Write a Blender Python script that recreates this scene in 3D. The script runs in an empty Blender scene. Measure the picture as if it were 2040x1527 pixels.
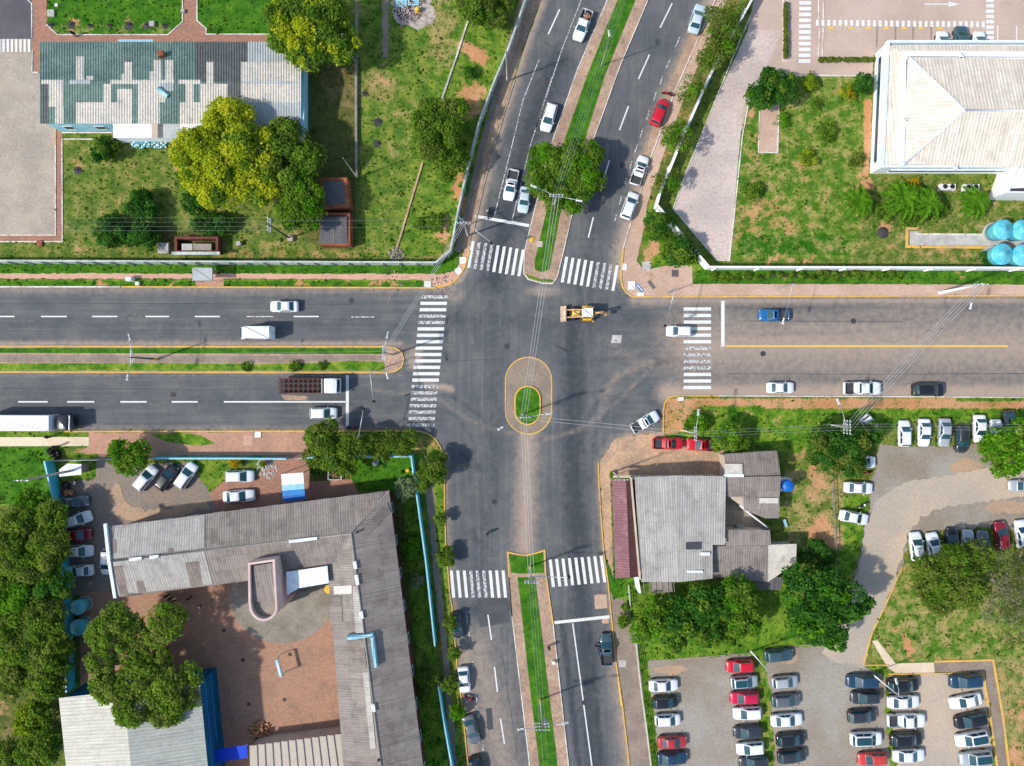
import bpy, math, random
import numpy as np
from mathutils import Vector, Matrix
from mathutils.geometry import delaunay_2d_cdt, tessellate_polygon

random.seed(7)
rng = np.random.default_rng(11)
S = bpy.context.scene
COL = S.collection
K, HC = 13.0, 105.0            # ground scale (photo pixels per metre) and drone height
CX, CY = 1020.0, 763.5


def P(px, py, h=0.0):
    """ground position of something seen at photo pixel (px,py) when it is h metres up"""
    f = (HC - h) / HC / K
    return Vector(((px - CX) * f, (CY - py) * f, h))


def lin(r, g, b, k=1.0):
    o = []
    for c in (r, g, b):
        c /= 255.0
        o.append((c / 12.92 if c <= 0.04045 else ((c + 0.055) / 1.055) ** 2.4) * k)
    return tuple(o)


# ------------------------------------------------------------------ materials
class NT:
    def __init__(s, name):
        s.m = bpy.data.materials.new(name)
        s.m.use_nodes = True
        s.t = s.m.node_tree
        s.t.nodes.clear()
        s.out = s.t.nodes.new('ShaderNodeOutputMaterial')

    def n(s, typ, **kw):
        nd = s.t.nodes.new('ShaderNode' + typ)
        for k, v in kw.items():
            setattr(nd, k, v)
        return nd

    def l(s, a, b):
        s.t.links.new(a, b)

    def math(s, op, a, b=None, c=None, clamp=False):
        nd = s.n('Math', operation=op, use_clamp=clamp)
        for i, x in enumerate((a, b, c)):
            if x is None:
                continue
            if isinstance(x, (int, float)):
                nd.inputs[i].default_value = x
            else:
                s.l(x, nd.inputs[i])
        return nd.outputs[0]

    def noise(s, scale, detail=4, rough=.6, vec=None):
        nd = s.n('TexNoise')
        nd.inputs['Scale'].default_value = scale
        nd.inputs['Detail'].default_value = detail
        nd.inputs['Roughness'].default_value = rough
        if vec is not None:
            s.l(vec, nd.inputs['Vector'])
        return nd.outputs['Fac']

    def mapr(s, v, a, b, c=0., d=1.):
        nd = s.n('MapRange')
        nd.interpolation_type = 'SMOOTHSTEP'
        s.l(v, nd.inputs[0])
        for i, x in enumerate((a, b, c, d)):
            nd.inputs[i + 1].default_value = x
        return nd.outputs[0]

    def mix(s, f, a, b, mode='MIX'):
        nd = s.n('Mix', data_type='RGBA', blend_type=mode)
        for i, x in ((0, f), (6, a), (7, b)):
            if isinstance(x, (int, float)):
                nd.inputs[i].default_value = x
            elif isinstance(x, tuple):
                nd.inputs[i].default_value = x + (1.,) if len(x) == 3 else x
            else:
                s.l(x, nd.inputs[i])
        return nd.outputs[2]

    def pos(s, sx=1, sy=1, sz=1, rz=0.0):
        g = s.n('NewGeometry')
        mp = s.n('Mapping')
        mp.inputs['Scale'].default_value = (sx, sy, sz)
        mp.inputs['Rotation'].default_value = (0, 0, rz)
        s.l(g.outputs['Position'], mp.inputs['Vector'])
        return mp.outputs[0]

    def bsdf(s, col, rough=.85, metal=0., spec=.3, bump=None, bstr=.3, bdist=.05, coat=0.):
        b = s.n('BsdfPrincipled')
        if isinstance(col, tuple):
            b.inputs['Base Color'].default_value = col + (1.,)
        else:
            s.l(col, b.inputs['Base Color'])
        b.inputs['Roughness'].default_value = rough
        b.inputs['Metallic'].default_value = metal
        b.inputs['Specular IOR Level'].default_value = spec
        b.inputs['Coat Weight'].default_value = coat
        b.inputs['Coat Roughness'].default_value = .05
        if bump is not None:
            bn = s.n('Bump')
            bn.inputs['Strength'].default_value = bstr
            bn.inputs['Distance'].default_value = bdist
            s.l(bump, bn.inputs['Height'])
            s.l(bn.outputs[0], b.inputs['Normal'])
        s.l(b.outputs[0], s.out.inputs[0])
        return s.m


def wmat(name, c1, c2=None, s1=.25, s2=3., amt=.35, rough=.88, spec=.2, stain=None, bump=True):
    """weathered surface: two tones in large soft patches, fine grain, optional stains"""
    t = NT(name)
    p = t.pos()
    c2 = c2 or tuple(x * .8 for x in c1)
    f = t.mapr(t.noise(s1, 5, .65, p), .36, .64)
    c = t.mix(f, c1, c2)
    g = t.noise(s2, 5, .7, p)
    g2 = t.mapr(g, .25, .75, 1 - amt, 1 + amt)
    c = t.mix(1.0, c, t.rgb(g2), 'MULTIPLY')
    if stain:
        c = t.mix(t.mapr(t.noise(.8, 6, .7, t.pos(1.3, 1, 1, .5)), .56, .7, 0, .8), c, stain)
    return t.bsdf(c, rough, 0, spec, g if bump else None, .25, .03)


def rgb(s, v):
    cb = s.n('CombineColor')
    for i in range(3):
        s.l(v, cb.inputs[i])
    return cb.outputs[0]


NT.rgb = rgb


def plain(name, c, rough=.6, metal=0., spec=.4, coat=0., var=.12):
    t = NT(name)
    g = t.mapr(t.noise(1.7, 4, .6, t.pos()), .3, .7, 1 - var, 1 + var)
    return t.bsdf(t.mix(1.0, c, t.rgb(g), 'MULTIPLY'), rough, metal, spec, None, coat=coat)


M = {}


def make_materials():
    # ---- ground: masks R soil, G lush, B dry, A brown ground with painted-in shade
    t = NT('ground_earth')
    a = t.n('Attribute', attribute_name='mask')
    sp = t.n('SeparateColor')
    t.l(a.outputs['Color'], sp.inputs[0])
    p = t.pos()
    n1 = t.noise(.55, 7, .68, p)
    n2 = t.noise(2.6, 5, .72, p)
    n3 = t.noise(.16, 3, .5, p)
    n4 = t.noise(7.5, 3, .7, p)
    mid = t.mix(t.mapr(n1, .38, .62), lin(80, 106, 40), lin(124, 130, 60))
    lush = t.mix(t.mapr(n1, .35, .65), lin(62, 110, 24), lin(126, 150, 48))
    dry = t.mix(t.mapr(n1, .38, .62), lin(134, 128, 70), lin(168, 148, 98))
    lv = t.math('ADD', sp.outputs[1], t.math('MULTIPLY', t.math('SUBTRACT', n2, .5), .6))
    lush = t.mix(t.mapr(sp.outputs[1], .8, 1.), lush, t.mix(t.mapr(n1, .35, .65), lin(46, 96, 20), lin(80, 124, 30)))
    c = t.mix(t.mapr(lv, .25, .75), mid, lush)
    dv = t.math('ADD', sp.outputs[2], t.math('MULTIPLY', t.math('SUBTRACT', n1, .5), 1.5))
    dv = t.math('ADD', dv, t.math('MULTIPLY', t.math('SUBTRACT', n4, .5), .5))
    c = t.mix(t.mapr(dv, .4, .75, 0, .85), c, dry)
    br = t.math('ADD', a.outputs['Alpha'], t.math('MULTIPLY', t.math('SUBTRACT', n2, .5), .7))
    c = t.mix(t.mapr(br, .3, .8), c, t.mix(n1, lin(70, 58, 40), lin(96, 78, 54)))
    sv = t.math('ADD', sp.outputs[0], t.math('MULTIPLY', t.math('SUBTRACT', n1, .5), 1.5))
    sv = t.math('ADD', sv, t.math('MULTIPLY', t.math('SUBTRACT', n2, .5), .8))
    soil = t.mix(t.mapr(n3, .4, .6), lin(196, 142, 96), lin(206, 158, 118))
    soil = t.mix(t.mapr(n2, .3, .7, 0, .5), soil, lin(172, 122, 84))
    c = t.mix(t.mapr(sv, .34, .78), c, soil)
    c = t.mix(1.0, c, t.rgb(t.mapr(n4, .25, .75, .7, 1.28)), 'MULTIPLY')
    c = t.mix(1.0, c, t.rgb(t.mapr(n2, .3, .7, .78, 1.2)), 'MULTIPLY')
    M['ground'] = t.bsdf(c, .95, 0, .1, t.math('ADD', n2, n4), .6, .08)
    # ---- road: masks R dust, G dark wear, B runs north-south
    t = NT('road_asphalt')
    a = t.n('Attribute', attribute_name='mask')
    sp = t.n('SeparateColor')
    t.l(a.outputs['Color'], sp.inputs[0])
    p = t.pos()
    ew = t.noise(1., 6, .65, t.pos(.05, 1.5, 1))
    ns = t.noise(1., 6, .65, t.pos(1.5, .05, 1, -.06))
    st = t.math('ADD', t.math('MULTIPLY', ew, t.math('SUBTRACT', 1., sp.outputs[2])), t.math('MULTIPLY', ns, sp.outputs[2]))
    nl = t.noise(.22, 6, .65, p)
    nf = t.noise(9., 3, .7, p)
    nm = t.noise(1.1, 6, .7, p)
    base = t.mix(t.mapr(nl, .35, .65), lin(87, 90, 91), lin(106, 105, 102))
    base = t.mix(t.mapr(st, .44, .66, 0, .38), base, lin(76, 79, 84))
    base = t.mix(t.mapr(st, .34, .46, .25, 0), base, lin(130, 126, 121))
    dk = t.math('ADD', sp.outputs[1], t.math('MULTIPLY', t.math('SUBTRACT', nm, .5), .9))
    base = t.mix(t.mapr(dk, .15, .85, 0, .95), base, lin(58, 63, 70))
    du = t.math('ADD', sp.outputs[0], t.math('MULTIPLY', t.math('SUBTRACT', nm, .5), .8))
    base = t.mix(t.mapr(du, .15, .95, 0, .9), base, lin(170, 150, 132))
    base = t.mix(1.0, base, t.rgb(t.mapr(nf, .25, .75, .88, 1.12)), 'MULTIPLY')
    # hairline repair cracks
    v = t.n('TexVoronoi', feature='DISTANCE_TO_EDGE')
    v.inputs['Scale'].default_value = .11
    mx = t.n('VectorMath', operation='ADD')
    nv = t.n('TexNoise')
    nv.inputs['Scale'].default_value = .35
    nv.inputs['Detail'].default_value = 5
    t.l(p, nv.inputs['Vector'])
    sc = t.n('VectorMath', operation='SCALE')
    sc.inputs['Scale'].default_value = 5.
    t.l(nv.outputs['Color'], sc.inputs[0])
    t.l(p, mx.inputs[0])
    t.l(sc.outputs[0], mx.inputs[1])
    t.l(mx.outputs[0], v.inputs['Vector'])
    ck = t.math('MULTIPLY', t.mapr(v.outputs['Distance'], .0, .012, .55, 0), t.mapr(nl, .5, .6))
    base = t.mix(ck, base, lin(52, 52, 54))
    M['road'] = t.bsdf(base, .82, 0, .25, nf, .3, .02)
    # ---- worn paint: broken where a grain is low
    for nm_, col, und, lo in (('paint_white', lin(220, 219, 214), lin(128, 124, 120), .38),
                              ('paint_faded', lin(208, 206, 202), lin(104, 102, 101), .5),
                              ('paint_yellow', lin(226, 182, 84), lin(176, 138, 92), .38)):
        t = NT(nm_)
        p = t.pos()
        f = t.mapr(t.noise(3.2, 5, .75, p), lo - .07, lo + .05)
        f = t.math('MULTIPLY', f, t.mapr(t.noise(.5, 3, .5, p), .15, .4, .55, 1))
        M[nm_] = t.bsdf(t.mix(f, und, col), .7, 0, .25)
    for nm_, col, und, lo in (('kerb_white', lin(224, 218, 208), lin(164, 148, 132), .4), ('kerb_yellow', lin(226, 176, 72), lin(180, 152, 118), .42)):
        t = NT(nm_)
        p = t.pos()
        f = t.mapr(t.noise(2.4, 6, .8, p), lo - .05, lo + .1)
        f = t.math('MULTIPLY', f, t.mapr(t.noise(.35, 4, .6, p), .34, .56, .25, 1))
        M[nm_] = t.bsdf(t.mix(f, und, col), .8, 0, .2)
    M['kerb_grey'] = wmat('kerb_grey', lin(176, 160, 142), lin(150, 134, 118), .6, 4, .15)
    M['tan_walk'] = wmat('tan_walk', lin(196, 166, 146), lin(182, 152, 130), .2, 2.5, .13, stain=lin(164, 140, 122))
    M['tan_dirt'] = wmat('tan_dirt', lin(196, 160, 128), lin(164, 138, 114), .3, 2.2, .22, stain=lin(140, 118, 96))
    M['dust_strip'] = wmat('dust_strip', lin(180, 150, 126), lin(154, 128, 110), .3, 2.6, .25, stain=lin(116, 116, 70))
    M['red_walk'] = wmat('red_walk', lin(188, 144, 118), lin(172, 132, 110), .3, 2.4, .2, stain=lin(150, 122, 100))
    M['pink_walk'] = wmat('pink_walk', lin(206, 162, 138), lin(192, 152, 130), .3, 3, .14, stain=lin(164, 136, 104))
    M['cream_walk'] = wmat('cream_walk', lin(220, 202, 174), lin(208, 188, 160), .3, 3, .1)
    M['paver'] = wmat('paver', lin(204, 186, 174), lin(184, 168, 158), .12, 2.8, .2, stain=lin(152, 142, 134))
    M['parking_tan'] = wmat('parking_tan', lin(192, 170, 154), lin(180, 158, 142), .12, 3, .1)
    M['plaza'] = wmat('plaza', lin(178, 164, 146), lin(158, 146, 132), .18, 3.2, .2, stain=lin(186, 158, 128))
    M['seam_shadow'] = wmat('seam_shadow', lin(70, 70, 72), lin(84, 82, 82), .8, 5, .2)
    M['asphalt_new'] = wmat('asphalt_new', lin(84, 86, 88), lin(74, 76, 79), .4, 5, .15)
    M['gravel'] = wmat('gravel', lin(156, 150, 138), lin(140, 126, 110), .09, 3.4, .2, stain=lin(164, 142, 114))
    M['gravel_pale'] = wmat('gravel_pale', lin(186, 168, 146), lin(170, 158, 142), .1, 3.4, .16, stain=lin(196, 164, 128))
    M['gravel_tan'] = wmat('gravel_tan', lin(178, 148, 118), lin(164, 142, 120), .3, 3.4, .2, stain=lin(186, 140, 102))
    M['gravel_dark'] = wmat('gravel_dark', lin(128, 120, 112), lin(142, 126, 110), .25, 3, .25, stain=lin(170, 134, 100))
    M['asphalt_old'] = wmat('asphalt_old', lin(98, 94, 96), lin(86, 84, 88), .2, 4, .12)
    M['island_paving'] = wmat('island_paving', lin(150, 134, 114), lin(134, 120, 104), .3, 3, .2, stain=lin(112, 106, 96))
    M['concrete_grey'] = wmat('concrete_grey', lin(150, 142, 128), lin(128, 120, 104), .25, 3, .18, stain=lin(110, 106, 96))
    M['path_grey'] = wmat('path_grey', lin(150, 134, 118), lin(132, 118, 104), .3, 3, .2)
    # brick paving
    for nm_, c1, c2, mo in (('brick_red', lin(176, 126, 104), lin(156, 112, 94), lin(150, 120, 104)),
                            ('brick_court', lin(178, 136, 110), lin(166, 126, 102), lin(158, 126, 104))):
        t = NT(nm_)
        b = t.n('TexBrick')
        b.inputs['Color1'].default_value = c1 + (1,)
        b.inputs['Color2'].default_value = c2 + (1,)
        b.inputs['Mortar'].default_value = mo + (1,)
        b.inputs['Scale'].default_value = 1.
        b.inputs['Brick Width'].default_value = .5
        b.inputs['Row Height'].default_value = .25
        b.inputs['Mortar Size'].default_value = .02
        p = t.pos(1, 1, 1, .1)
        t.l(p, b.inputs['Vector'])
        n = t.noise(.35, 6, .7, p)
        c = t.mix(t.mapr(n, .45, .68, 0, .6), b.outputs['Color'], lin(132, 110, 94))
        c = t.mix(1., c, t.rgb(t.mapr(t.noise(3, 4, .7, p), .3, .7, .85, 1.13)), 'MULTIPLY')
        M[nm_] = t.bsdf(c, .9, 0, .15)
    # roofs use UV metres: u along the eave, v up the slope
    for nm_, ca, cb_, stn, pitch in (('roof_fibre', lin(148, 138, 129), lin(130, 120, 112), lin(108, 98, 92), .36),
                                     ('roof_fibre_light', lin(178, 173, 164), lin(164, 159, 151), lin(138, 132, 126), .36),
                                     ('roof_tile_old', lin(142, 130, 120), lin(120, 110, 102), lin(98, 90, 86), .36),
                                     ('roof_cream', lin(228, 216, 197), lin(217, 204, 185), lin(198, 186, 170), .5),
                                     ('roof_white', lin(204, 199, 182), lin(196, 191, 176), lin(182, 178, 166), .5),
                                     ('roof_whitegrey', lin(172, 173, 162), lin(162, 163, 154), lin(148, 149, 141), .5),
                                     ('roof_maroon', lin(134, 92, 96), lin(118, 80, 84), lin(158, 120, 122), .4),
                                     ('roof_maroon_dark', lin(90, 60, 60), lin(82, 54, 54), lin(74, 48, 48), .4),
                                     ('roof_darkgrey', lin(98, 96, 98), lin(82, 80, 82), lin(112, 106, 100), .36)):
        t = NT(nm_)
        uv = t.n('UVMap')
        b = t.n('TexBrick')
        b.offset = 0.5
        b.inputs['Color1'].default_value = ca + (1,)
        b.inputs['Color2'].default_value = cb_ + (1,)
        b.inputs['Mortar'].default_value = tuple(x * .9 for x in cb_) + (1,)
        b.inputs['Scale'].default_value = 1.
        b.inputs['Brick Width'].default_value = 1.05
        b.inputs['Row Height'].default_value = 2.2
        b.inputs['Mortar Size'].default_value = .025
        b.inputs['Bias'].default_value = -.25
        t.l(uv.outputs[0], b.inputs['Vector'])
        p = t.pos()
        n = t.noise(.5, 7, .72, p)
        c = t.mix(t.mapr(n, .46, .7, 0, .75), b.outputs['Color'], stn)
        mp = t.n('Mapping')
        mp.inputs['Scale'].default_value = (4., .12, 1)
        t.l(uv.outputs[0], mp.inputs['Vector'])
        sn = t.noise(1., 4, .7, mp.outputs[0])
        c = t.mix(1., c, t.rgb(t.mapr(sn, .3, .7, .84, 1.12)), 'MULTIPLY')
        c = t.mix(1., c, t.rgb(t.mapr(t.noise(4, 4, .7, p), .3, .7, .86, 1.12)), 'MULTIPLY')
        w = t.n('TexWave')
        w.inputs['Scale'].default_value = .314 / pitch
        t.l(uv.outputs[0], w.inputs['Vector'])
        c = t.mix(1., c, t.rgb(t.mapr(w.outputs['Fac'], .02, .3, .8, 1.)), 'MULTIPLY')
        M[nm_] = t.bsdf(c, .8, 0, .25, w.outputs['Fac'], .5, .05)
    M['sheet_green'] = wmat('sheet_green', lin(112, 134, 122), lin(92, 114, 106), .3, 2.5, .25, .6, stain=lin(108, 108, 102))
    M['sheet_brown'] = wmat('sheet_brown', lin(98, 100, 98), lin(86, 90, 86), .4, 2.5, .2, .6)
    M['sheet_white'] = wmat('sheet_white', lin(206, 197, 182), lin(190, 185, 172), .5, 2.5, .16, .6, stain=lin(148, 148, 140))
    M['sheet_pale'] = wmat('sheet_pale', lin(176, 180, 176), lin(160, 166, 164), .4, 2.5, .14, .6)
    M['white_wall'] = wmat('white_wall', lin(238, 238, 236), lin(228, 228, 226), .3, 2, .06)
    M['blue_white'] = wmat('blue_white', lin(222, 230, 232), lin(208, 220, 224), .3, 2, .08)
    M['old_wall'] = wmat('old_wall', lin(196, 200, 190), lin(160, 172, 162), .5, 2.5, .18, stain=lin(112, 132, 118))
    M['cyan_wall'] = wmat('cyan_wall', lin(84, 206, 222), lin(72, 190, 208), .4, 2, .1)
    M['blue_wall'] = wmat('blue_wall', lin(10, 94, 128), lin(8, 80, 112), .4, 2, .12)
    M['lightblue'] = wmat('lightblue', lin(140, 196, 212), lin(168, 208, 218), .6, 2, .12)
    M['pink_wall'] = wmat('pink_wall', lin(214, 188, 178), lin(200, 172, 164), .5, 2, .1)
    M['terracotta'] = wmat('terracotta', lin(158, 96, 68), lin(130, 78, 56), .6, 3, .2)
    M['maroon_wall'] = wmat('maroon_wall', lin(120, 70, 62), lin(100, 60, 54), .6, 3, .2)
    M['beige_wall'] = wmat('beige_wall', lin(200, 184, 166), lin(180, 166, 150), .5, 2, .12)
    M['concrete'] = wmat('concrete', lin(190, 186, 176), lin(168, 164, 156), .8, 4, .12)
    M['white_block'] = wmat('white_block', lin(238, 236, 230), lin(222, 218, 210), 1., 4, .06)
    M['canvas_blue'] = plain('canvas_blue', lin(6, 62, 190), .7)
    M['canvas_sky'] = plain('canvas_sky', lin(40, 128, 196), .6)
    M['canvas_white'] = plain('canvas_white', lin(226, 234, 238), .6)
    M['tank_cyan'] = wmat('tank_cyan', lin(72, 172, 190), lin(112, 194, 204), .9, 3, .14, .5, stain=lin(150, 200, 204))
    M['tank_blue'] = plain('tank_blue', lin(18, 96, 176), .45)
    M['bark'] = wmat('bark', lin(96, 78, 60), lin(72, 58, 46), 2., 8, .3)
    M['grey_bark'] = wmat('grey_bark', lin(150, 142, 130), lin(124, 116, 106), 2., 8, .2)
    M['wood'] = wmat('wood', lin(196, 148, 108), lin(150, 104, 76), 2.5, 6, .25)
    M['rubble'] = wmat('rubble', lin(190, 180, 170), lin(150, 130, 116), 1.5, 6, .3)
    M['steel'] = plain('steel', lin(176, 180, 182), .45, .6)
    M['lamp_white'] = plain('lamp_white', lin(238, 240, 238), .35)
    M['wire_pale'] = plain('wire_pale', lin(176, 177, 176), .5)
    M['wire_grey'] = plain('wire_grey', lin(148, 150, 150), .5)
    M['wire_black'] = plain('wire_black', lin(66, 68, 72), .6)
    M['black'] = plain('black', (.015, .015, .017), .6)
    M['dark_iron'] = plain('dark_iron', (.05, .045, .042), .8, var=.3)
    M['rubber'] = plain('rubber', (.022, .022, .023), .85)
    M['rim'] = plain('rim', (.42, .43, .44), .35, .8)
    M['car_glass'] = plain('car_glass', (.012, .06, .072), .05, 0, 1.0)  # teal base colour stands in for reflected sky
    M['light_glass'] = plain('light_glass', (.75, .78, .8), .08, 0, .8)
    M['tail_red'] = plain('tail_red', (.4, .01, .012), .2)
    M['bed_liner'] = plain('bed_liner', (.05, .05, .054), .75)
    M['hazard_yellow'] = plain('hazard_yellow', lin(226, 178, 50), .6)
    M['machine_yellow'] = plain('machine_yellow', lin(232, 178, 26), .45, coat=.3)
    M['bed_brown'] = wmat('bed_brown', lin(112, 74, 62), lin(90, 60, 52), 1., 4, .2)
    M['machine_pale'] = plain('machine_pale', lin(238, 206, 120), .6)
    M['bucket_steel'] = plain('bucket_steel', lin(186, 164, 142), .6, var=.25)
    M['machine_worn'] = plain('machine_worn', lin(206, 160, 104), .7)
    M['skin'] = plain('skin', lin(150, 102, 78), .6)
    M['hair'] = plain('hair', (.012, .01, .009), .7)
    M['cloth_dark'] = plain('cloth_dark', (.02, .021, .026), .9)
    M['cloth_blue'] = plain('cloth_blue', lin(40, 90, 170), .9)
    M['cloth_green'] = plain('cloth_green', lin(60, 90, 66), .9)
    M['cloth_white'] = plain('cloth_white', lin(210, 208, 204), .9)
    M['cloth_red'] = plain('cloth_red', lin(170, 30, 40), .9)
    M['sign_blue'] = plain('sign_blue', lin(60, 120, 190), .5)
    M['red_paint'] = plain('red_paint', lin(190, 24, 44), .4)
    for nm_, c in dict(white=(.78, .79, .79), silver=(.46, .49, .5), grey=(.14, .15, .16), black=(.011, .012, .014),
                       dark=(.03, .035, .04), navy=(.012, .045, .085), teal=(.04, .085, .1), blue=(.01, .12, .3),
                       red=(.55, .006, .02), crimson=(.5, .006, .05), darkred=(.22, .008, .02), brick=(.5, .045, .03),
                       rose=(.4, .03, .035), iceblue=(.5, .6, .66)).items():
        M['paint_' + nm_ if nm_ not in ('white', 'yellow') else 'car_' + nm_] = plain(
            'car_paint_' + nm_, c, .3 if nm_ not in ('silver', 'grey') else .35, .0 if nm_ not in ('silver', 'grey') else .3, .5, coat=.7, var=.03)
    # foliage: per-leaf tint, thin leaves let light through
    for nm_, cs in dict(dark=((.026, .095, .013), (.058, .18, .024), (.115, .28, .04)),
                        mid=((.075, .165, .018), (.16, .29, .03), (.28, .41, .05)),
                        olive=((.095, .15, .024), (.175, .245, .04), (.3, .36, .065)),
                        yellow=((.24, .36, .02), (.5, .55, .028), (.64, .64, .05)),
                        bright=((.06, .20, .010), (.13, .33, .018), (.24, .45, .035)),
                        lime=((.12, .22, .014), (.24, .35, .022), (.38, .45, .035)),
                        pale=((.19, .26, .11), (.27, .35, .16), (.36, .42, .24)),
                        bare=((.19, .2, .08), (.31, .31, .15), (.43, .42, .26)),
                        grass=((.045, .125, .01), (.09, .19, .02), (.23, .26, .07)),
                        gold=((.4, .3, .01), (.55, .4, .02), (.65, .5, .05))).items():
        t = NT('leaf_' + nm_)
        a = t.n('Attribute', attribute_name='tint')
        r = t.n('ValToRGB')
        r.color_ramp.elements[0].position = .1
        r.color_ramp.elements[1].position = .95
        r.color_ramp.elements[0].color = cs[0] + (1,)
        r.color_ramp.elements[1].color = cs[2] + (1,)
        e = r.color_ramp.elements.new(.5)
        e.color = cs[1] + (1,)
        t.l(a.outputs['Fac'], r.inputs[0])
        d = t.n('BsdfDiffuse')
        tr = t.n('BsdfTranslucent')
        t.l(r.outputs[0], d.inputs[0])
        t.l(r.outputs[0], tr.inputs[0])
        mx = t.n('MixShader')
        mx.inputs[0].default_value = .5
        t.l(d.outputs[0], mx.inputs[1])
        t.l(tr.outputs[0], mx.inputs[2])
        t.l(mx.outputs[0], t.out.inputs[0])
        M['leaf_' + nm_] = t.m


make_materials()


# ------------------------------------------------------------------ mesh builder
class MB:
    def __init__(s):
        s.v, s.f, s.mi, s.sm, s.uv, s.cur = [], [], [], [], {}, 0

    def face(s, pts, m=None, smooth=False, uv=None):
        b = len(s.v)
        s.v += [tuple(p) for p in pts]
        s.f.append(tuple(range(b, b + len(pts))))
        s.mi.append(s.cur if m is None else m)
        s.sm.append(smooth)
        if uv:
            s.uv[len(s.f) - 1] = uv

    def add(s, vs, fs, m=None, smooth=False):
        b = len(s.v)
        s.v += [tuple(p) for p in vs]
        for f in fs:
            s.f.append(tuple(i + b for i in f))
            s.mi.append(s.cur if m is None else m)
            s.sm.append(smooth)

    def box(s, c, d, rz=0., m=None, bev=0.):
        x, y, z = d[0] / 2, d[1] / 2, d[2] / 2
        R = Matrix.Rotation(rz, 3, 'Z')
        c = Vector(c)
        if bev > 0:
            b = min(bev, x * .9, y * .9, z * .9)
            lv = []
            for zz, k in ((-z, 0), (z - b, 0), (z, b)):
                for sx, sy in ((-1, -1), (1, -1), (1, 1), (-1, 1)):
                    e = b - k * 0
                    px, py = x - k, y - k
                    lv.append(((px - b) * sx if sx * sy > 0 else px * sx, py * sy if sx * sy > 0 else (py - b) * sy, zz))
                    lv.append((px * sx if sx * sy > 0 else (px - b) * sx, (py - b) * sy if sx * sy > 0 else py * sy, zz))
            fs = [tuple(range(7, -1, -1)), tuple(range(16, 24))]
            for r in (0, 8):
                for i in range(8):
                    j = (i + 1) % 8
                    fs.append((r + i, r + j, r + 8 + j, r + 8 + i))
            s.add([c + R @ Vector(p) for p in lv], fs, m)
            return
        vs = [c + R @ Vector((sx * x, sy * y, sz * z)) for sz in (-1, 1) for sx, sy in ((-1, -1), (1, -1), (1, 1), (-1, 1))]
        s.add(vs, [(3, 2, 1, 0), (4, 5, 6, 7), (0, 1, 5, 4), (1, 2, 6, 5), (2, 3, 7, 6), (3, 0, 4, 7)], m)

    def prism(s, pts, z0, z1, m=None, mtop=None, top=True):
        """pts: world xy outline"""
        n = len(pts)
        ar = sum(pts[i][0] * pts[(i + 1) % n][1] - pts[(i + 1) % n][0] * pts[i][1] for i in range(n))
        if ar < 0:
            pts = pts[::-1]
        lo = [(p[0], p[1], z0) for p in pts]
        hi = [(p[0], p[1], z1) for p in pts]
        s.add(lo + hi, [(i, (i + 1) % n, n + (i + 1) % n, n + i) for i in range(n)], m)
        if top:
            tr = tessellate_polygon([[Vector(p) for p in hi]])
            s.add(hi, [tuple(t) if ((hi[t[1]][0] - hi[t[0]][0]) * (hi[t[2]][1] - hi[t[0]][1]) - (hi[t[1]][1] - hi[t[0]][1]) * (hi[t[2]][0] - hi[t[0]][0])) > 0 else (t[0], t[2], t[1]) for t in tr], m if mtop is None else mtop)

    def tube(s, pts, r, n=8, m=None, r2=None, caps=True):
        pts = [Vector(p) for p in pts]
        rings = []
        for i, p in enumerate(pts):
            d = (pts[min(i + 1, len(pts) - 1)] - pts[max(i - 1, 0)]).normalized()
            u = d.cross(Vector((0, 0, 1)) if abs(d.z) < .95 else Vector((1, 0, 0))).normalized()
            w = d.cross(u)
            rr = r if r2 is None else r + (r2 - r) * i / max(1, len(pts) - 1)
            rings.append([p + (u * math.cos(a) + w * math.sin(a)) * rr for a in [2 * math.pi * k / n for k in range(n)]])
        vs = [q for rg in rings for q in rg]
        fs = []
        for i in range(len(rings) - 1):
            for k in range(n):
                a, b = i * n + k, i * n + (k + 1) % n
                fs.append((a, b, b + n, a + n))
        if caps:
            fs.append(tuple(range(n)))
            fs.append(tuple(range(len(vs) - 1, len(vs) - n - 1, -1)))
        s.add(vs, fs, m, True)

    def cyl(s, c, r, h, n=20, m=None, r2=None):
        c = Vector(c)
        s.lathe(c, [(0, 0), (r, 0), (r if r2 is None else r2, h), (0, h)], n, m, False)

    def lathe(s, c, prof, n=20, m=None, smooth=True):
        c = Vector(c)
        vs, fs = [], []
        for r, z in prof:
            for k in range(n):
                a = 2 * math.pi * k / n
                vs.append(c + Vector((r * math.cos(a), r * math.sin(a), z)))
        for i in range(len(prof) - 1):
            for k in range(n):
                a, b = i * n + k, i * n + (k + 1) % n
                fs.append((a, b, b + n, a + n))
        s.add(vs, fs, m, smooth)

    def plane(s, pts, u=None, m=None, org=None):
        """flat roof plane with UVs in metres (u along first edge unless given)"""
        pts = [Vector(p) for p in pts]
        n = (pts[1] - pts[0]).cross(pts[2] - pts[0]).normalized()
        if n.z < 0:
            pts = pts[::-1]
            n = -n
        u = (Vector(u) if u is not None else pts[1] - pts[0])
        u = (u - n * u.dot(n)).normalized()
        v = n.cross(u)
        o = Vector(org) if org is not None else pts[0]
        s.face(pts, m, False, [((p - o).dot(u), (p - o).dot(v)) for p in pts])

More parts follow.
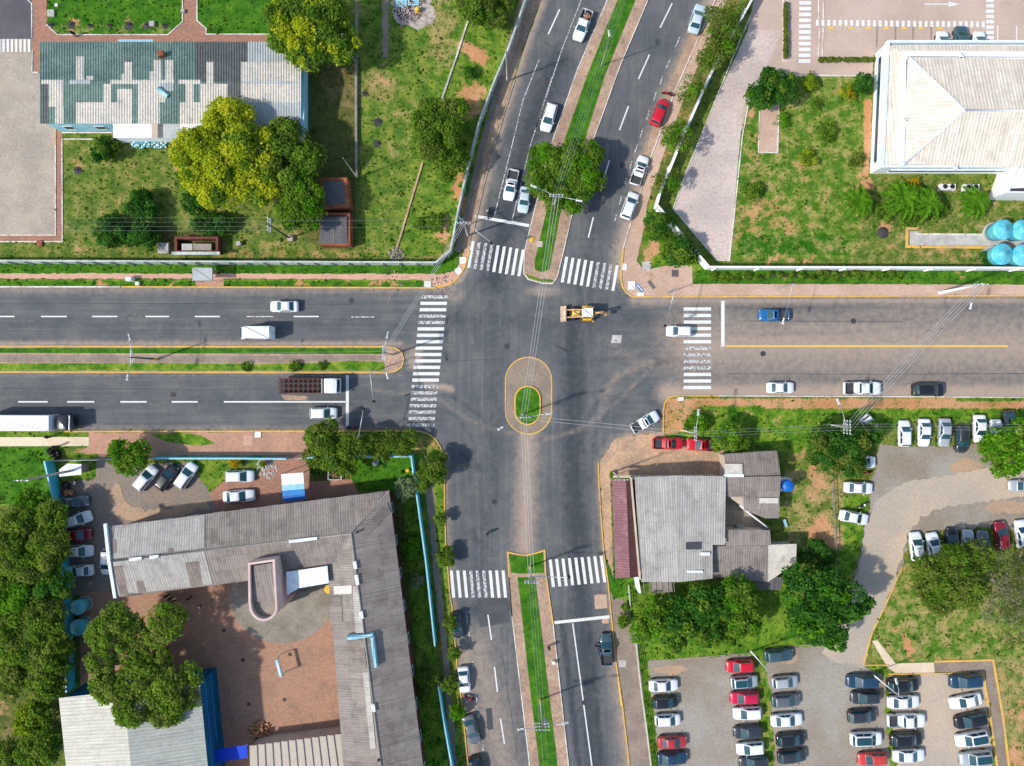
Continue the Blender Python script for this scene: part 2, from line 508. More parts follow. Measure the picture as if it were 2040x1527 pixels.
    def build(s, name, mats, parent=None, at=None, loc=None):
        if not isinstance(mats, (list, tuple)):
            mats = [mats]
        off = Vector(at) if at is not None else (Vector(parent.get('_o', (0, 0, 0))) if parent is not None else Vector((0, 0, 0)))
        me = bpy.data.meshes.new(name)
        me.from_pydata([Vector(p) - off for p in s.v], [], s.f)
        for m in mats:
            me.materials.append(M[m] if isinstance(m, str) else m)
        me.polygons.foreach_set('material_index', s.mi)
        me.polygons.foreach_set('use_smooth', s.sm)
        if s.uv:
            ul = me.uv_layers.new(name='UVMap')
            for fi, uvs in s.uv.items():
                st = me.polygons[fi].loop_start
                for i, q in enumerate(uvs):
                    ul.data[st + i].uv = q
        me.update()
        o = bpy.data.objects.new(name, me)
        COL.objects.link(o)
        if loc is not None:
            o.location = loc
        elif parent is not None:
            o.parent = parent
            o['_o'] = tuple(off)
        elif at is not None:
            o.location = at
            o['_o'] = tuple(off)
        return o


def tag(o, label=None, cat=None, group=None, kind=None):
    for k, v in (('label', label), ('category', cat), ('group', group), ('kind', kind)):
        if v:
            o[k] = v
    return o


def thing(name, label, cat, loc, group=None, rz=0.):
    o = bpy.data.objects.new(name, None)
    o.empty_display_size = .3
    o.location = loc
    o.rotation_euler = (0, 0, rz)
    o['_o'] = tuple(loc)
    COL.objects.link(o)
    return tag(o, label, cat, group)


def struct(o):
    o['kind'] = 'structure'
    return o


# ------------------------------------------------------------------ sheets and kerbs
def W2(pts, h=0.):
    return [P(x, y, h) for x, y in pts]


def jit(pts, amp, step=.6):
    out = []
    n = len(pts)
    for i in range(n):
        a, b = pts[i], pts[(i + 1) % n]
        d = b - a
        k = max(1, int(d.length / step))
        nn = Vector((-d.y, d.x, 0)).normalized() if d.length else Vector()
        for j in range(k):
            out.append(a + d * (j / k) + nn * random.uniform(-amp, amp))
    return out


NSHEET = [0]
PAVED = []


def sheet(name, pts, z, m, jitter=0., px=True):
    NSHEET[0] += 1
    z += .0005 * NSHEET[0]          # every sheet lies a little above the one laid before it
    w = W2(pts) if px else [Vector(p) for p in pts]
    PAVED.append(pts)
    if jitter:
        w = jit(w, jitter)
    mb = MB()
    v = [Vector((p.x, p.y, z)) for p in w]
    tr = tessellate_polygon([v])
    fs = []
    for t in tr:
        a, b, c = (v[i] for i in t)
        fs.append(tuple(t) if (b - a).cross(c - a).z > 0 else (t[0], t[2], t[1]))
    mb.add(v, fs)
    return struct(mb.build(name, m))


def strip(mb, pts, w, z0, z1, closed=False):
    """box section along world polyline"""
    n = len(pts)
    nor = []
    for i in range(n):
        if closed:
            d1, d2 = pts[i] - pts[i - 1], pts[(i + 1) % n] - pts[i]
        else:
            d1 = pts[i] - pts[max(i - 1, 0)] if i else pts[1] - pts[0]
            d2 = pts[i + 1] - pts[i] if i < n - 1 else d1
        a, b = Vector((-d1.y, d1.x, 0)).normalized(), Vector((-d2.y, d2.x, 0)).normalized()
        k = a + b
        k = k.normalized() if k.length > 1e-6 else a
        nor.append(k / max(.5, k.dot(a)))
    vs = []
    for p, q in zip(pts, nor):
        for sg, z in ((-1, z0), (-1, z1), (1, z1), (1, z0)):
            vs.append((p.x + q.x * w / 2 * sg, p.y + q.y * w / 2 * sg, z))
    fs = []
    for i in range(n if closed else n - 1):
        a, b = i * 4, (i + 1) % n * 4
        for k in range(4):
            fs.append((a + k, a + (k + 1) % 4, b + (k + 1) % 4, b + k))
    if not closed:
        fs += [(0, 1, 2, 3), (n * 4 - 1, n * 4 - 2, n * 4 - 3, n * 4 - 4)]
    mb.add(vs, fs)


def kerb(pts, m='kerb_white', w=.22, h=.14, closed=False, name='kerb'):
    mb = MB()
    strip(mb, W2(pts), w, -.02, h, closed)
    return struct(mb.build(name, m))


def mark(polys, m='paint_white', z=.016, name='road_marking'):
    mb = MB()
    for p in polys:
        w = W2(p)
        if (w[1] - w[0]).cross(w[2] - w[0]).z < 0:
            w = w[::-1]
        mb.face([(q.x, q.y, z) for q in w])
    return struct(mb.build(name, m))


def seg(x0, y0, x1, y1, w):
    """quad of width w px along a segment"""
    d = Vector((x1 - x0, y1 - y0)).normalized()
    n = Vector((-d.y, d.x)) * w / 2
    return [(x0 + n.x, y0 + n.y), (x1 + n.x, y1 + n.y), (x1 - n.x, y1 - n.y), (x0 - n.x, y0 - n.y)]


def arc(cx, cy, r, a0, a1, n=10, ry=None):
    ry = ry or r
    return [(cx + r * math.cos(math.radians(a0 + (a1 - a0) * i / n)), cy + ry * math.sin(math.radians(a0 + (a1 - a0) * i / n))) for i in range(n + 1)]


def inpoly(px, py, poly):
    r = np.zeros(px.shape, bool)
    n = len(poly)
    for i in range(n):
        x0, y0 = poly[i]
        x1, y1 = poly[(i + 1) % n]
        if y0 == y1:
            continue
        c = ((y0 > py) != (y1 > py)) & (px < (x1 - x0) * (py - y0) / (y1 - y0) + x0)
        r ^= c
    return r


def segdist(px, py, line):
    d = np.full(px.shape, 1e9)
    for (x0, y0), (x1, y1) in zip(line[:-1], line[1:]):
        dx, dy = x1 - x0, y1 - y0
        t = np.clip(((px - x0) * dx + (py - y0) * dy) / (dx * dx + dy * dy + 1e-9), 0, 1)
        d = np.minimum(d, np.hypot(px - x0 - t * dx, py - y0 - t * dy))
    return d
# ================================================================== ground
def set_mask(me, arr):
    at = me.attributes.new('mask', 'FLOAT_COLOR', 'POINT')
    at.data.foreach_set('color', np.ascontiguousarray(arr, np.float32).ravel())


# ground masks: (channel, shape, value, feather px); e = ellipse, p = polygon
BL = [
    ('l', 'p', [(90, -60), (540, -60), (540, 75), (90, 75)], 1.0), ('d', 'p', [(90, 44), (370, 44), (370, 72), (90, 72)], .45),
    ('s', 'e', (142, 50, 14, 12), .7), ('s', 'e', (256, 52, 16, 14), .7), ('s', 'e', (105, 50, 10, 10), .5),
    ('l', 'p', [(124, 283), (345, 283), (400, 420), (330, 470), (124, 480)], .3), ('d', 'p', [(124, 283), (350, 283), (480, 480), (124, 520)], .36),
    ('s', 'e', (153, 332, 16, 34), .42), ('s', 'e', (262, 352, 26, 38), .42), ('s', 'e', (228, 300, 20, 20), .35),
    ('s', 'e', (350, 318, 14, 36), .5), ('s', 'e', (245, 400, 40, 24), .35), ('s', 'e', (290, 480, 60, 16), .45), ('s', 'e', (160, 505, 120, 10), .45),
    ('b', 'p', [(600, 130), (712, 130), (712, 500), (640, 500), (560, 440), (600, 250)], .55), ('b', 'e', (480, 430, 110, 60), .3),  # brown ground beside the block, its shadow put into the colour
    ('b', 'e', (375, 475, 90, 34), .6), ('s', 'p', [(430, 500), (720, 500), (720, 516), (400, 516)], .45), ('d', 'e', (560, 470, 90, 40), .5),
    ('l', 'p', [(720, -60), (900, -60), (935, 40), (880, 200), (820, 420), (770, 515), (720, 515)], .45),
    ('d', 'p', [(640, 130), (712, 130), (712, 215), (640, 215)], .6),
    ('d', 'p', [(640, 130), (880, 120), (870, 300), (820, 510), (640, 510)], .3), ('d', 'e', (755, 170, 50, 40), .8), ('d', 'e', (880, 60, 40, 90), .75), ('d', 'e', (800, 230, 60, 40), .45), ('d', 'e', (795, 300, 30, 40), .55),
    ('d', 'e', (740, 190, 40, 24), .5), ('d', 'e', (760, 450, 30, 40), .45),
    ('s', 'e', (770, 155, 16, 10), .5), ('s', 'e', (752, 245, 13, 10), .5), ('s', 'e', (750, 287, 14, 9), .4), ('s', 'e', (757, 443, 10, 16), .45),
    ('l', 'p', [(905, -60), (1040, -60), (990, 230), (940, 420), (870, 510), (780, 510)], .55),
    ('s', 'e', (948, 105, 34, 22), .95), ('s', 'e', (940, 185, 36, 30), .8), ('s', 'e', (935, 222, 20, 30), .7), ('s', 'e', (916, 395, 12, 60), .85), ('s', 'e', (885, 460, 12, 40), .8), ('s', 'e', (740, 505, 26, 8), .6), ('s', 'e', (855, 510, 40, 7), .6),
    ('b', 'e', (990, 25, 40, 30), .6),
    ('l', 'p', [(-200, 521), (870, 526), (910, 500), (905, 545), (880, 550), (-200, 545)], 1.),
    ('l', 'p', [(-200, 556), (870, 558), (870, 574), (-200, 574)], .95), ('s', 'e', (200, 568, 14, 8), .8), ('s', 'e', (340, 569, 16, 6), .8), ('s', 'e', (600, 569, 14, 7), .8), ('s', 'e', (690, 566, 16, 8), .6), ('s', 'e', (760, 566, 36, 8), .7),
    # north-east garden
    ('l', 'p', [(1480, 150), (1740, 150), (1735, 350), (1700, 520), (1450, 520)], .55), ('d', 'p', [(1480, 150), (1740, 150), (1735, 350), (2200, 380), (2200, 530), (1450, 520)], .46), ('d', 'e', (1560, 340, 90, 60), .5), ('s', 'e', (1500, 280, 20, 70), .4), ('s', 'e', (1640, 400, 60, 40), .35), ('d', 'e', (1650, 480, 60, 20), .5),
    ('s', 'e', (1530, 410, 60, 36), .5), ('s', 'e', (1590, 340, 50, 46), .38), ('s', 'e', (1500, 340, 24, 40), .5), ('s', 'e', (1640, 250, 30, 20), .2), ('s', 'p', [(1722, 200), (1738, 200), (1732, 352), (1720, 352)], .95),
    ('s', 'e', (1545, 450, 100, 16), .5), ('s', 'e', (1720, 370, 18, 30), .8), ('s', 'e', (1770, 450, 24, 20), .75), ('s', 'e', (1800, 500, 50, 12), .5), ('s', 'e', (1880, 505, 80, 14), .5), ('s', 'e', (1480, 440, 26, 60), .5),
    ('s', 'e', (1570, 518, 80, 6), .7), ('l', 'p', [(1470, 466), (1690, 466), (1690, 508), (1470, 508)], 1.),
    ('d', 'e', (1830, 430, 120, 30), .45), ('s', 'e', (1560, 200, 22, 12), .35), ('s', 'e', (1495, 215, 8, 40), .8), ('d', 'e', (1980, 410, 60, 14), .6),
    ('l', 'p', [(1380, 530), (2250, 530), (2250, 568), (1380, 568)], 1.), ('s', 'e', (1650, 552, 14, 10), .5), ('s', 'e', (1552, 556, 12, 10), .45), ('s', 'e', (1910, 548, 8, 10), .5),
    ('l', 'p', [(1275, 420), (1310, 410), (1400, 530), (1380, 570), (1300, 560)], .85), ('s', 'e', (1298, 498, 16, 26), .8), ('s', 'e', (1286, 455, 8, 30), .6),
    # strip of street trees
    ('l', 'p', [(1500, -50), (1370, 260), (1310, 410), (1285, 410), (1330, 250), (1470, -50)], .3), ('b', 'p', [(1500, -50), (1370, 260), (1310, 410), (1290, 400), (1450, -50)], .5), ('s', 'p', [(1500, -50), (1370, 260), (1310, 410), (1290, 400), (1450, -50)], .36),
    # south-east
    ('s', 'p', [(1325, 795), (2250, 797), (2250, 815), (1330, 812)], .72), ('l', 'p', [(1340, 812), (2250, 815), (2250, 835), (1800, 835), (1750, 870), (1700, 905), (1560, 900), (1445, 870), (1340, 880)], .85),
    ('s', 'p', [(1322, 812), (1395, 812), (1370, 860), (1322, 866)], .68), ('s', 'e', (1430, 825, 40, 10), .5), ('s', 'e', (1545, 840, 20, 14), .5), ('s', 'e', (1500, 828, 24, 9), .5), ('b', 'e', (1690, 830, 100, 20), .3),
    ('l', 'p', [(1800, 795), (2250, 795), (2250, 815), (1800, 812)], .6),
    ('d', 'p', [(1560, 935), (1680, 935), (1680, 1100), (1570, 1100)], .68), ('s', 'e', (1630, 960, 34, 40), .6), ('s', 'e', (1640, 1060, 36, 34), .8), ('s', 'e', (1595, 910, 20, 14), .55), ('l', 'e', (1595, 1000, 24, 44), .7), ('s', 'e', (1600, 1080, 20, 12), .4),
    ('l', 'p', [(1665, 990), (1730, 990), (1715, 1100), (1690, 1150), (1665, 1150)], .75), ('b', 'e', (1672, 1090, 12, 60), .35),
    ('l', 'p', [(1240, 1160), (1560, 1160), (1640, 1280), (1640, 1300), (1290, 1320), (1260, 1300)], .85), ('b', 'p', [(1260, 1150), (1560, 1150), (1560, 1240), (1270, 1250)], .4),
    ('l', 'p', [(1200, 1110), (1230, 1100), (1270, 1150), (1240, 1195), (1218, 1190)], 1.), ('b', 'e', (1290, 1175, 30, 18), .5),
    ('d', 'p', [(1790, 1120), (2250, 1120), (2250, 1320), (1740, 1320), (1735, 1250)], .56), ('l', 'p', [(1790, 1120), (2250, 1120), (2250, 1320), (1740, 1320), (1735, 1250)], .6),
    ('s', 'e', (1808, 1290, 14, 26), .85), ('s', 'e', (1790, 1250, 20, 12), .45), ('s', 'e', (1790, 1160, 12, 40), .45), ('d', 'e', (1800, 1270, 40, 40), .5), ('s', 'e', (1930, 1296, 40, 10), .35), ('b', 'e', (1930, 1170, 110, 60), .3),
    ('d', 'p', [(1982, 1310), (2250, 1310), (2250, 1700), (2000, 1700)], .65), ('s', 'e', (2030, 1430, 18, 40), .7), ('s', 'e', (2025, 1510, 24, 30), .7), ('s', 'e', (2010, 1370, 14, 24), .3),
    ('l', 'p', [(1515, 1300), (1530, 1300), (1545, 1600), (1525, 1600)], .7), ('d', 'p', [(1500, 1300), (1530, 1300), (1555, 1600), (1520, 1600)], .4), ('l', 'p', [(1735, 1320), (1770, 1340), (1785, 1600), (1760, 1600)], .7), ('d', 'e', (1768, 1450, 20, 80), .35),
    ('l', 'p', [(1262, 1280), (1290, 1280), (1320, 1600), (1305, 1600)], .85),
    # south-west
    ('l', 'p', [(-200, 890), (110, 890), (110, 980), (60, 1040), (-200, 1040)], 1.), ('d', 'e', (48, 935, 14, 12), .5),
    ('b', 'p', [(-200, 1030), (90, 1000), (140, 1130), (150, 1380), (110, 1600), (-200, 1600)], .55), ('l', 'p', [(-200, 1030), (90, 1000), (140, 1130), (150, 1380), (110, 1600), (-200, 1600)], .5), ('s', 'e', (10, 1400, 20, 40), .5), ('d', 'e', (15, 1440, 20, 80), .6),
    ('l', 'p', [(-200, 861), (175, 861), (175, 872), (-200, 872)], .6), ('l', 'p', [(-200, 888), (175, 888), (175, 892), (-200, 892)], .9),
    ('l', 'p', [(135, 905), (195, 905), (195, 950), (135, 950)], .7), ('s', 'e', (165, 902, 24, 8), .7),
    ('l', 'p', [(380, 920), (460, 920), (445, 960), (420, 985), (380, 940)], .6),
    ('l', 'p', [(700, 915), (820, 915), (820, 985), (700, 980)], 1.2), ('b', 'p', [(612, 915), (700, 920), (700, 985), (612, 1000)], .6),
    ('l', 'p', [(790, 985), (830, 950), (865, 1280), (900, 1600), (840, 1600), (800, 1150)], .8), ('b', 'p', [(775, 985), (805, 985), (828, 1280), (850, 1600), (838, 1600), (800, 1280)], .6), ('b', 'e', (845, 1325, 24, 40), .5),  # brown strip paints the school's shade into the ground
    ('l', 'p', [(600, 862), (830, 862), (880, 905), (886, 1100), (895, 1250), (925, 1600), (905, 1600), (860, 1100), (835, 915), (600, 905)], .6),
    ('s', 'p', [(835, 870), (868, 880), (880, 905), (820, 905)], .55), ('s', 'e', (920, 1300, 8, 30), .7),
    ('b', 'p', [(845, 1000), (862, 1000), (900, 1330), (915, 1600), (895, 1600), (870, 1300)], .5),
]


GM = []


def make_ground():
    x0, x1, y0, y1, st = -82., 82., -63., 63., .42
    xs = np.arange(x0, x1 + st / 2, st)
    ys = np.arange(y0, y1 + st / 2, st)
    X, Y = np.meshgrid(xs, ys)
    X = X.ravel()
    Y = Y.ravel()
    px, py = X * K + CX, CY - Y * K
    # wobble so that the patch outlines are uneven
    wx = px + 7 * np.sin(py * .085 + 1.3 * np.sin(px * .05)) + 4 * np.sin(py * .31 + px * .11)
    wy = py + 7 * np.sin(px * .078 + 1.7 * np.sin(py * .043)) + 4 * np.sin(px * .27 - py * .13)
    mk = np.zeros((len(X), 4))
    mk[:, 0], mk[:, 1], mk[:, 2], mk[:, 3] = .1, .3, .2, .05
    ch = dict(s=0, l=1, d=2, b=3)
    for c, shp, g, val in BL:
        if shp == 'e':
            f = np.clip(1.45 - np.hypot((wx - g[0]) / g[2], (wy - g[1]) / g[3]) * 1.0, 0, 1)
        else:
            f = inpoly(px, py, g).astype(float)
        i = ch[c]
        mk[:, i] = np.maximum(mk[:, i], val * f) if c != 'l' else np.where(f > .5, val, mk[:, i])
    nx, ny = len(xs), len(ys)
    # outer ring out to the horizon
    v = np.column_stack([X, Y, np.zeros_like(X)])
    far = 900.
    ring = np.array([(-far, -far, 0), (far, -far, 0), (far, far, 0), (-far, far, 0)])
    nb = len(v)
    v = np.vstack([v, ring])
    mk = np.vstack([mk, np.tile([.15, .4, .3, .1], (4, 1))])
    i = np.arange(nx - 1)[None, :] + np.arange(ny - 1)[:, None] * nx
    q = np.stack([i, i + 1, i + 1 + nx, i + nx], -1).reshape(-1, 4)
    c00, c10, c01, c11 = 0, nx - 1, (ny - 1) * nx, ny * nx - 1
    faces = q.tolist() + [(nb, nb + 1, c10, c00), (nb + 1, nb + 2, c11, c10), (nb + 2, nb + 3, c01, c11), (nb + 3, nb, c00, c01)]
    # the long edges of the ring share only corner vertices, so drop them 2 mm to stay clean
    me = bpy.data.meshes.new('ground')
    me.from_pydata(v.tolist(), [], faces)
    GM.extend([xs, ys, mk[:nb].reshape(ny, nx, 4)])
    set_mask(me, mk)
    me.materials.append(M['ground'])
    o = bpy.data.objects.new('ground', me)
    COL.objects.link(o)
    struct(o)


make_ground()

# ================================================================== roads
NL = [(1122, -90), (1080, 0), (1050, 80), (1025, 160), (1003, 230), (985, 290), (966, 360), (952, 420), (942, 465), (935, 500), (926, 532), (914, 553), (896, 567), (868, 573)]
NR = [(1260, 592), (1248, 584), (1240, 572), (1237, 556), (1237, 545), (1242, 494), (1258, 440), (1276, 382), (1295, 317), (1315, 265), (1345, 180), (1397, 65), (1425, 0), (1462, -90)]
SR = [(1256, 1545), (1240, 1407), (1227, 1320), (1217, 1220), (1212, 1165), (1203, 1105), (1198, 1040), (1193, 960), (1192, 922)]
SL = [(820, 858), (840, 860), (856, 866), (868, 876), (877, 890), (885, 909), (886, 1014), (888, 1084), (896, 1182), (901, 1212), (910, 1320), (921, 1410), (932, 1520), (936, 1560)]
SE = [(1192, 922), (1226, 872), (1321, 862), (1321, 820), (1324, 804), (1332, 793), (1345, 789)]


def make_road():
    out = [(-160, 573)] + NL[::-1] + NR[::-1] + [(1260, 592), (2200, 590), (2200, 794)] + SE[::-1] + SR[::-1] + [(1262, 1620), (945, 1620)] + SL[::-1] + [(-160, 858)]
    # NL runs from the top down: outline goes west edge -> up the left kerb -> down the right kerb
    PAVED.append(out)
    pts = [P(x, y) for x, y in out]
    dense = []
    for i in range(len(pts)):
        a, b = pts[i], pts[(i + 1) % len(pts)]
        k = max(1, int((b - a).length / .8))
        dense += [a + (b - a) * j / k for j in range(k)]
    nb = len(dense)
    gx, gy = np.meshgrid(np.arange(-92, 94, .55), np.arange(-66, 66, .55))
    gx = gx.ravel() + rng.uniform(-.08, .08, gx.size)
    gy = gy.ravel() + rng.uniform(-.08, .08, gy.size)
    poly = [(p.x, p.y) for p in dense]
    ins = inpoly(gx, gy, poly) & (segdist(gx, gy, [(p.x, p.y) for p in pts] + [(pts[0].x, pts[0].y)]) > .3)
    V = [Vector((p.x, p.y)) for p in dense] + [Vector((a, b)) for a, b in zip(gx[ins], gy[ins])]
    r = delaunay_2d_cdt(V, [(i, (i + 1) % nb) for i in range(nb)], [], 1, 1e-5)
    v = np.array([(p.x, p.y, .008) for p in r[0]])
    f = [tuple(t) for t in r[2]]
    me = bpy.data.meshes.new('road')
    me.from_pydata(v.tolist(), [], f)
    px, py = v[:, 0] * K + CX, CY - v[:, 1] * K
    mk = np.zeros((len(v), 4))
    mk[:, 3] = 1

    def near(line, w):
        return np.clip(1 - segdist(px, py, line) / w, 0, 1)
    D = mk[:, 0]

    def dust(line, w, k):
        np.maximum(D, near(line, w) * k, out=D)

    def disc(cx, cy, rx, ry, k):
        return np.clip(1.5 - 1.5 * np.hypot((px - cx) / rx, (py - cy) / ry), 0, 1) * k
    dust([(-160, 576), (900, 576)], 26, .55)
    dust([(-160, 686), (800, 686)], 16, .75)
    dust([(-160, 746), (800, 746)], 10, .5)
    dust([(-160, 853), (830, 856)], 14, .6)
    dust([(1260, 600), (2200, 598)], 20, .75)
    dust([(1330, 783), (2200, 785)], 44, 1.)
    dust([(1380, 690), (2200, 690)], 150, .78)
    dust([(950, 1290), (1010, 1560)], 90, .62)
    dust([(1320, 690), (2200, 690)], 26, .45)
    dust(NL, 22, .9)
    dust(NR[4:], 40, .95)
    dust(NR[8:], 46, 1.)
    dust(SR[1:], 22, .55)
    dust([(1256, 1545), (1240, 1407), (1227, 1320)], 44, .7)
    dust(SL[5:], 26, .6)
    dust([(1052, 866), (1048, 960), (1045, 1095)], 46, .85)
    dust([(930, 1290), (1000, 1290), (1040, 1560)], 60, .35)
    dust([(925, 1300), (945, 1560)], 50, .75)
    dust([(1200, 790), (1230, 750), (1300, 720)], 22, .55)
    dust([(1195, 840), (1200, 800), (1225, 752)], 14, .4)
    dust([(850, 768), (900, 775)], 14, .9)
    dust([(1230, 700), (1340, 740)], 50, .4)
    dust([(575, 792), (610, 795)], 10, .8)
    for a in ((1290, 890, 110, 46, 1.), (1240, 905, 60, 40, .8), (1052, 770, 70, 90, .3), (1080, 580, 60, 20, .6), (905, 590, 40, 30, .5), (825, 715, 30, 40, .7), (1330, 660, 60, 60, .45), (1800, 650, 480, 90, .5), (1800, 740, 480, 60, .5), (1600, 770, 300, 20, .5), (1200, 680, 30, 30, .3)):
        np.maximum(D, disc(*a), out=D)
    G = mk[:, 1]

    def dark(line, w, k):
        np.maximum(G, near(line, w) * k, out=G)
    dark([(1110, 120), (1050, 280), (1005, 440), (985, 560)], 60, .75)
    dark([(1215, 330), (1190, 420), (1165, 540)], 44, .5)
    dark([(980, 600), (985, 900), (960, 1150)], 50, .45)
    dark([(1140, 640), (1140, 900), (1150, 1110), (1185, 1560)], 52, .75)
    dark([(1120, 1240), (1158, 1560)], 13, .9)
    dark([(1172, 1240), (1202, 1560)], 13, .85)
    dark([(900, 640), (1300, 640)], 60, .45)
    dark([(-160, 640), (800, 650)], 50, .35)
    dark([(-160, 800), (830, 800)], 44, .4)
    dark([(1450, 667), (1700, 665)], 9, .9)
    dark([(1440, 612), (1740, 610)], 12, .6)
    dark([(1180, 720), (1340, 705)], 16, .5)
    dark([(1310, 722), (1350, 718), (1400, 733)], 12, .9)
    dark([(950, 1215), (1020, 1210)], 30, .7)
    dark([(971, 1380), (974, 1450)], 9, .7)
    dark([(925, 910), (950, 930)], 30, .6)
    dark([(940, 1060), (960, 1090)], 30, .6)
    # turning tyre tracks over the junction
    for ln_, k in (([(830, 770), (900, 790), (960, 830), (985, 900), (990, 1000)], .55), ([(835, 800), (910, 830), (945, 880), (955, 980)], .45), ([(1360, 720), (1270, 735), (1200, 780), (1165, 850), (1155, 960)], .6), ([(1360, 745), (1290, 755), (1220, 800), (1185, 870), (1178, 1000)], .5),
                   ([(985, 560), (975, 620), (930, 660), (840, 665)], .5), ([(1150, 560), (1160, 610), (1220, 640), (1360, 640)], .5), ([(1010, 560), (990, 700), (1000, 900)], .4), ([(1120, 900), (1110, 760), (1150, 600)], .4), ([(880, 640), (1000, 610), (1200, 620)], .4), ([(1100, 880), (1010, 900), (960, 960)], .4)):
        dark(ln_, 11, k)
    for ln_, k in (([(740, 778), (860, 790), (960, 850), (1090, 880), (1200, 830)], .45), ([(1060, 880), (1150, 860), (1230, 800), (1300, 730)], .5), ([(930, 640), (960, 760), (960, 860)], .35), ([(1130, 560), (1120, 690)], .3)):
        dust(ln_, 10, k)
    mk[:, 2] = np.where((py < 575) | (py > 870) | ((px > 900) & (px < 1230) & (np.abs(py - 720) < 160)), 1., 0.)
    set_mask(me, mk)
    me.materials.append(M['road'])
    o = bpy.data.objects.new('road', me)
    COL.objects.link(o)
    struct(o)


make_road()

# ---- kerbs along the carriageways
kerb([(-160, 572), (240, 572)], 'kerb_white')
kerb([(242, 572), (870, 574)], 'kerb_yellow')
kerb(NL[3:9], 'kerb_grey')
kerb(NL[9:], 'kerb_yellow')
kerb(NR[:6], 'kerb_yellow')
kerb(NR[5:], 'kerb_white', .16)
kerb([(1260, 592), (1330, 592), (2200, 589)], 'kerb_yellow')
kerb([(1321, 862), (1321, 820), (1324, 804), (1332, 793), (1345, 789), (1430, 789)], 'kerb_yellow', .18)
kerb([(1431, 789), (2200, 793)], 'kerb_white', .16)
kerb([(130, 860), (820, 859)], 'kerb_yellow')
kerb(SL, 'kerb_yellow', .16)
kerb(SR, 'kerb_yellow', .16)
# dusty gutter strips beside the northern carriageways
mark([[(1397, 65), (1345, 180), (1295, 317), (1283, 355), (1268, 350), (1285, 300), (1330, 175), (1380, 60)]], 'dust_strip', .012, 'road_shoulder')

# ---- medians
WM = [(-160, 690), (770, 691), (788, 694), (800, 702), (805, 717), (800, 732), (788, 740), (770, 743), (-160, 742)]


def raised(name, pts, z, m, zlo=-.02):
    mb = MB()
    mb.prism([(p.x, p.y) for p in W2(pts)], zlo, z)
    return struct(mb.build(name, m))


def masked_prism(name, pts, z, mask):
    w = W2(pts)
    mb = MB()
    mb.prism([(p.x, p.y) for p in w], -.02, z)
    o = mb.build(name, 'ground')
    set_mask(o.data, np.tile(mask, (len(o.data.vertices), 1)))
    return struct(o)


raised('median_strip', WM, .12, 'dust_strip')
kerb(WM[:2], 'kerb_yellow', .19, .15)
kerb([WM[-1], WM[-2]], 'kerb_yellow', .19, .15)
kerb(WM[1:8], 'kerb_yellow', .19, .15)
masked_prism('grass_verge', [(-160, 694), (766, 694), (766, 706), (-160, 703)], .15, (.05, 1., .05, 0))
masked_prism('grass_verge', [(-160, 725), (300, 724), (520, 726), (640, 723), (700, 719), (766, 722), (766, 739), (-160, 739)], .15, (.22, .8, .2, .05))
sheet('path', [(-160, 708), (760, 709), (760, 718), (640, 720), (520, 723), (-160, 722)], .125, 'path_grey')
NMo = [(1246, -90), (1207, 7), (1150, 140), (1102, 277), (1066, 414), (1045, 500), (1043, 545), (1052, 557), (1080, 565), (1100, 566), (1110, 552), (1120, 512), (1139, 430), (1180, 285), (1235, 132), (1291, 0), (1330, -90)]
raised('median_strip', NMo, .12, 'dust_strip')
kerb(NMo, 'kerb_white', .13, .15)
masked_prism('grass_verge', [(1272, -90), (1230, 0), (1170, 150), (1127, 272), (1090, 414), (1065, 522), (1066, 538), (1080, 543), (1094, 538), (1097, 525), (1116, 427), (1167, 272), (1205, 150), (1266, 0), (1304, -90)], .15, (-.1, 1.15, -.1, -.1))
masked_prism('grass_verge', [(1046, 546), (1075, 556), (1100, 558), (1104, 562), (1078, 562), (1054, 555)], .15, (.1, .9, .2, 0))
SM = [(1011, 1100), (1030, 1104), (1048, 1106), (1068, 1102), (1085, 1096), (1087, 1142), (1102, 1245), (1132, 1520), (1142, 1620), (1064, 1620), (1053, 1507), (1020, 1228), (1014, 1150)]
raised('median_strip', SM, .12, 'dust_strip')
kerb(SM[-2:] , 'kerb_yellow', .14, .15)
kerb([SM[-1]] + SM[:6], 'kerb_yellow', .19, .15)
kerb(SM[5:7], 'kerb_yellow', .2, .15)
kerb(SM[6:9], 'kerb_white', .15, .15)
kerb([SM[-4], SM[-3], SM[-2], SM[-1]], 'kerb_white', .15, .15)
masked_prism('grass_verge', [(1014, 1104), (1048, 1109), (1082, 1100), (1084, 1141), (1040, 1143), (1018, 1141)], .15, (-.05, 1.1, 0, 0))
masked_prism('grass_verge', [(1031, 1150), (1066, 1150), (1092, 1370), (1108, 1500), (1116, 1620), (1082, 1620), (1074, 1520), (1057, 1382), (1040, 1230)], .15, (-.05, 1.1, 0, -.1))
# central island
CI = arc(1053, 758, 46, 180, 360, 14) + arc(1053, 819, 46, 0, 180, 14)
sheet('traffic_island', CI, .012, 'island_paving')
kerb(CI, 'kerb_yellow', .17, .06, True)
CG = arc(1051, 795, 25, 180, 360, 12) + arc(1051, 819, 25, 0, 180, 12, 27)
masked_prism('grass_verge', CG, .16, (-.05, 1.1, 0, 0))
kerb(CG, 'kerb_yellow', .19, .2, True)

# ---- crosswalks
random.seed(3)


def stripes(name, quads, faded=()):
    mark([q for i, q in enumerate(quads) if i not in faded], 'paint_white', .016, name)
    if faded:
        mark([quads[i] for i in faded], 'paint_faded', .016, name)


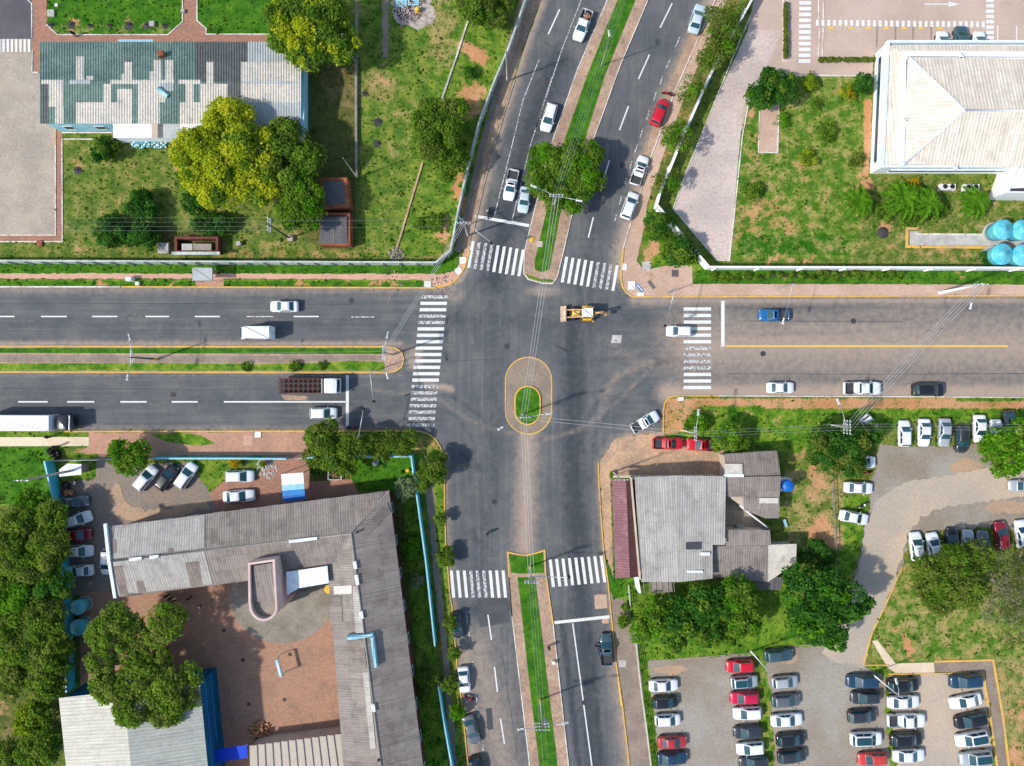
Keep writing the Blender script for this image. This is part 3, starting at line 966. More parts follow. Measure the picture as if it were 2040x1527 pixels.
q = []
for i in range(21):
    y = 592 + 12.75 * i
    x = 839 - (y - 592) * .105
    q.append([(x, y - 3.2), (x + 53, y - 3.2), (x + 52.5, y + 3.2), (x - .5, y + 3.2)])
stripes('crosswalk', q, (0, 3, 4, 14, 15, 16, 17, 18, 19, 20))
q = []
for i in range(9):
    x, y = 942.5 + 12.5 * i, 481 + 2.1 * i
    q.append([(x - 3, y), (x + 3, y), (x - 6, y + 53), (x - 12, y + 53)])
stripes('crosswalk', q, (1, 2, 3))
q = []
for i in range(9):
    x, y = 1129 + 12.6 * i, 512 + 2.1 * i
    q.append([(x - 3, y), (x + 3, y), (x - 6, y + 51), (x - 12, y + 51)])
stripes('crosswalk', q, (5, 6, 7))
q = [[(1362, 616 + 13.05 * i - 3.2), (1416.5, 616 + 13.05 * i - 3.2), (1416.5, 616 + 13.05 * i + 3.2), (1362, 616 + 13.05 * i + 3.2)] for i in range(13)]
stripes('crosswalk', q, (6, 7, 8, 9))
q = [[(899 + 12.9 * i - 3, 1137), (899 + 12.9 * i + 3, 1137), (904 + 12.9 * i + 3, 1191), (904 + 12.9 * i - 3, 1191)] for i in range(9)]
stripes('crosswalk', q, (3, 4, 5))
q = [[(1096 + 12.7 * i - 3, 1115 - .9 * i), (1096 + 12.7 * i + 3, 1115 - .9 * i), (1102.5 + 12.8 * i + 3, 1170 - 1.2 * i), (1102.5 + 12.8 * i - 3, 1170 - 1.2 * i)] for i in range(9)]
stripes('crosswalk', q)
mark([seg(692, 748, 692, 850, 6), seg(1440, 600, 1440, 691, 7)], 'paint_white', .016, 'stop_line')
mark([seg(946, 431, 1054, 450, 6)], 'paint_white', .016, 'stop_line')
mark([seg(1103, 1241, 1214, 1229, 6)], 'paint_white', .016, 'stop_line')
# ---- lane lines
mark([seg(a, 631, b, 631, 2.6) for a, b in ((-60, 29), (82, 133), (183, 234), (290, 337), (388, 438), (585, 635))] + [seg(a, 801, b, 801, 3) for a, b in ((-70, -20), (36, 95), (134, 188), (240, 292), (342, 394), (446, 690))], 'paint_white', .016, 'lane_marking')
mark([seg(490, 631, 545, 631, 2.4), seg(700, 632, 745, 632, 2.2)], 'paint_faded', .016, 'lane_marking')
mark([seg(*s, 2.6) for s in ((1115, 19, 1092, 69), (1339, 7, 1315, 56), (1294, 109, 1272, 158), (1252, 212, 1234, 260), (1214, 320, 1199, 369), (1182, 433, 1172, 474), (972, 1225, 979, 1275), (985, 1329, 991, 1379), (997, 1432, 1005, 1482), (1360, -50, 1345, -6))], 'paint_white', .016, 'lane_marking')
mark([seg(*s, 1.8) for s in ((1074, 119, 1042, 200), (1042, 200, 1020, 290), (1160, -5, 1119, 100), (1119, 100, 1057, 288), (1057, 288, 1020, 440), (1099, 155, 1068, 255), (1020, 290, 985, 430))], 'paint_faded', .016, 'lane_marking')
mark([seg(1141, 1242, 1179, 1525, 2.4), seg(1179, 1525, 1190, 1610, 2.4)], 'paint_white', .016, 'lane_marking')
mark([seg(*s, 2) for s in ((1354, 75, 1345, 96), (1335, 119, 1327, 136), (1320, 152, 1315, 169), (1307, 185, 1302, 201), (1294, 220, 1288, 239), (1281, 257, 1275, 275), (1270, 288, 1265, 304), (1259, 321, 1255, 336), (1248, 354, 1245, 368), (1238, 392, 1234, 408), (1228, 428, 1225, 440), (929, 1217, 931, 1245), (934, 1258, 936, 1278), (941, 1318, 943, 1330), (948, 1382, 950, 1396), (952, 1412, 955, 1430), (961, 1484, 963, 1500))], 'paint_faded', .016, 'lane_marking')
mark([seg(1446, 690, 2008, 690, 3.4)], 'paint_yellow', .016, 'lane_marking')
mark([seg(1238, 1407, 1232, 1360, 2.4), seg(1240, 1407, 1254, 1525, 2.4)], 'paint_yellow', .016, 'lane_marking')
mark([seg(*q_, 1.1) for q_ in ((-60, 606, 300, 605), (300, 605, 700, 607), (-60, 660, 460, 659), (-60, 775, 540, 776), (1450, 745, 1760, 746), (1760, 746, 2120, 744), (1480, 640, 1800, 641), (960, 900, 958, 1130), (1150, 880, 1158, 1100), (1060, 250, 1015, 420), (1230, 200, 1190, 330), (1000, 1300, 1030, 1500), (1010, 640, 1130, 700), (900, 720, 1000, 715), (1110, 690, 1190, 730), (1120, 1330, 1205, 1318), (1020, 155, 1145, 118))], 'seam_shadow', .0135, 'seam_and_shadow')  # last line paints the thin pole's shadow onto the road
sheet('manhole_slab', [(1220, 668), (1239, 668), (1237, 684), (1217, 684)], .02, 'concrete')
sheet('asphalt_patch', [(951, 1192), (1009, 1192), (1016, 1240), (955, 1250)], .012, 'asphalt_new', .05)
sheet('asphalt_patch', [(967, 1412), (979, 1410), (983, 1452), (972, 1455)], .012, 'asphalt_new', .08)
sheet('asphalt_patch', [(1184, 1186), (1208, 1184), (1210, 1212), (1186, 1214)], .012, 'tan_walk', .08)
sheet('asphalt_patch', [(560, 788), (612, 790), (606, 797), (566, 797)], .012, 'dust_strip', .1)
for x_, y_ in ((345, 786), (1520, 705), (1700, 640), (700, 600), (985, 1000), (1130, 1010), (1090, 160), (1240, 330), (1165, 1400), (1010, 690)):
    mb = MB()
    mb.lathe(P(x_, y_) + Vector((0, 0, .009)), [(.42, 0), (.42, .012), (.34, .012), (.33, .008), (0, .01)], 20)
    struct(mb.build('manhole_cover', 'dark_iron'))
mb = MB()
mb.cyl(P(1227, 679, 0) + Vector((0, 0, .02)), .12, .01, 12)
struct(mb.build('manhole_cover', 'dark_iron'))

# ================================================================== pavements, yards and lots
Z1, Z2, Z3 = .004, .008, .012
sheet('sidewalk', [(1262, 591), (1330, 591), (2200, 588), (2200, 568), (1800, 567), (1380, 566), (1378, 528), (1330, 529), (1282, 540), (1268, 520), (1280, 470), (1286, 430), (1290, 405), (1308, 350), (1330, 285), (1352, 225), (1395, 120), (1440, 20), (1480, -90), (1465, -90), (1428, 0), (1399, 65), (1347, 180), (1317, 265), (1297, 317), (1278, 382), (1260, 440), (1244, 494), (1239, 545), (1242, 572), (1250, 584)], .03, 'tan_walk', .05)
sheet('garden_soil', [(1284, 545), (1300, 540), (1306, 556), (1296, 560)], .036, 'tan_dirt', .2)
sheet('parking_lot', [(1520, -90), (2200, -90), (2200, 110), (1740, 110), (1738, 150), (1590, 151), (1530, 160), (1490, 205), (1478, 260), (1440, 240), (1475, 130)], Z1, 'parking_tan')
sheet('plaza', [(1480, 215), (1453, 519), (1428, 518), (1341, 416), (1365, 345), (1400, 262), (1440, 170), (1490, 60), (1560, 60), (1520, 150)], Z2, 'paver')
kerb([(1490, 212), (1479, 270), (1453, 520), (1428, 519), (1341, 416), (1366, 345), (1400, 262), (1463, 107), (1500, 20)], 'kerb_white', .16, .1)
kerb([(1585, 151), (1740, 152)], 'kerb_white', .2, .1)
for pl in ([(1560, -60), (1560, 122), (1588, 122)], [(1569, -60), (1569, 115), (1587, 115), (1587, 121)], [(1631, -60), (1631, 38)], [(1640, -60), (1640, 38)], [(1633, 55), (1630, 122), (1738, 124)], [(1640, 56), (1638, 115), (1738, 116)]):
    kerb(pl, 'kerb_white', .14, .1)
mark([[(1592 - .012 * y, y - 3.6), (1616 - .012 * y, y - 3.6), (1616 - .012 * y, y + 3.6), (1592 - .012 * y, y + 3.6)] for y in [-40 + 11.6 * i for i in range(15)]], 'paint_white', .045, 'crosswalk')
mark([[(1625 + 11.4 * i, 40 + .12 * i), (1631 + 11.4 * i, 40 + .12 * i), (1631 + 11.4 * i, 52 + .12 * i), (1625 + 11.4 * i, 52 + .12 * i)] for i in range(30)], 'paint_white', .045, 'crosswalk')
mark([[(1964, y - 3.4), (1980, y - 3.4), (1980, y + 3.4), (1964, y + 3.4)] for y in [-30 + 10.6 * i for i in range(11)]], 'paint_white', .045, 'crosswalk')
mark([seg(1841, 9, 1890, 9, 2.2), [(1889, 4), (1912, 9.5), (1889, 14), (1889, 13)]], 'paint_white', .045, 'road_marking')
mark([seg(x, 52, x, 95, 2.6) for x in (1987, 2025)], 'paint_white', .045, 'parking_line')
mark([seg(x, 54, x - 1, 95, 2.6) for x in (1747, 1784, 1819, 1855)], 'path_grey', .045, 'parking_line')
mark([[(x, 54), (x + 10, 54), (x + 10, 59), (x, 59)] for x in (1650, 1690, 1725, 1760, 1796, 1830, 1868)], 'paint_yellow', .045, 'parking_line')
sheet('garden_path', [(1512, 222), (1552, 207), (1549, 304), (1512, 303)], .02, 'tan_walk')
kerb([(1552, 207), (1549, 305), (1511, 304), (1513, 222)], 'kerb_white', .14, .1)
sheet('service_path', [(1812, 461), (1812, 489), (2200, 492), (2200, 466), (1830, 466), (1830, 461)], .02, 'concrete')
kerb([(1830, 456), (1807, 456), (1806, 492), (2200, 496)], 'kerb_yellow', .4, .1)
kerb([(1826, 467), (2200, 470)], 'kerb_white', .26, .12)
# north-west yard
sheet('plaza', [(-200, 78), (62, 78), (62, 146), (80, 146), (80, 246), (111, 246), (111, 469), (-200, 469)], Z1, 'plaza')
sheet('driveway', [(-200, -90), (62, -90), (62, 78), (-200, 78)], Z2, 'asphalt_old')
mark([[(-3 + 8.4 * i, 79), (1.6 + 8.4 * i, 79), (1.6 + 8.4 * i, 104), (-3 + 8.4 * i, 104)] for i in range(-4, 8)], 'paint_white', .045, 'crosswalk')
sheet('brick_path', [(66, -90), (93, -90), (93, 50), (115, 70), (335, 70), (364, 44), (364, -90), (393, -90), (393, 42), (411, 62), (411, 68), (600, 68), (600, 90), (80, 90), (80, 145), (63, 145), (63, 10)], Z1, 'brick_red')
for pl in ([(64, 145), (77, 145)], [(65, 100), (64, 146)], [(48, -90), (48, -6), (64, 8), (64, 76)], [(93, 50), (115, 70), (335, 70), (364, 44), (364, -90)], [(393, -90), (393, 42), (411, 58), (411, 69), (540, 69)], [(-200, 469), (111, 469), (111, 290)], [(124, 278), (225, 278)], [(124, 265), (225, 265)], [(124, 278), (125, 482), (-200, 482)]):
    kerb(pl, 'kerb_white', .16, .1)
sheet('brick_path', [(112, 248), (225, 248), (225, 264), (124, 266), (124, 481), (-200, 481), (-200, 470), (112, 470)], Z2, 'brick_red')
kerb([(111, 246), (111, 290)], 'kerb_yellow', .2, .1)
sheet('footpath', [(707, -90), (714, -90), (714, 180), (713, 350), (708, 350), (708, 180)], Z1, 'path_grey', .1)
sheet('footpath', [(762, -90), (775, -90), (774, 115), (762, 115)], Z1, 'path_grey', .15)
sheet('rubble_ground', [(775, -40), (850, -40), (866, 40), (840, 60), (800, 52), (782, 30)], Z1, 'rubble', .5)
kerb([(938, 24), (908, 118)], 'kerb_white', .25, .2)
kerb([(908, 118), (880, 200)], 'concrete', .25, .2)
kerb([(842, 324), (791, 494)], 'tan_dirt', .3, .2)
# pavements north of the west road
sheet('footpath', [(-200, 546), (180, 545), (390, 546), (640, 546), (880, 546), (905, 540), (918, 520), (932, 478), (938, 492), (934, 520), (920, 545), (905, 562), (880, 572), (845, 572), (845, 558), (640, 556), (390, 555), (200, 556), (-200, 555)], Z1, 'pink_walk', .1)
sheet('footpath', [(388, 556), (446, 556), (446, 571), (392, 571)], Z2, 'red_walk')
sheet('sidewalk', [(1072, -90), (1048, 0), (1020, 90), (1000, 165), (975, 260), (950, 360), (928, 440), (914, 500), (936, 490), (948, 430), (964, 360), (982, 290), (1000, 230), (1022, 160), (1047, 80), (1078, 0), (1116, -90)], Z1, 'dust_strip', .12)
sheet('footpath', [(1060, -90), (1036, 0), (1010, 90), (988, 170), (960, 270), (938, 360), (918, 445), (905, 500), (918, 505), (930, 450), (950, 360), (972, 268), (998, 175), (1023, 90), (1050, 0), (1075, -90)], Z2, 'path_grey', .1)
sheet('footpath', [(1035, 20), (1046, -30), (1060, -30), (1022, 110), (1005, 150), (998, 150)], Z3, 'pink_walk', .15)
# south-west pavements
sheet('footpath', [(-200, 872), (177, 871), (177, 889), (-200, 890)], Z2, 'cream_walk')
sheet('sidewalk', [(177, 862), (612, 861), (616, 908), (300, 909), (215, 905), (200, 925), (196, 905), (150, 902), (177, 890)], Z1, 'red_walk', .1)
masked_prism('grass_verge', [(300, 866), (360, 862), (400, 868), (430, 884), (395, 889), (330, 880)], .03, (.2, .8, .2, .05))
sheet('manhole_slab', [(485, 868), (503, 868), (503, 888), (485, 888)], .014, 'pink_walk')
sheet('sidewalk', [(845, 905), (862, 915), (868, 1050), (880, 1180), (896, 1330), (918, 1620), (902, 1620), (884, 1330), (862, 1120), (850, 1000)], Z1, 'path_grey', .12)
sheet('parking_lot', [(196, 905), (215, 925), (380, 922), (420, 985), (440, 1005), (445, 1030), (210, 1060), (222, 1190), (170, 1190), (110, 1180), (105, 990), (140, 960), (190, 955)], Z1, 'gravel_dark', .2)
sheet('brick_path', [(415, 985), (445, 960), (520, 940), (520, 912), (570, 905), (614, 908), (618, 960), (700, 955), (720, 990), (560, 1010), (440, 1030)], Z2, 'brick_red')
sheet('courtyard', [(160, 1180), (240, 1180), (660, 1120), (700, 1500), (430, 1540), (420, 1560), (160, 1400)], Z2, 'brick_court')
sheet('courtyard', arc(562, 1190, 104, 0, 360, 30, 92)[:-1], .013, 'concrete_grey')
# south-east pavements
sheet('forecourt', [(1193, 922), (1226, 873), (1321, 862), (1330, 878), (1380, 880), (1440, 890), (1450, 950), (1216, 950), (1222, 1150), (1206, 1105), (1200, 1040)], .012, 'tan_dirt', .1)
sheet('sidewalk', [(1214, 1165), (1220, 1150), (1228, 1190), (1250, 1200), (1270, 1280), (1306, 1620), (1264, 1620), (1243, 1407), (1229, 1320), (1219, 1220)], Z1, 'path_grey', .1)
masked_prism('grass_verge', [(1207, 1118), (1222, 1150), (1234, 1190), (1222, 1196), (1212, 1160)], .05, (0, 1., 0, 0))
sheet('rear_yard', [(1442, 985), (1482, 985), (1485, 1012), (1534, 1052), (1534, 1064), (1442, 1064)], Z1, 'concrete_grey')
sheet('parking_lot', [(1752, 886), (1830, 892), (1960, 886), (2200, 880), (2200, 1075), (2050, 1060), (1985, 1050), (1815, 1062), (1798, 1120), (1765, 1200), (1735, 1262), (1722, 1330), (1640, 1330), (1636, 1300), (1690, 1210), (1712, 1100), (1728, 1030), (1738, 950)], Z1, 'gravel', .35)
sheet('driveway', [(1640, 1312), (1690, 1210), (1712, 1120), (1728, 1030), (1758, 985), (1800, 962), (1880, 948), (2000, 925), (2200, 905), (2200, 960), (2060, 985), (1960, 1000), (1880, 1010), (1835, 1030), (1808, 1064), (1795, 1120), (1765, 1200), (1735, 1262), (1722, 1328)], Z2, 'gravel_pale', .3)
sheet('gravel_patch', arc(1925, 930, 34, 0, 360, 14, 16)[:-1], .006, 'gravel_tan', .35)
sheet('gravel_patch', arc(2010, 1010, 50, 0, 360, 14, 12)[:-1], .006, 'gravel_tan', .35)
sheet('gravel_patch', arc(1560, 1310, 30, 0, 360, 14, 12)[:-1], .03, 'gravel_tan', .3)
sheet('gravel_patch', arc(1335, 1335, 36, 0, 360, 14, 10)[:-1], .03, 'gravel_tan', .3)
sheet('gravel_patch', [(218, 985), (232, 960), (240, 975), (250, 1000), (290, 1018), (350, 1012), (410, 998), (420, 1010), (350, 1032), (270, 1042), (228, 1025)], .03, 'gravel_tan', .3)
sheet('parking_lot', [(1292, 1318), (1495, 1302), (1520, 1500), (1524, 1620), (1318, 1620), (1305, 1440)], Z1, 'gravel', .3)
sheet('parking_lot', [(1524, 1296), (1640, 1285), (1725, 1328), (1762, 1346), (1766, 1450), (1784, 1620), (1552, 1620), (1536, 1400)], Z2, 'gravel', .35)
sheet('parking_lot', [(1768, 1346), (1960, 1340), (1988, 1620), (1800, 1620), (1778, 1440)], Z1, 'gravel_pale', .25)
sheet('driveway', [(1636, 1300), (1690, 1210), (1712, 1150), (1780, 1150), (1765, 1200), (1735, 1262), (1722, 1330), (1660, 1318)], Z3, 'gravel_pale', .2)
sheet('footpath', [(1737, 1277), (1748, 1276), (1784, 1322), (1860, 1320), (1862, 1341), (1784, 1341), (1768, 1330)], Z2, 'cream_walk')
sheet('footpath', [(1862, 1320), (1974, 1316), (1982, 1330), (1996, 1430), (2016, 1620), (2000, 1620), (1976, 1440), (1962, 1340), (1862, 1339)], Z2, 'path_grey')
for pl, w in (([(1797, 1130), (1764, 1205), (1737, 1260), (1720, 1325), (1770, 1325)], .16), ([(1862, 1318), (1978, 1315), (1998, 1430), (2014, 1560)], .3), ([(1770, 1343), (1864, 1342), (1958, 1340)], .2), ([(1958, 1340), (1974, 1440), (1996, 1600)], .3)):
    kerb(pl, 'kerb_yellow', w, .12)
kerb([(1293, 1318), (1500, 1301)], 'kerb_grey', .1, .08)
kerb([(1530, 1292), (1634, 1283)], 'kerb_grey', .1, .08)


# ---- weeds and grass tufts over the lawns: nobody could count them
def tufts():
    xs, ys, mk = GM
    n = 85000
    X, Y = rng.uniform(-79.5, 79.5, n), rng.uniform(-60, 60, n)
    ix = np.clip(((X - xs[0]) / (xs[1] - xs[0])).round().astype(int), 0, len(xs) - 1)
    iy = np.clip(((Y - ys[0]) / (ys[1] - ys[0])).round().astype(int), 0, len(ys) - 1)
    m = mk[iy, ix]
    px, py = X * K + CX, CY - Y * K
    ok = rng.random(n) < np.clip(1.05 - m[:, 0] * 1.3 - m[:, 3] * .5, .04, 1) * (.35 + .5 * (np.sin(X * 1.1 + 2 * np.sin(Y * .7)) * np.sin(Y * 1.3) > -.2))
    for pl in PAVED:
        ok &= ~inpoly(px, py, pl)
    X, Y, m = X[ok], Y[ok], m[ok]
    k = len(X)
    nn = np.array([0, 0, 1.]) + rng.normal(size=(k, 3)) * .45
    nn /= np.linalg.norm(nn, axis=1, keepdims=True)
    sz = rng.gamma(3., .06, k) + .08
    me = TUFT(np.column_stack([X, Y, .02 + sz * .12]), nn, sz, np.clip(.5 - .35 * m[:, 1] + .5 * m[:, 2] + rng.normal(size=k) * .22, 0, 1))
    o = bpy.data.objects.new('grass_tufts', me)
    COL.objects.link(o)
    tag(o, 'grass tufts and weeds scattered over the lawns and verges', 'grass', kind='stuff')
# ================================================================== walls and fences
def wall(name, label, runs, h, t, m, pillar=None, cat='wall', step=2.54, side=1, pm=None):
    """runs: lists of photo points along the wall top"""
    p0 = P(*runs[0][0], h)
    r = thing(name, label, cat, (p0.x, p0.y, 0))
    for run in runs:
        mb = MB()
        w = [Vector((q.x, q.y, 0)) for q in W2(run, h)]
        strip(mb, w, t, -.05, h)
        mb.build('wall_panel', m, r)
        mb = MB()
        strip(mb, w, t + .06, h, h + .05)
        mb.build('coping', pm or m, r)
    if pillar:
        proto = None
        for run in runs:
            w = [Vector((q.x, q.y, 0)) for q in W2(run, h)]
            acc = step / 2
            for a, b in zip(w[:-1], w[1:]):
                L = (b - a).length
                d = (b - a).normalized()
                n = Vector((d.y, -d.x, 0)) * side
                while acc < L:
                    c = a + d * acc + n * (t / 2 + pillar / 2 - .01)
                    if -88 < c.x < 88 and -66 < c.y < 66:
                        if proto is None:
                            mb = MB()
                            mb.box((0, 0, h / 2), (pillar, pillar, h - .04), bev=.03)
                            proto = mb.build('pillar', pm or m)
                            o = proto
                            o.parent = r
                        else:
                            o = proto.copy()
                            COL.objects.link(o)
                            o.parent = r
                        o.location = c - r.location
                        o.rotation_euler = (0, 0, math.atan2(d.y, d.x))
                    acc += step
                acc -= L
    return r


wall('boundary_wall', 'long weathered pale concrete wall with pillars above the grass verge north of the west road', [[(-140, 519), (868, 523), (897, 499), (912, 420), (932, 330), (955, 240), (985, 160), (1015, 90), (1046, 0), (1076, -80)]], 2.2, .18, 'old_wall', .2, step=2.56, side=1)
wall('boundary_wall', 'bright white wall with diagonal corner around the garden of the white building', [[(2160, 534), (1413, 532), (1309, 408), (1316, 384), (1370, 252), (1420, 140), (1498, 0), (1530, -60)]], 2.2, .2, 'white_wall', .2, step=6.5, side=-1)
wall('compound_wall', 'cyan painted wall around the school yard and its parking', [[(300, 914), (456, 914), (570, 915)], [(607, 913), (700, 911), (819, 910), (823, 942), (833, 1010), (848, 1120), (866, 1288)], [(872, 1362), (884, 1440), (903, 1545), (915, 1610)], [(88, 919), (104, 988), (114, 1060), (122, 1140), (128, 1250), (132, 1380)]], 2.0, .16, 'cyan_wall', pm='lightblue')
wall('yard_wall', 'low dark brown wall running up through the lawn beside a bare footpath', [[(709, 118), (709, 240), (710, 350)]], .5, .3, 'concrete_grey')


def post_fence(name, label, run, h, m, step=2.2, rails=(.5, 1.)):
    p0 = P(*run[0], h)
    r = thing(name, label, 'fence', (p0.x, p0.y, 0))
    w = [Vector((q.x, q.y, 0)) for q in W2(run, h)]
    for k in rails:
        mb = MB()
        mb.tube([p + Vector((0, 0, h * k)) for p in w], .05, 6)
        mb.build('rail', m, r)
    acc = 0
    proto = None
    for a, b in zip(w[:-1], w[1:]):
        L = (b - a).length
        d = (b - a).normalized()
        while acc < L:
            c = a + d * acc
            if proto is None:
                mb = MB()
                mb.box((0, 0, h / 2), (.12, .12, h), bev=.02)
                proto = o = mb.build('post', m)
            else:
                o = proto.copy()
                COL.objects.link(o)
            o.parent = r
            o.location = c - r.location
            acc += step
        acc -= L
    return r


post_fence('yard_fence', 'pale concrete post fence between the south sidewalk and the parking lot', [(1268, 1282), (1279, 1380), (1290, 1460), (1302, 1560), (1308, 1610)], 1.3, 'concrete', 2.4, (.15, .35, .55, .75, .97))
post_fence('yard_fence', 'short pale fence under the clump of trees next to the maroon awning', [(1253, 1168), (1257, 1210)], 1.2, 'concrete', 1.5, (.3, .6, .97))
post_fence('garden_fence', 'rusty slack wire fence along the edge of the dry yard behind the grey house', [(1661, 960), (1666, 1060), (1668, 1150)], 1.1, 'grey_bark', 1.8, (.5, .95))


def sliding_gate(name, label, a, b, h, m):
    pa, pb = P(*a, h), P(*b, h)
    r = thing(name, label, 'gate', (pa.x, pa.y, 0))
    pa, pb = Vector((pa.x, pa.y, 0)), Vector((pb.x, pb.y, 0))
    mb = MB()
    for z in (.12, h):
        mb.tube([pa + Vector((0, 0, z)), pb + Vector((0, 0, z))], .04, 6)
    for e in (pa, pb):
        mb.tube([e, e + Vector((0, 0, h))], .05, 6)
    mb.build('gate_frame', m, r)
    mb = MB()
    n = int((pb - pa).length / .16)
    for i in range(1, n):
        c = pa.lerp(pb, i / n)
        mb.tube([c + Vector((0, 0, .12)), c + Vector((0, 0, h))], .014, 4)
    mb.build('gate_bars', m, r)


sliding_gate('metal_gate', 'grey barred sliding gate at the car entrance beside the round green tree', (196, 917), (298, 914), 1.8, 'steel')
sliding_gate('metal_gate', 'grey barred gate at the brick paved entrance by the blue awning', (571, 915), (606, 914), 1.8, 'steel')
sliding_gate('metal_gate', 'thin grey railing beside the pile of dark junk and white roofed shed', (90, 919), (196, 917), 1.8, 'steel')


# ================================================================== buildings
def V3(p, z):
    return Vector((p.x, p.y, z))


def eave_walls(r, pts, h, m, inset=.35, name='wall'):
    """walls under a roof outline (world pts, ccw or cw)"""
    n = len(pts)
    c = sum((Vector((p.x, p.y, 0)) for p in pts), Vector()) / n
    ins = []
    ar = sum(pts[i].x * pts[(i + 1) % n].y - pts[(i + 1) % n].x * pts[i].y for i in range(n))
    sg = 1 if ar > 0 else -1
    for i in range(n):
        d1 = Vector((pts[i].x - pts[i - 1].x, pts[i].y - pts[i - 1].y)).normalized()
        d2 = Vector((pts[(i + 1) % n].x - pts[i].x, pts[(i + 1) % n].y - pts[i].y)).normalized()
        n1, n2 = Vector((-d1.y, d1.x)) * sg, Vector((-d2.y, d2.x)) * sg
        k = (n1 + n2).normalized()
        k = k / max(.4, k.dot(n1))
        ins.append(Vector((pts[i].x + k.x * inset, pts[i].y + k.y * inset, 0)))
    mb = MB()
    mb.prism([(p.x, p.y) for p in ins], -.1, h - .12, top=True)
    mb.build(name, m, r)
    return ins


def windows(r, a, b, n, out, z=1., w=1.4, h=1.2, fm='white_wall'):
    """n windows between wall corners a and b; out = outward sign"""
    d = (b - a).normalized()
    nn = Vector((d.y, -d.x, 0)) * out
    rz = math.atan2(d.y, d.x)
    for i in range(n):
        c = a.lerp(b, (i + .5) / n) + nn * .02
        mb = MB()
        for dx, dz, sx, sz in ((-w / 2, 0, .08, h + .08), (w / 2, 0, .08, h + .08)):
            mb.box(c + d * dx + Vector((0, 0, z + h / 2)), (sx, .1, sz), rz)
        for dz in (0, h):
            mb.box(c + Vector((0, 0, z + dz)), (w - .08, .1, .08), rz)
        f = mb.build('window', fm, r)
        mb = MB()
        mb.box(c + Vector((0, 0, z + h / 2)), (w - .09, .05, h - .09), rz)
        mb.build('pane', 'car_glass', f, at=f['_o'])


def door(r, a, b, t, out, m='terracotta', w=1., h=2.1):
    d = (b - a).normalized()
    nn = Vector((d.y, -d.x, 0)) * out
    c = a.lerp(b, t) + nn * .03
    rz = math.atan2(d.y, d.x)
    mb = MB()
    mb.box(c + Vector((0, 0, h / 2)), (w, .08, h), rz)
    f = mb.build('door', m, r)
    mb = MB()
    mb.box(c + nn * .06 + d * (w * .38) + Vector((0, 0, 1.)), (.12, .05, .04), rz)
    mb.build('handle', 'steel', f, at=f['_o'])


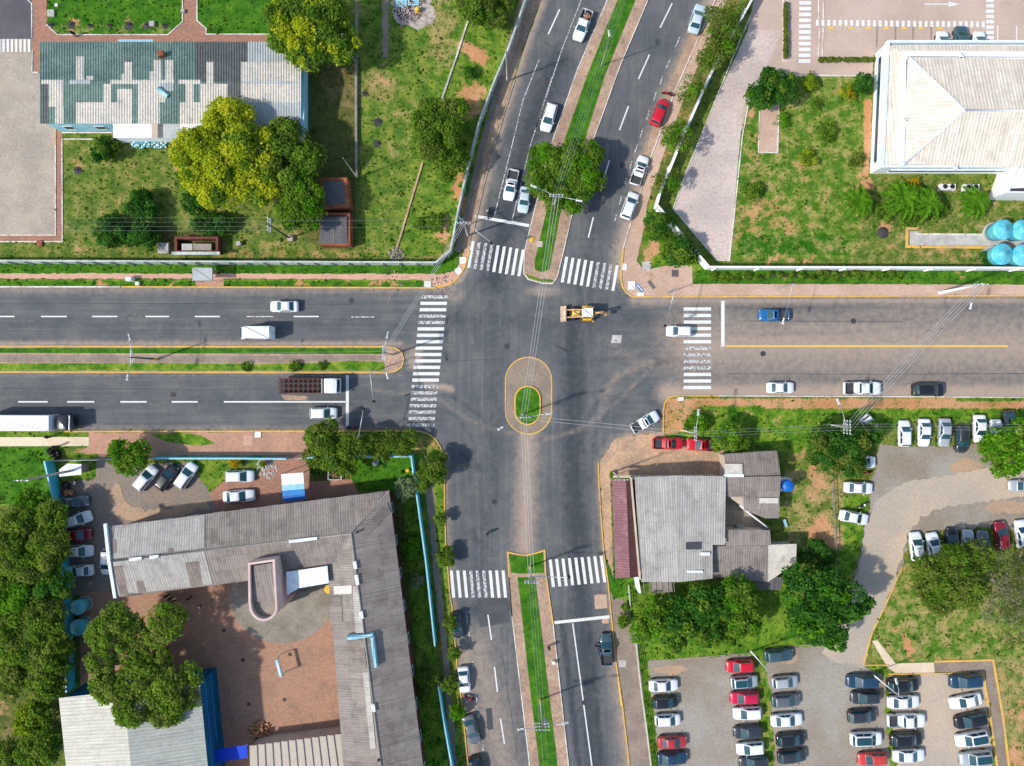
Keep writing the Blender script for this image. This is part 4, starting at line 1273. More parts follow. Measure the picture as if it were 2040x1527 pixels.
# ---- north-west long school block with a patched corrugated roof
def long_block():
    he, hr = 4.0, 5.1
    r = thing('school_block', 'long low block with patchy green and white corrugated roof beside the yellow green tree', 'building', V3(P(340, 165), 0))
    rects = [  # (x0,y0,x1,y1,material) later ones on top
        (80, 84, 480, 247, 1), (453, 84, 480, 247, 2), (390, 84, 453, 165, 2),
        (480, 84, 600, 247, 3), (494, 84, 600, 124, 4), (480, 84, 494, 124, 2), (480, 124, 600, 162, 3), (480, 162, 600, 169, 4), (480, 204, 600, 247, 4),
        (83, 158, 125, 168, 3), (97, 168, 125, 213, 3), (83, 168, 97, 247, 2), (110, 213, 127, 247, 3), (152, 113, 167, 160, 3), (138, 159, 180, 167, 4), (172, 152, 186, 160, 3),
        (206, 167, 222, 247, 3), (152, 204, 234, 247, 3), (234, 178, 263, 247, 3), (220, 159, 346, 168, 3), (248, 124, 263, 160, 3), (242, 148, 248, 160, 3), (222, 168, 234, 204, 1),
        (275, 165, 318, 247, 3), (306, 120, 322, 160, 3), (330, 122, 345, 165, 3), (298, 143, 306, 160, 3), (318, 165, 345, 182, 4), (318, 182, 330, 207, 3), (263, 168, 275, 247, 1),
        (356, 159, 400, 168, 3), (370, 168, 385, 205, 3), (358, 205, 453, 247, 3), (398, 168, 453, 205, 3), (411, 123, 426, 168, 3), (385, 168, 398, 205, 1)]
    xs = np.arange(80, 600.01, 1.3)
    ys = [84, 113, 120, 124, 135, 143, 148, 152, 159.5, 162, 165, 168, 178, 182, 190, 204.5, 213, 230, 247]
    mb = MB()
    vs = []
    for y in ys:
        h = he + (hr - he) * (1 - abs(y - 162) / (78 if y < 162 else 85))
        for i, x in enumerate(xs):
            q = P(x, y, h)
            vs.append((q.x, q.y, h + (.07 if i % 4 < 2 else 0)))
    n = len(xs)
    fs, mi = [], []
    for j in range(len(ys) - 1):
        for i in range(n - 1):
            xm, ym = (xs[i] + xs[i + 1]) / 2, (ys[j] + ys[j + 1]) / 2
            k = 0
            for x0, y0, x1, y1, m_ in rects:
                if x0 <= xm <= x1 and y0 <= ym <= y1:
                    k = m_ - 1
            fs.append((j * n + i, (j + 1) * n + i, (j + 1) * n + i + 1, j * n + i + 1))
            mi.append(k)
    mb.v = vs
    mb.f = fs
    mb.mi = mi
    mb.sm = [False] * len(fs)
    mb.build('roof', ['sheet_green', 'sheet_brown', 'sheet_white', 'sheet_pale'], r)
    A, B, C, D = (V3(P(x, y, he), 0) for x, y in ((82, 86), (601, 86), (601, 246), (82, 246)))
    w = eave_walls(r, [A, B, C, D], he, 'lightblue', .25)
    # gable ends close the triangle under the roof
    for x, name in ((600.8, 'gable'), (80.5, 'gable')):
        mb = MB()
        a, b, c = P(x, 84, he), P(x, 247, he), P(x, 162, hr)
        for p in (a, b):
            p.z = he - .15
        mb.face([a, b, Vector((c.x, c.y, hr))])
        mb.build(name, 'lightblue' if x > 300 else 'sheet_brown', r)
    mb = MB()
    strip(mb, [V3(P(602.5, 136, he), 0), V3(P(602.5, 272, he), 0)], .5, 3.4, he + .06)
    mb.build('parapet', 'lightblue', r)
    windows(r, w[0], w[1], 9, -1)
    windows(r, w[3], w[2], 8, 1)
    # lower white lean-to on the yard side
    mb = MB()
    for i, (x0, x1, k) in enumerate(((225, 270, 4), (270, 302, 4), (302, 314, 2), (314, 325, 3), (325, 341, 1), (341, 358, 1), (358, 420, 4), (420, 470, 4), (470, 545, 4), (545, 602, 1))):
        z = .003 * (i % 2)
        a, b, c, d = P(x0, 246, 3.3), P(x1, 246, 3.3), P(x1, 275, 2.8), P(x0, 275, 2.8)
        for q in (a, b, c, d):
            q.z += z
        mb.plane([d, c, b, a], m=k)
    mb.build('lean_to_roof', ['sheet_white', 'sheet_pale', 'beige_wall', 'sheet_brown', 'white_block'], r)
    mb = MB()
    strip(mb, [V3(P(226, 272, 2.7), 0), V3(P(600, 272, 2.7), 0)], .15, 0, 2.7)
    mb.build('wall', 'white_wall', r)
    # teal canopy strip at the back, brick vent, broken panel
    mb = MB()
    mb.plane([P(236, 82, 3), P(236, 79, 2.9), P(305, 79, 2.9), P(305, 82, 3)])
    mb.plane([P(236, 82, 3), P(305, 82, 3), P(305, 84, 3.1), P(236, 84, 3.1)])
    mb.build('awning', 'lightblue', r)
    mb = MB()
    p = P(323, 110, 4.6)
    mb.box((p.x, p.y, 4.8), (.8, .8, .9), .3)
    mb.build('vent', 'terracotta', r)
    mb = MB()
    a = P(316, 176, 5.05)
    b = P(335, 193, 4.75)
    mb.tube([a + Vector((0, 0, .12)), b + Vector((0, 0, .1))], .3, 6)
    mb.build('broken_panel', 'lightblue', r)


long_block()


def gable_building():
    """south-west L shaped school"""
    he, hr = 5.2, 7.0
    r = thing('school_building', 'large L shaped school with worn grey sheet roof around the brick courtyard', 'building', V3(P(600, 1150), 0))
    A, B, C, D, E, F = ((214, 1049), (775, 978), (852, 1600), (690, 1600), (653, 1137), (233, 1191))
    R0, R1, R2 = (222, 1118), (700, 1064), (769, 1600)
    e = lambda p: P(*p, he)
    g = lambda p: P(*p, hr)
    mb = MB()
    for q in ((e(A), e(B), g(R1), g(R0)), (e(F), e(E), g(R1), g(R0)), (e(E), e(D), g(R2), g(R1)), (e(B), e(C), g(R2), g(R1))):
        for tri in ((q[0], q[1], q[2]), (q[0], q[2], q[3])):
            mb.plane(tri, u=q[1] - q[0], org=q[0])
    mb.build('roof', 'roof_fibre', r)
    # newer and older sheets laid over the old ones
    planes = dict(n=(e(A), e(B), g(R1), g(R0)), s=(e(F), e(E), g(R1), g(R0)), w=(e(E), e(D), g(R2), g(R1)), e=(e(B), e(C), g(R2), g(R1)))

    def hit(px, py, q):
        o = Vector((0, 0, HC))
        d = P(px, py) - o
        dg = q[2] - q[0]
        side = lambda v: dg.x * (v.y - q[0].y) - dg.y * (v.x - q[0].x)
        for c_ in (q[1], q[3]):         # the triangle on whose side of the fold the point falls
            n_ = (c_ - q[0]).cross(dg)
            w_ = o + d * ((q[0] - o).dot(n_) / d.dot(n_))
            if side(w_) * side(c_) >= 0:
                break
        return w_
    lift = .05
    for k, m, pts in (('n', 'roof_fibre_light', [(230, 1048), (408, 1026), (408, 1092), (223, 1114)]), ('n', 'roof_tile_old', [(217, 1076), (245, 1073), (245, 1100), (221, 1103)]), ('n', 'roof_tile_old', [(334, 1088), (347, 1086), (347, 1099), (334, 1100)]),
                      ('n', 'roof_tile_old', [(714, 988), (768, 981), (732, 1028), (714, 1030)]),
                      ('s', 'roof_fibre_light', [(225, 1120), (407, 1098), (424, 1164), (234, 1187)]), ('s', 'roof_tile_old', [(369, 1121), (397, 1118), (404, 1166), (381, 1169)]), ('s', 'roof_tile_old', [(272, 1158), (287, 1156), (291, 1179), (276, 1181)]),
                      ('s', 'roof_tile_old', [(224, 1129), (245, 1126), (256, 1183), (240, 1185)]),
                      ('w', 'roof_tile_old', [(655, 1190), (680, 1188), (683, 1240), (658, 1242)]), ('w', 'sheet_white', [(665, 1168), (701, 1166), (701, 1183), (665, 1184)]), ('w', 'roof_fibre_light', [(703, 1168), (714, 1166), (726, 1260), (708, 1262)]),
                      ('w', 'roof_tile_old', [(692, 1277), (726, 1274), (730, 1330), (696, 1332)]), ('w', 'roof_fibre_light', [(722, 1340), (734, 1338), (749, 1490), (738, 1492)]),
                      ('e', 'roof_tile_old', [(772, 1000), (778, 1020), (730, 1070), (718, 1064)])):
        q = planes[k]
        lift += .004
        mb2 = MB()
        mb2.plane([hit(x, y, q) + Vector((0, 0, lift)) for x, y in pts], u=q[1] - q[0])
        mb2.build('roof_sheet', m, r)
    mb = MB()
    mb.tube([g(R0) + Vector((0, 0, .05)), g(R1) + Vector((0, 0, .0))], .12, 6)
    mb.tube([g(R1) + Vector((0, 0, .05)), g(R2) + Vector((0, 0, .0))], .12, 6)
    mb.tube([g(R1), e(B) + Vector((0, 0, -.02))], .08, 6)
    mb.tube([g(R1), e(E) + Vector((0, 0, .03))], .08, 6)
    mb.build('ridge_cap', 'roof_fibre_light', r)
    for t0, t1 in ((.075, .13), (.74, .86), (.16, .2)):
        mb = MB()
        mb.box(g(R0).lerp(g(R1), (t0 + t1) / 2) + Vector((0, -.05, .15)), ((g(R1) - g(R0)).length * (t1 - t0), .55, .16), math.atan2((g(R1) - g(R0)).y, (g(R1) - g(R0)).x), bev=.04)
        mb.build('ridge_repair', 'white_wall', r)
    for t0, t1 in ((.1, .13), (.15, .19), (.285, .315), (.63, .66)):
        mb = MB()
        mb.box(g(R1).lerp(g(R2), (t0 + t1) / 2) + Vector((0, 0, .15)), ((g(R2) - g(R1)).length * (t1 - t0), .6, .16), math.atan2((g(R2) - g(R1)).y, (g(R2) - g(R1)).x), bev=.04)
        mb.build('ridge_repair', 'white_wall', r)
    pts = [V3(e(p), 0) for p in (A, B, C, D, E, F)]
    w = eave_walls(r, pts, he, 'maroon_wall', .55)
    windows(r, w[0], w[1], 10, -1)
    windows(r, w[1], w[2], 9, -1)
    windows(r, w[3], w[4], 7, -1)
    door(r, w[0], w[1], .66, -1)
    door(r, w[3], w[4], .5, -1)
    # gable at the west end with its light-blue parapet
    mb = MB()
    mb.face([e(A) - Vector((0, 0, .2)), e(F) - Vector((0, 0, .2)), g(R0)])
    mb.build('gable', 'lightblue', r)
    mb = MB()
    a, f, t = e((211, 1043)), e((231, 1191)), g((219, 1117))
    for p, q in ((a, t), (t, f)):
        d = q - p
        for sgn in (0,):
            nn = Vector((-d.y, d.x, 0)).normalized() * .22
            b0 = [p - nn, p + nn, q + nn, q - nn]
            mb.add([v + Vector((0, 0, z)) for z in (-.1, .3) for v in b0], [(0, 1, 2, 3), (7, 6, 5, 4), (0, 4, 5, 1), (1, 5, 6, 2), (2, 6, 7, 3), (3, 7, 4, 0)])
    mb.build('parapet', 'blue_white', r)
    # light-blue L parapet left over on the east wing roof
    mb = MB()
    for p, q in (((691, 1271), (744, 1264)), ((742, 1268), (749, 1329))):
        a, b = P(*p, 7), P(*q, 7)
        c = (a + b) / 2
        d = b - a
        mb.box((c.x, c.y, 6.8), (Vector((d.x, d.y)).length, .55, 1.1), math.atan2(d.y, d.x), bev=.05)
    mb.build('parapet', 'lightblue', r)
    for x, y in ((712, 1060), (755, 1512)):
        mb = MB()
        p = P(x, y, 6.7)
        mb.cyl((p.x, p.y, 6.6), .16, .7, 10)
        mb.build('vent', 'black', r)
    return r


gable_building()


def stair_tower():
    r = thing('stair_tower', 'pale pink rounded tower with sunken grey roof at the inner corner of the school', 'building', V3(P(560, 1165), 0))
    h = 8.6
    o = [(496, 1124), (545, 1117)] + [(545, 1117)][:0] + [(550, 1204)] + arc(525, 1206, 27, 0, 178, 10, 30)[1:] + [(497, 1200)]
    pts = [V3(P(*p, h), 0) for p in o]
    mb = MB()
    strip(mb, [p for p in pts], .3, -.1, h, True)
    mb.build('wall', 'pink_wall', r)
    mb = MB()
    mb.prism([(p.x, p.y) for p in pts], h - 1., h - .9)
    mb.build('roof_slab', 'concrete_grey', r)
    mb = MB()
    mb.plane([P(504, 1128, h - .4), P(544, 1122, h - .4), P(549, 1196, h - .7), P(505, 1202, h - .7)])
    mb.build('roof', 'roof_fibre', r)
    # lower flared base seen on the court side
    mb = MB()
    q = [V3(P(x, y, 3.2), 0) for x, y in ((545, 1120), (566, 1112), (572, 1180), (582, 1186), (560, 1216), (549, 1210))]
    mb.prism([(p.x, p.y) for p in q], -.1, 3.2)
    mb.build('stair_block', 'pink_wall', r)
    # white canopy
    r2 = thing('white_canopy', 'bright white flat canopy between the pink tower and the school roof', 'canopy', V3(P(610, 1150), 0))
    mb = MB()
    c = [P(570, 1140, 6.1), P(652, 1128, 6.1), P(655, 1162, 6.1), P(596, 1172, 6.1), P(572, 1186, 6.1)]
    mb.prism([(p.x, p.y) for p in c], 6.0, 6.15)
    mb.build('roof', 'canvas_white', r2)
    mb = MB()
    for x, y in ((600, 1168), (650, 1160), (575, 1180)):
        p = P(x, y, 6.)
        mb.tube([(p.x, p.y, 0), (p.x, p.y, 6.)], .07, 8)
    mb.build('column', 'steel', r2)
    r3 = thing('slide', 'small yellow curved slide at the corner of the white canopy', 'slide', V3(P(655, 1176), 0))
    mb = MB()
    p = P(655, 1174, 3.2)
    mb.lathe((p.x, p.y, 2.7), [(0, 0), (.6, .05), (.7, .5), (.5, .55), (0, .5)], 14)
    mb.build('slide_top', 'hazard_yellow', r3)
    mb = MB()
    mb.tube([(p.x, p.y, 0), (p.x, p.y, 2.75)], .1, 8)
    mb.build('post', 'steel', r3)


stair_tower()


def gym():
    r = thing('gym_hall', 'hall with wide pale two tone metal roof below the multi lobed tree', 'building', V3(P(270, 1470), 0))
    he, hr = 6.2, 7.3
    A, B, C, D = (117, 1391), (398, 1361), (421, 1600), (139, 1600)
    R0, R1 = (246, 1377), (268, 1600)
    mb = MB()
    mb.plane([P(*A, he), P(*D, he), P(*R1, hr), P(*R0, hr)], u=P(*D, he) - P(*A, he), m=0)
    mb.build('roof', 'roof_white', r)
    mb = MB()
    mb.plane([P(*B, he), P(*C, he), P(*R1, hr), P(*R0, hr)], u=P(*C, he) - P(*B, he))
    mb.build('roof', 'roof_whitegrey', r)
    w = eave_walls(r, [V3(P(*p, he), 0) for p in (A, B, C, D)], he, 'blue_wall', .3)
    for z in (2.2, 4.2):
        mb = MB()
        d = w[2] - w[1]
        mb.box((w[1] + w[2]) / 2 + Vector((.04, 0, z)), (d.length, .14, .1), math.atan2(d.y, d.x))
        mb.build('wall_band', 'canvas_sky', r)
    mb = MB()
    mb.face([P(*A, he) - Vector((0, 0, .15)), P(*B, he) - Vector((0, 0, .15)), P(*R0, hr)])
    mb.build('gable', 'blue_wall', r)
    mb = MB()
    p = P(432, 1478, 2.)
    mb.box((p.x, p.y, 2.), (.1, 1., 1.), .1)
    mb.build('red_sign', 'red_paint', r)
    r = thing('metal_roof_shed', 'shed with ribbed cream metal roof beside the log pile at the bottom of the courtyard', 'shed', V3(P(590, 1510), 0))
    mb = MB()
    a, b, c, d = P(497, 1486, 3.2), P(680, 1462, 3.2), P(700, 1600, 3.6), P(500, 1600, 3.6)
    n = 24
    for i in range(n):
        t0, t1 = i / n, (i + 1) / n
        z = .16 if i % 2 else 0
        q = [a.lerp(b, t0), a.lerp(b, t1), d.lerp(c, t1), d.lerp(c, t0)]
        for v in q:
            v.z += z
        mb.face(q[::-1])
        if i:
            mb.face([a.lerp(b, t0) + Vector((0, 0, 0)), a.lerp(b, t0) + Vector((0, 0, .16)), d.lerp(c, t0) + Vector((0, 0, .16)), d.lerp(c, t0)])
    mb.build('roof', 'roof_cream', r)
    eave_walls(r, [V3(p, 0) for p in (a, b, c, d)], 3.1, 'beige_wall', .3)


gym()


def awning(name, label, quad, h0, h1, mats, legs=True, cat='awning'):
    """quad: two points at h1 then two at h0; striped by mats along the slope"""
    a, b = P(*quad[0], h1), P(*quad[1], h1)
    d, c = P(*quad[3], h0), P(*quad[2], h0)
    r = thing(name, label, cat, V3((a + c) / 2, 0))
    n = len(mats)
    for i, m in enumerate(mats):
        mb = MB()
        q = [a.lerp(d, i / n), b.lerp(c, i / n), b.lerp(c, (i + 1) / n), a.lerp(d, (i + 1) / n)]
        mb.plane(q)
        mb.plane([v - Vector((0, 0, .06)) for v in q])
        mb.build('cover', m, r)
    if legs:
        for q in (a, b, c, d):
            mb = MB()
            mb.tube([(q.x, q.y, 0), (q.x, q.y, q.z)], .06, 8)
            mb.build('post', 'steel', r)
    return r


awning('entrance_awning', 'white and blue sloping awning over the brick entrance of the school', [(560, 945), (604, 942), (608, 996), (564, 1000)], 3.0, 3.4, ['canvas_white', 'canvas_white', 'lightblue', 'canvas_sky', 'tank_blue'])
awning('blue_canopy', 'vivid blue canopy joining the hall and the ribbed roof shed', [(425, 1494), (492, 1484), (493, 1510), (427, 1520)], 3.0, 3.2, ['canvas_blue'])


def grey_house():
    r = thing('corner_shop', 'grey roofed corner building with maroon awning beside the south road', 'building', V3(P(1360, 1060), 0))
    h = 4.3
    mb = MB()
    a, b, c, d = P(1264, 951, h), P(1446, 949, h), P(1420, 1153, h), P(1278, 1160, h)
    mid0, mid1 = P(1347, 948, h + .35), P(1353, 1160, h + .35)
    mb.plane([d, a, mid0, mid1], u=mid0 - a)
    e1, e2 = P(1444, 1086, h), P(1420, 1086, h)
    mb.plane([mid0, b, e1, e2, c, mid1], u=b - mid0)
    mb.build('roof', 'roof_fibre_light', r)
    mb = MB()
    for x0, y0, x1, y1, k in ((1366, 1081, 1396, 1095, 1), (1369, 1137, 1400, 1141, 0), (1396, 1101, 1414, 1107, 0)):
        p, q = P(x0, y0, h + .3), P(x1, y1, h + .3)
        mb.box(((p.x + q.x) / 2, (p.y + q.y) / 2, h + .3), (abs(q.x - p.x), abs(q.y - p.y), .12), m=k)
    mb.build('skylight', ['white_wall', 'bed_liner'], r)
    w = eave_walls(r, [V3(p, 0) for p in (a, b, e1, e2, c, d)], h, 'beige_wall', .3)
    windows(r, w[0], w[1], 4, -1)
    door(r, w[5], w[0], .4, -1, 'maroon_wall', 2.4, 2.6)
    # low false-front wall between awning and roof
    mb = MB()
    a2, d2 = P(1258, 952, 4.6), P(1276, 1156, 4.6)
    strip(mb, [V3(a2, 0), V3(d2, 0)], .15, 3.2, 4.6)
    mb.build('parapet', 'beige_wall', r)
    # maroon awning: two slopes
    mb = MB()
    A0, A1, A2, A3 = P(1219, 957, 3.1), P(1247, 957, 3.9), P(1255, 1152, 3.9), P(1226, 1152, 3.1)
    mb.plane([A3, A0, A1, A2], u=A0 - A3)
    mb.build('awning', 'roof_maroon', r)
    mb = MB()
    B0, B1 = P(1266, 955, 3.4), P(1276, 1149, 3.4)
    mb.plane([A1, A2, B1, B0], u=A2 - A1)
    mb.build('awning', 'roof_maroon_dark', r)
    mb = MB()
    for t in (0, .25, .5, .75, 1):
        p = A0.lerp(A3, t)
        mb.tube([(p.x, p.y, 0), (p.x, p.y, 3.1)], .06, 8)
    mb.build('posts', 'steel', r)['kind'] = 'stuff'
    mb = MB()
    strip(mb, [V3(P(1222, 950, 3.2), 0), V3(P(1262, 950, 3.2), 0)], .35, 2.9, 3.25)
    mb.build('fascia', 'beige_wall', r)
    # rear sheds
    r = thing('annex_house', 'brownish grey roofed annex with blue water tank behind the corner shop', 'building', V3(P(1500, 950), 0))
    h = 3.6
    mb = MB()
    q = [P(1443, 905, h), P(1548, 898, h), P(1555, 947, h + .5), P(1446, 949, h + .5)]
    mb.plane(q[::-1], u=q[1] - q[0])
    mb.build('roof', 'roof_tile_old', r)
    mb = MB()
    q2 = [P(1444, 951, h + .4), P(1555, 949, h + .4), P(1553, 992, h), P(1480, 990, h), P(1443, 990, h)]
    mb.plane(q2[::-1], u=q2[1] - q2[0])
    q3 = [P(1480, 990.5, h - .01), P(1553, 992.5, h - .01), P(1552, 1033, h - .4), P(1524, 1033, h - .4), P(1482, 1016, h - .3)]
    mb.plane(q3[::-1], u=q3[1] - q3[0])
    mb.build('roof', 'roof_fibre', r)
    mb = MB()
    for i, (x0, y0, x1, y1) in enumerate(((1443, 924, 1478, 945), (1512, 992, 1550, 1003))):
        zz = h + (.3 if i == 0 else 0)
        mb = MB()
        mb.plane([P(x0, y0, zz) + Vector((0, 0, .2)), P(x1, y0, zz) + Vector((0, 0, .2)), P(x1, y1, zz) + Vector((0, 0, .3 if i == 0 else .06)), P(x0, y1, zz) + Vector((0, 0, .3 if i == 0 else .06))])
        mb.build('roof_sheet', 'sheet_white', r)
    mb = MB()
    mb.box(P(1462, 948, h + .6), (2.9, .4, .15), 0)
    mb.build('ridge_cap', 'white_wall', r)
    w = eave_walls(r, [V3(p, 0) for p in (q[0], q[1], q2[2], q3[2], q3[4], q2[4])], h - .4, 'beige_wall', .35)
    windows(r, w[0], w[1], 2, -1)
    mb = MB()
    strip(mb, [V3(P(1479, 990, 2.6), 0), V3(P(1481, 1013, 2.6), 0), V3(P(1530, 1052, 2.6), 0)], .12, 0, 2.6)
    mb.build('yard_wall', 'white_wall', r)
    t = thing('water_tank', 'deep blue round water tank beside the annex roof', 'water tank', P(1566, 967, 2.4))
    mb = MB()
    c = P(1566, 967, 2.4)
    mb.lathe(c, [(0, 0), (.72, 0), (.86, .15), (.86, .95), (.78, 1.02), (.3, 1.2), (0, 1.22)], 24)
    mb.build('tank', 'tank_blue', t)
    mb = MB()
    mb.box(c - Vector((.1, -.0, 1.3)), (2., 1.9, 2.55), bev=.04)
    mb.build('stand', 'white_wall', t)
    r = thing('rear_shed', 'low grey shed roofs behind the corner shop reaching under the big tree', 'shed', V3(P(1500, 1110), 0))
    h = 3.3
    mb = MB()
    s1 = [P(1446, 1056, h + .3), P(1534, 1057, h + .3), P(1536, 1087, h + .1), P(1446, 1088, h + .1)]
    mb.plane(s1[::-1], u=s1[1] - s1[0])
    s2 = [P(1421, 1088, h + .05), P(1530, 1088, h + .05), P(1530, 1160, h - .5), P(1421, 1150, h - .5)]
    mb.plane(s2[::-1], u=s2[1] - s2[0])
    mb.build('roof', 'roof_fibre', r)
    mb = MB()
    s3 = [P(1528, 1086, h), P(1587, 1084, h), P(1586, 1120, h - .3), P(1545, 1150, h - .5), P(1530, 1160, h - .5)]
    mb.plane(s3[::-1], u=s3[1] - s3[0])
    mb.build('roof', 'sheet_white', r)
    mb = MB()
    s4 = [P(1505, 1150, h - .55), P(1560, 1150, h - .6), P(1556, 1176, h - .8), P(1508, 1176, h - .8)]
    mb.plane(s4[::-1], u=s4[1] - s4[0])
    mb.build('roof', 'roof_darkgrey', r)
    eave_walls(r, [V3(p, 0) for p in (s1[0], s1[1], s1[2], s3[1], s3[2], s3[4], s2[3], s2[0])], h - .6, 'beige_wall', .3)
    r = thing('ruined_lean_to', 'crumbling open lean to with bare rafters below the grey shop roof', 'shed', V3(P(1315, 1165), 0))
    mb = MB()
    for x in range(1282, 1350, 12):
        a, b = P(x, 1158, 3), P(x + 2, 1182, 2.4)
        mb.tube([a, b], .06, 5)
    mb.build('rafters', 'grey_bark', r)['kind'] = 'stuff'
    mb = MB()
    q = [P(1296, 1160, 2.9), P(1338, 1160, 2.9), P(1340, 1180, 2.4), P(1300, 1182, 2.4)]
    mb.plane(q[::-1])
    mb.build('roof', 'roof_fibre', r)
    mb = MB()
    strip(mb, [V3(P(1270, 1150, 3), 0), V3(P(1275, 1182, 3), 0)], .3, 0, 3)
    mb.build('wall', 'white_wall', r)


grey_house()


def white_building():
    r = thing('white_building', 'large white building with cream hipped roof in the garden behind the white wall', 'building', V3(P(1900, 220), 0))
    h = 3.5
    A, B, C, D = (V3(P(x, y), 0) for x, y in ((1744, 107), (2130, 107), (2130, 347), (1733, 347)))
    mb = MB()
    mb.prism([(p.x, p.y) for p in (A, B, C, D)], -.1, h - .5)
    mb.build('wall', 'white_wall', r)
    mb = MB()
    strip(mb, [A, B, C, D], .35, h - .5, h + .25, True)
    mb.build('parapet', 'blue_white', r)
    # long strip windows on the west and south faces
    for (p, q, k) in ((D, A, 1), (D, C, -1)):
        d = (q - p).normalized()
        nn = Vector((-d.y, d.x, 0)) * k
        c = p.lerp(q, .5) + nn * .05
        mb = MB()
        mb.box(c + Vector((0, 0, 1.7)), ((q - p).length * .86, .12, 1.0), math.atan2(d.y, d.x))
        f = mb.build('window', 'car_glass', r)
        mb = MB()
        for z in (1.18, 2.22):
            mb.box(c + nn * .04 + Vector((0, 0, z)), ((q - p).length * .87, .2, .06), math.atan2(d.y, d.x))
        mb.build('frame', 'blue_white', f, at=f['_o'])
    # ring roof, gutter, main hip
    o = [P(1770, 90, h), P(2140, 92, h), P(2140, 331, h), P(1757, 331, h)]
    i = [P(1800, 107, h + .5), P(2140, 112, h + .5), P(2140, 327, h + .5), P(1793, 327, h + .5)]
    mb = MB()
    for k in (0, 3):
        mb.plane([o[k], o[(k + 1) % 4], i[(k + 1) % 4], i[k]], u=i[k] - o[k] if k == 3 else o[1] - o[0])
    mb.build('roof', 'roof_cream', r)
    mb = MB()
    mb.prism([(p.x, p.y) for p in i], h - .3, h + .3)
    mb.build('upper_wall', 'white_wall', r)
    mb = MB()
    strip(mb, [V3(P(2140, 109, h + .7), 0), V3(P(1803, 107, h + .7), 0), V3(P(1796, 330, h + .7), 0)], .75, h + .45, h + .75)
    mb.build('gutter', 'white_wall', r)
    H2, H3 = h + .8, h + 3.2
    a, b, c, d = P(1811, 114, H2), P(2140, 119, H2), P(2140, 338, H2), P(1802, 327, H2)
    k0, k1 = P(1921, 220, H3), P(2160, 222, H3)
    mb = MB()
    mb.plane([a, d, k0], u=d - a)
    mb.plane([b, a, k0, k1], u=b - a)
    mb.plane([d, c, k1, k0], u=c - d)
    mb.build('roof', 'roof_cream', r)
    mb = MB()
    for p, q in ((a, k0), (d, k0), (k0, k1)):
        mb.tube([p + Vector((0, 0, .04)), q + Vector((0, 0, .04))], .16, 6)
    mb.build('ridge_cap', 'white_wall', r)
    mb = MB()
    mb.prism([(p.x, p.y) for p in (P(1806, 118, H2), P(2140, 123, H2), P(2140, 333, H2), P(1806, 322, H2))], h, H2 - .05)
    mb.build('upper_wall', 'white_wall', r)
    for x, y in ((1803, 240), (1915, 110), (1903, 334)):
        mb = MB()
        p = P(x, y, h + .8)
        mb.box((p.x, p.y, h + .85), (.7, .7, .35), bev=.06)
        mb.build('rainwater_box', 'white_wall', r)
    # annex
    r = thing('white_annex', 'plain bright white flat roofed annex at the right edge beside the air conditioners', 'building', V3(P(2000, 370), 0))
    mb = MB()
    q = [V3(P(*p), 0) for p in ((1967, 399), (2140, 402), (2140, 322), (1998, 318), (1985, 350))]
    mb.prism([(p.x, p.y) for p in q], -.1, 4.2)
    mb.build('wall', 'white_wall', r)
    mb = MB()
    strip(mb, q, .2, 4.2, 4.5, True)
    mb.build('parapet', 'white_wall', r)
    mb = MB()
    p = P(2010, 391, 2.)
    mb.box((p.x, p.y + .3, 4.25), (3.2, .5, .06), .05)
    mb.build('window', 'bed_liner', r)


white_building()


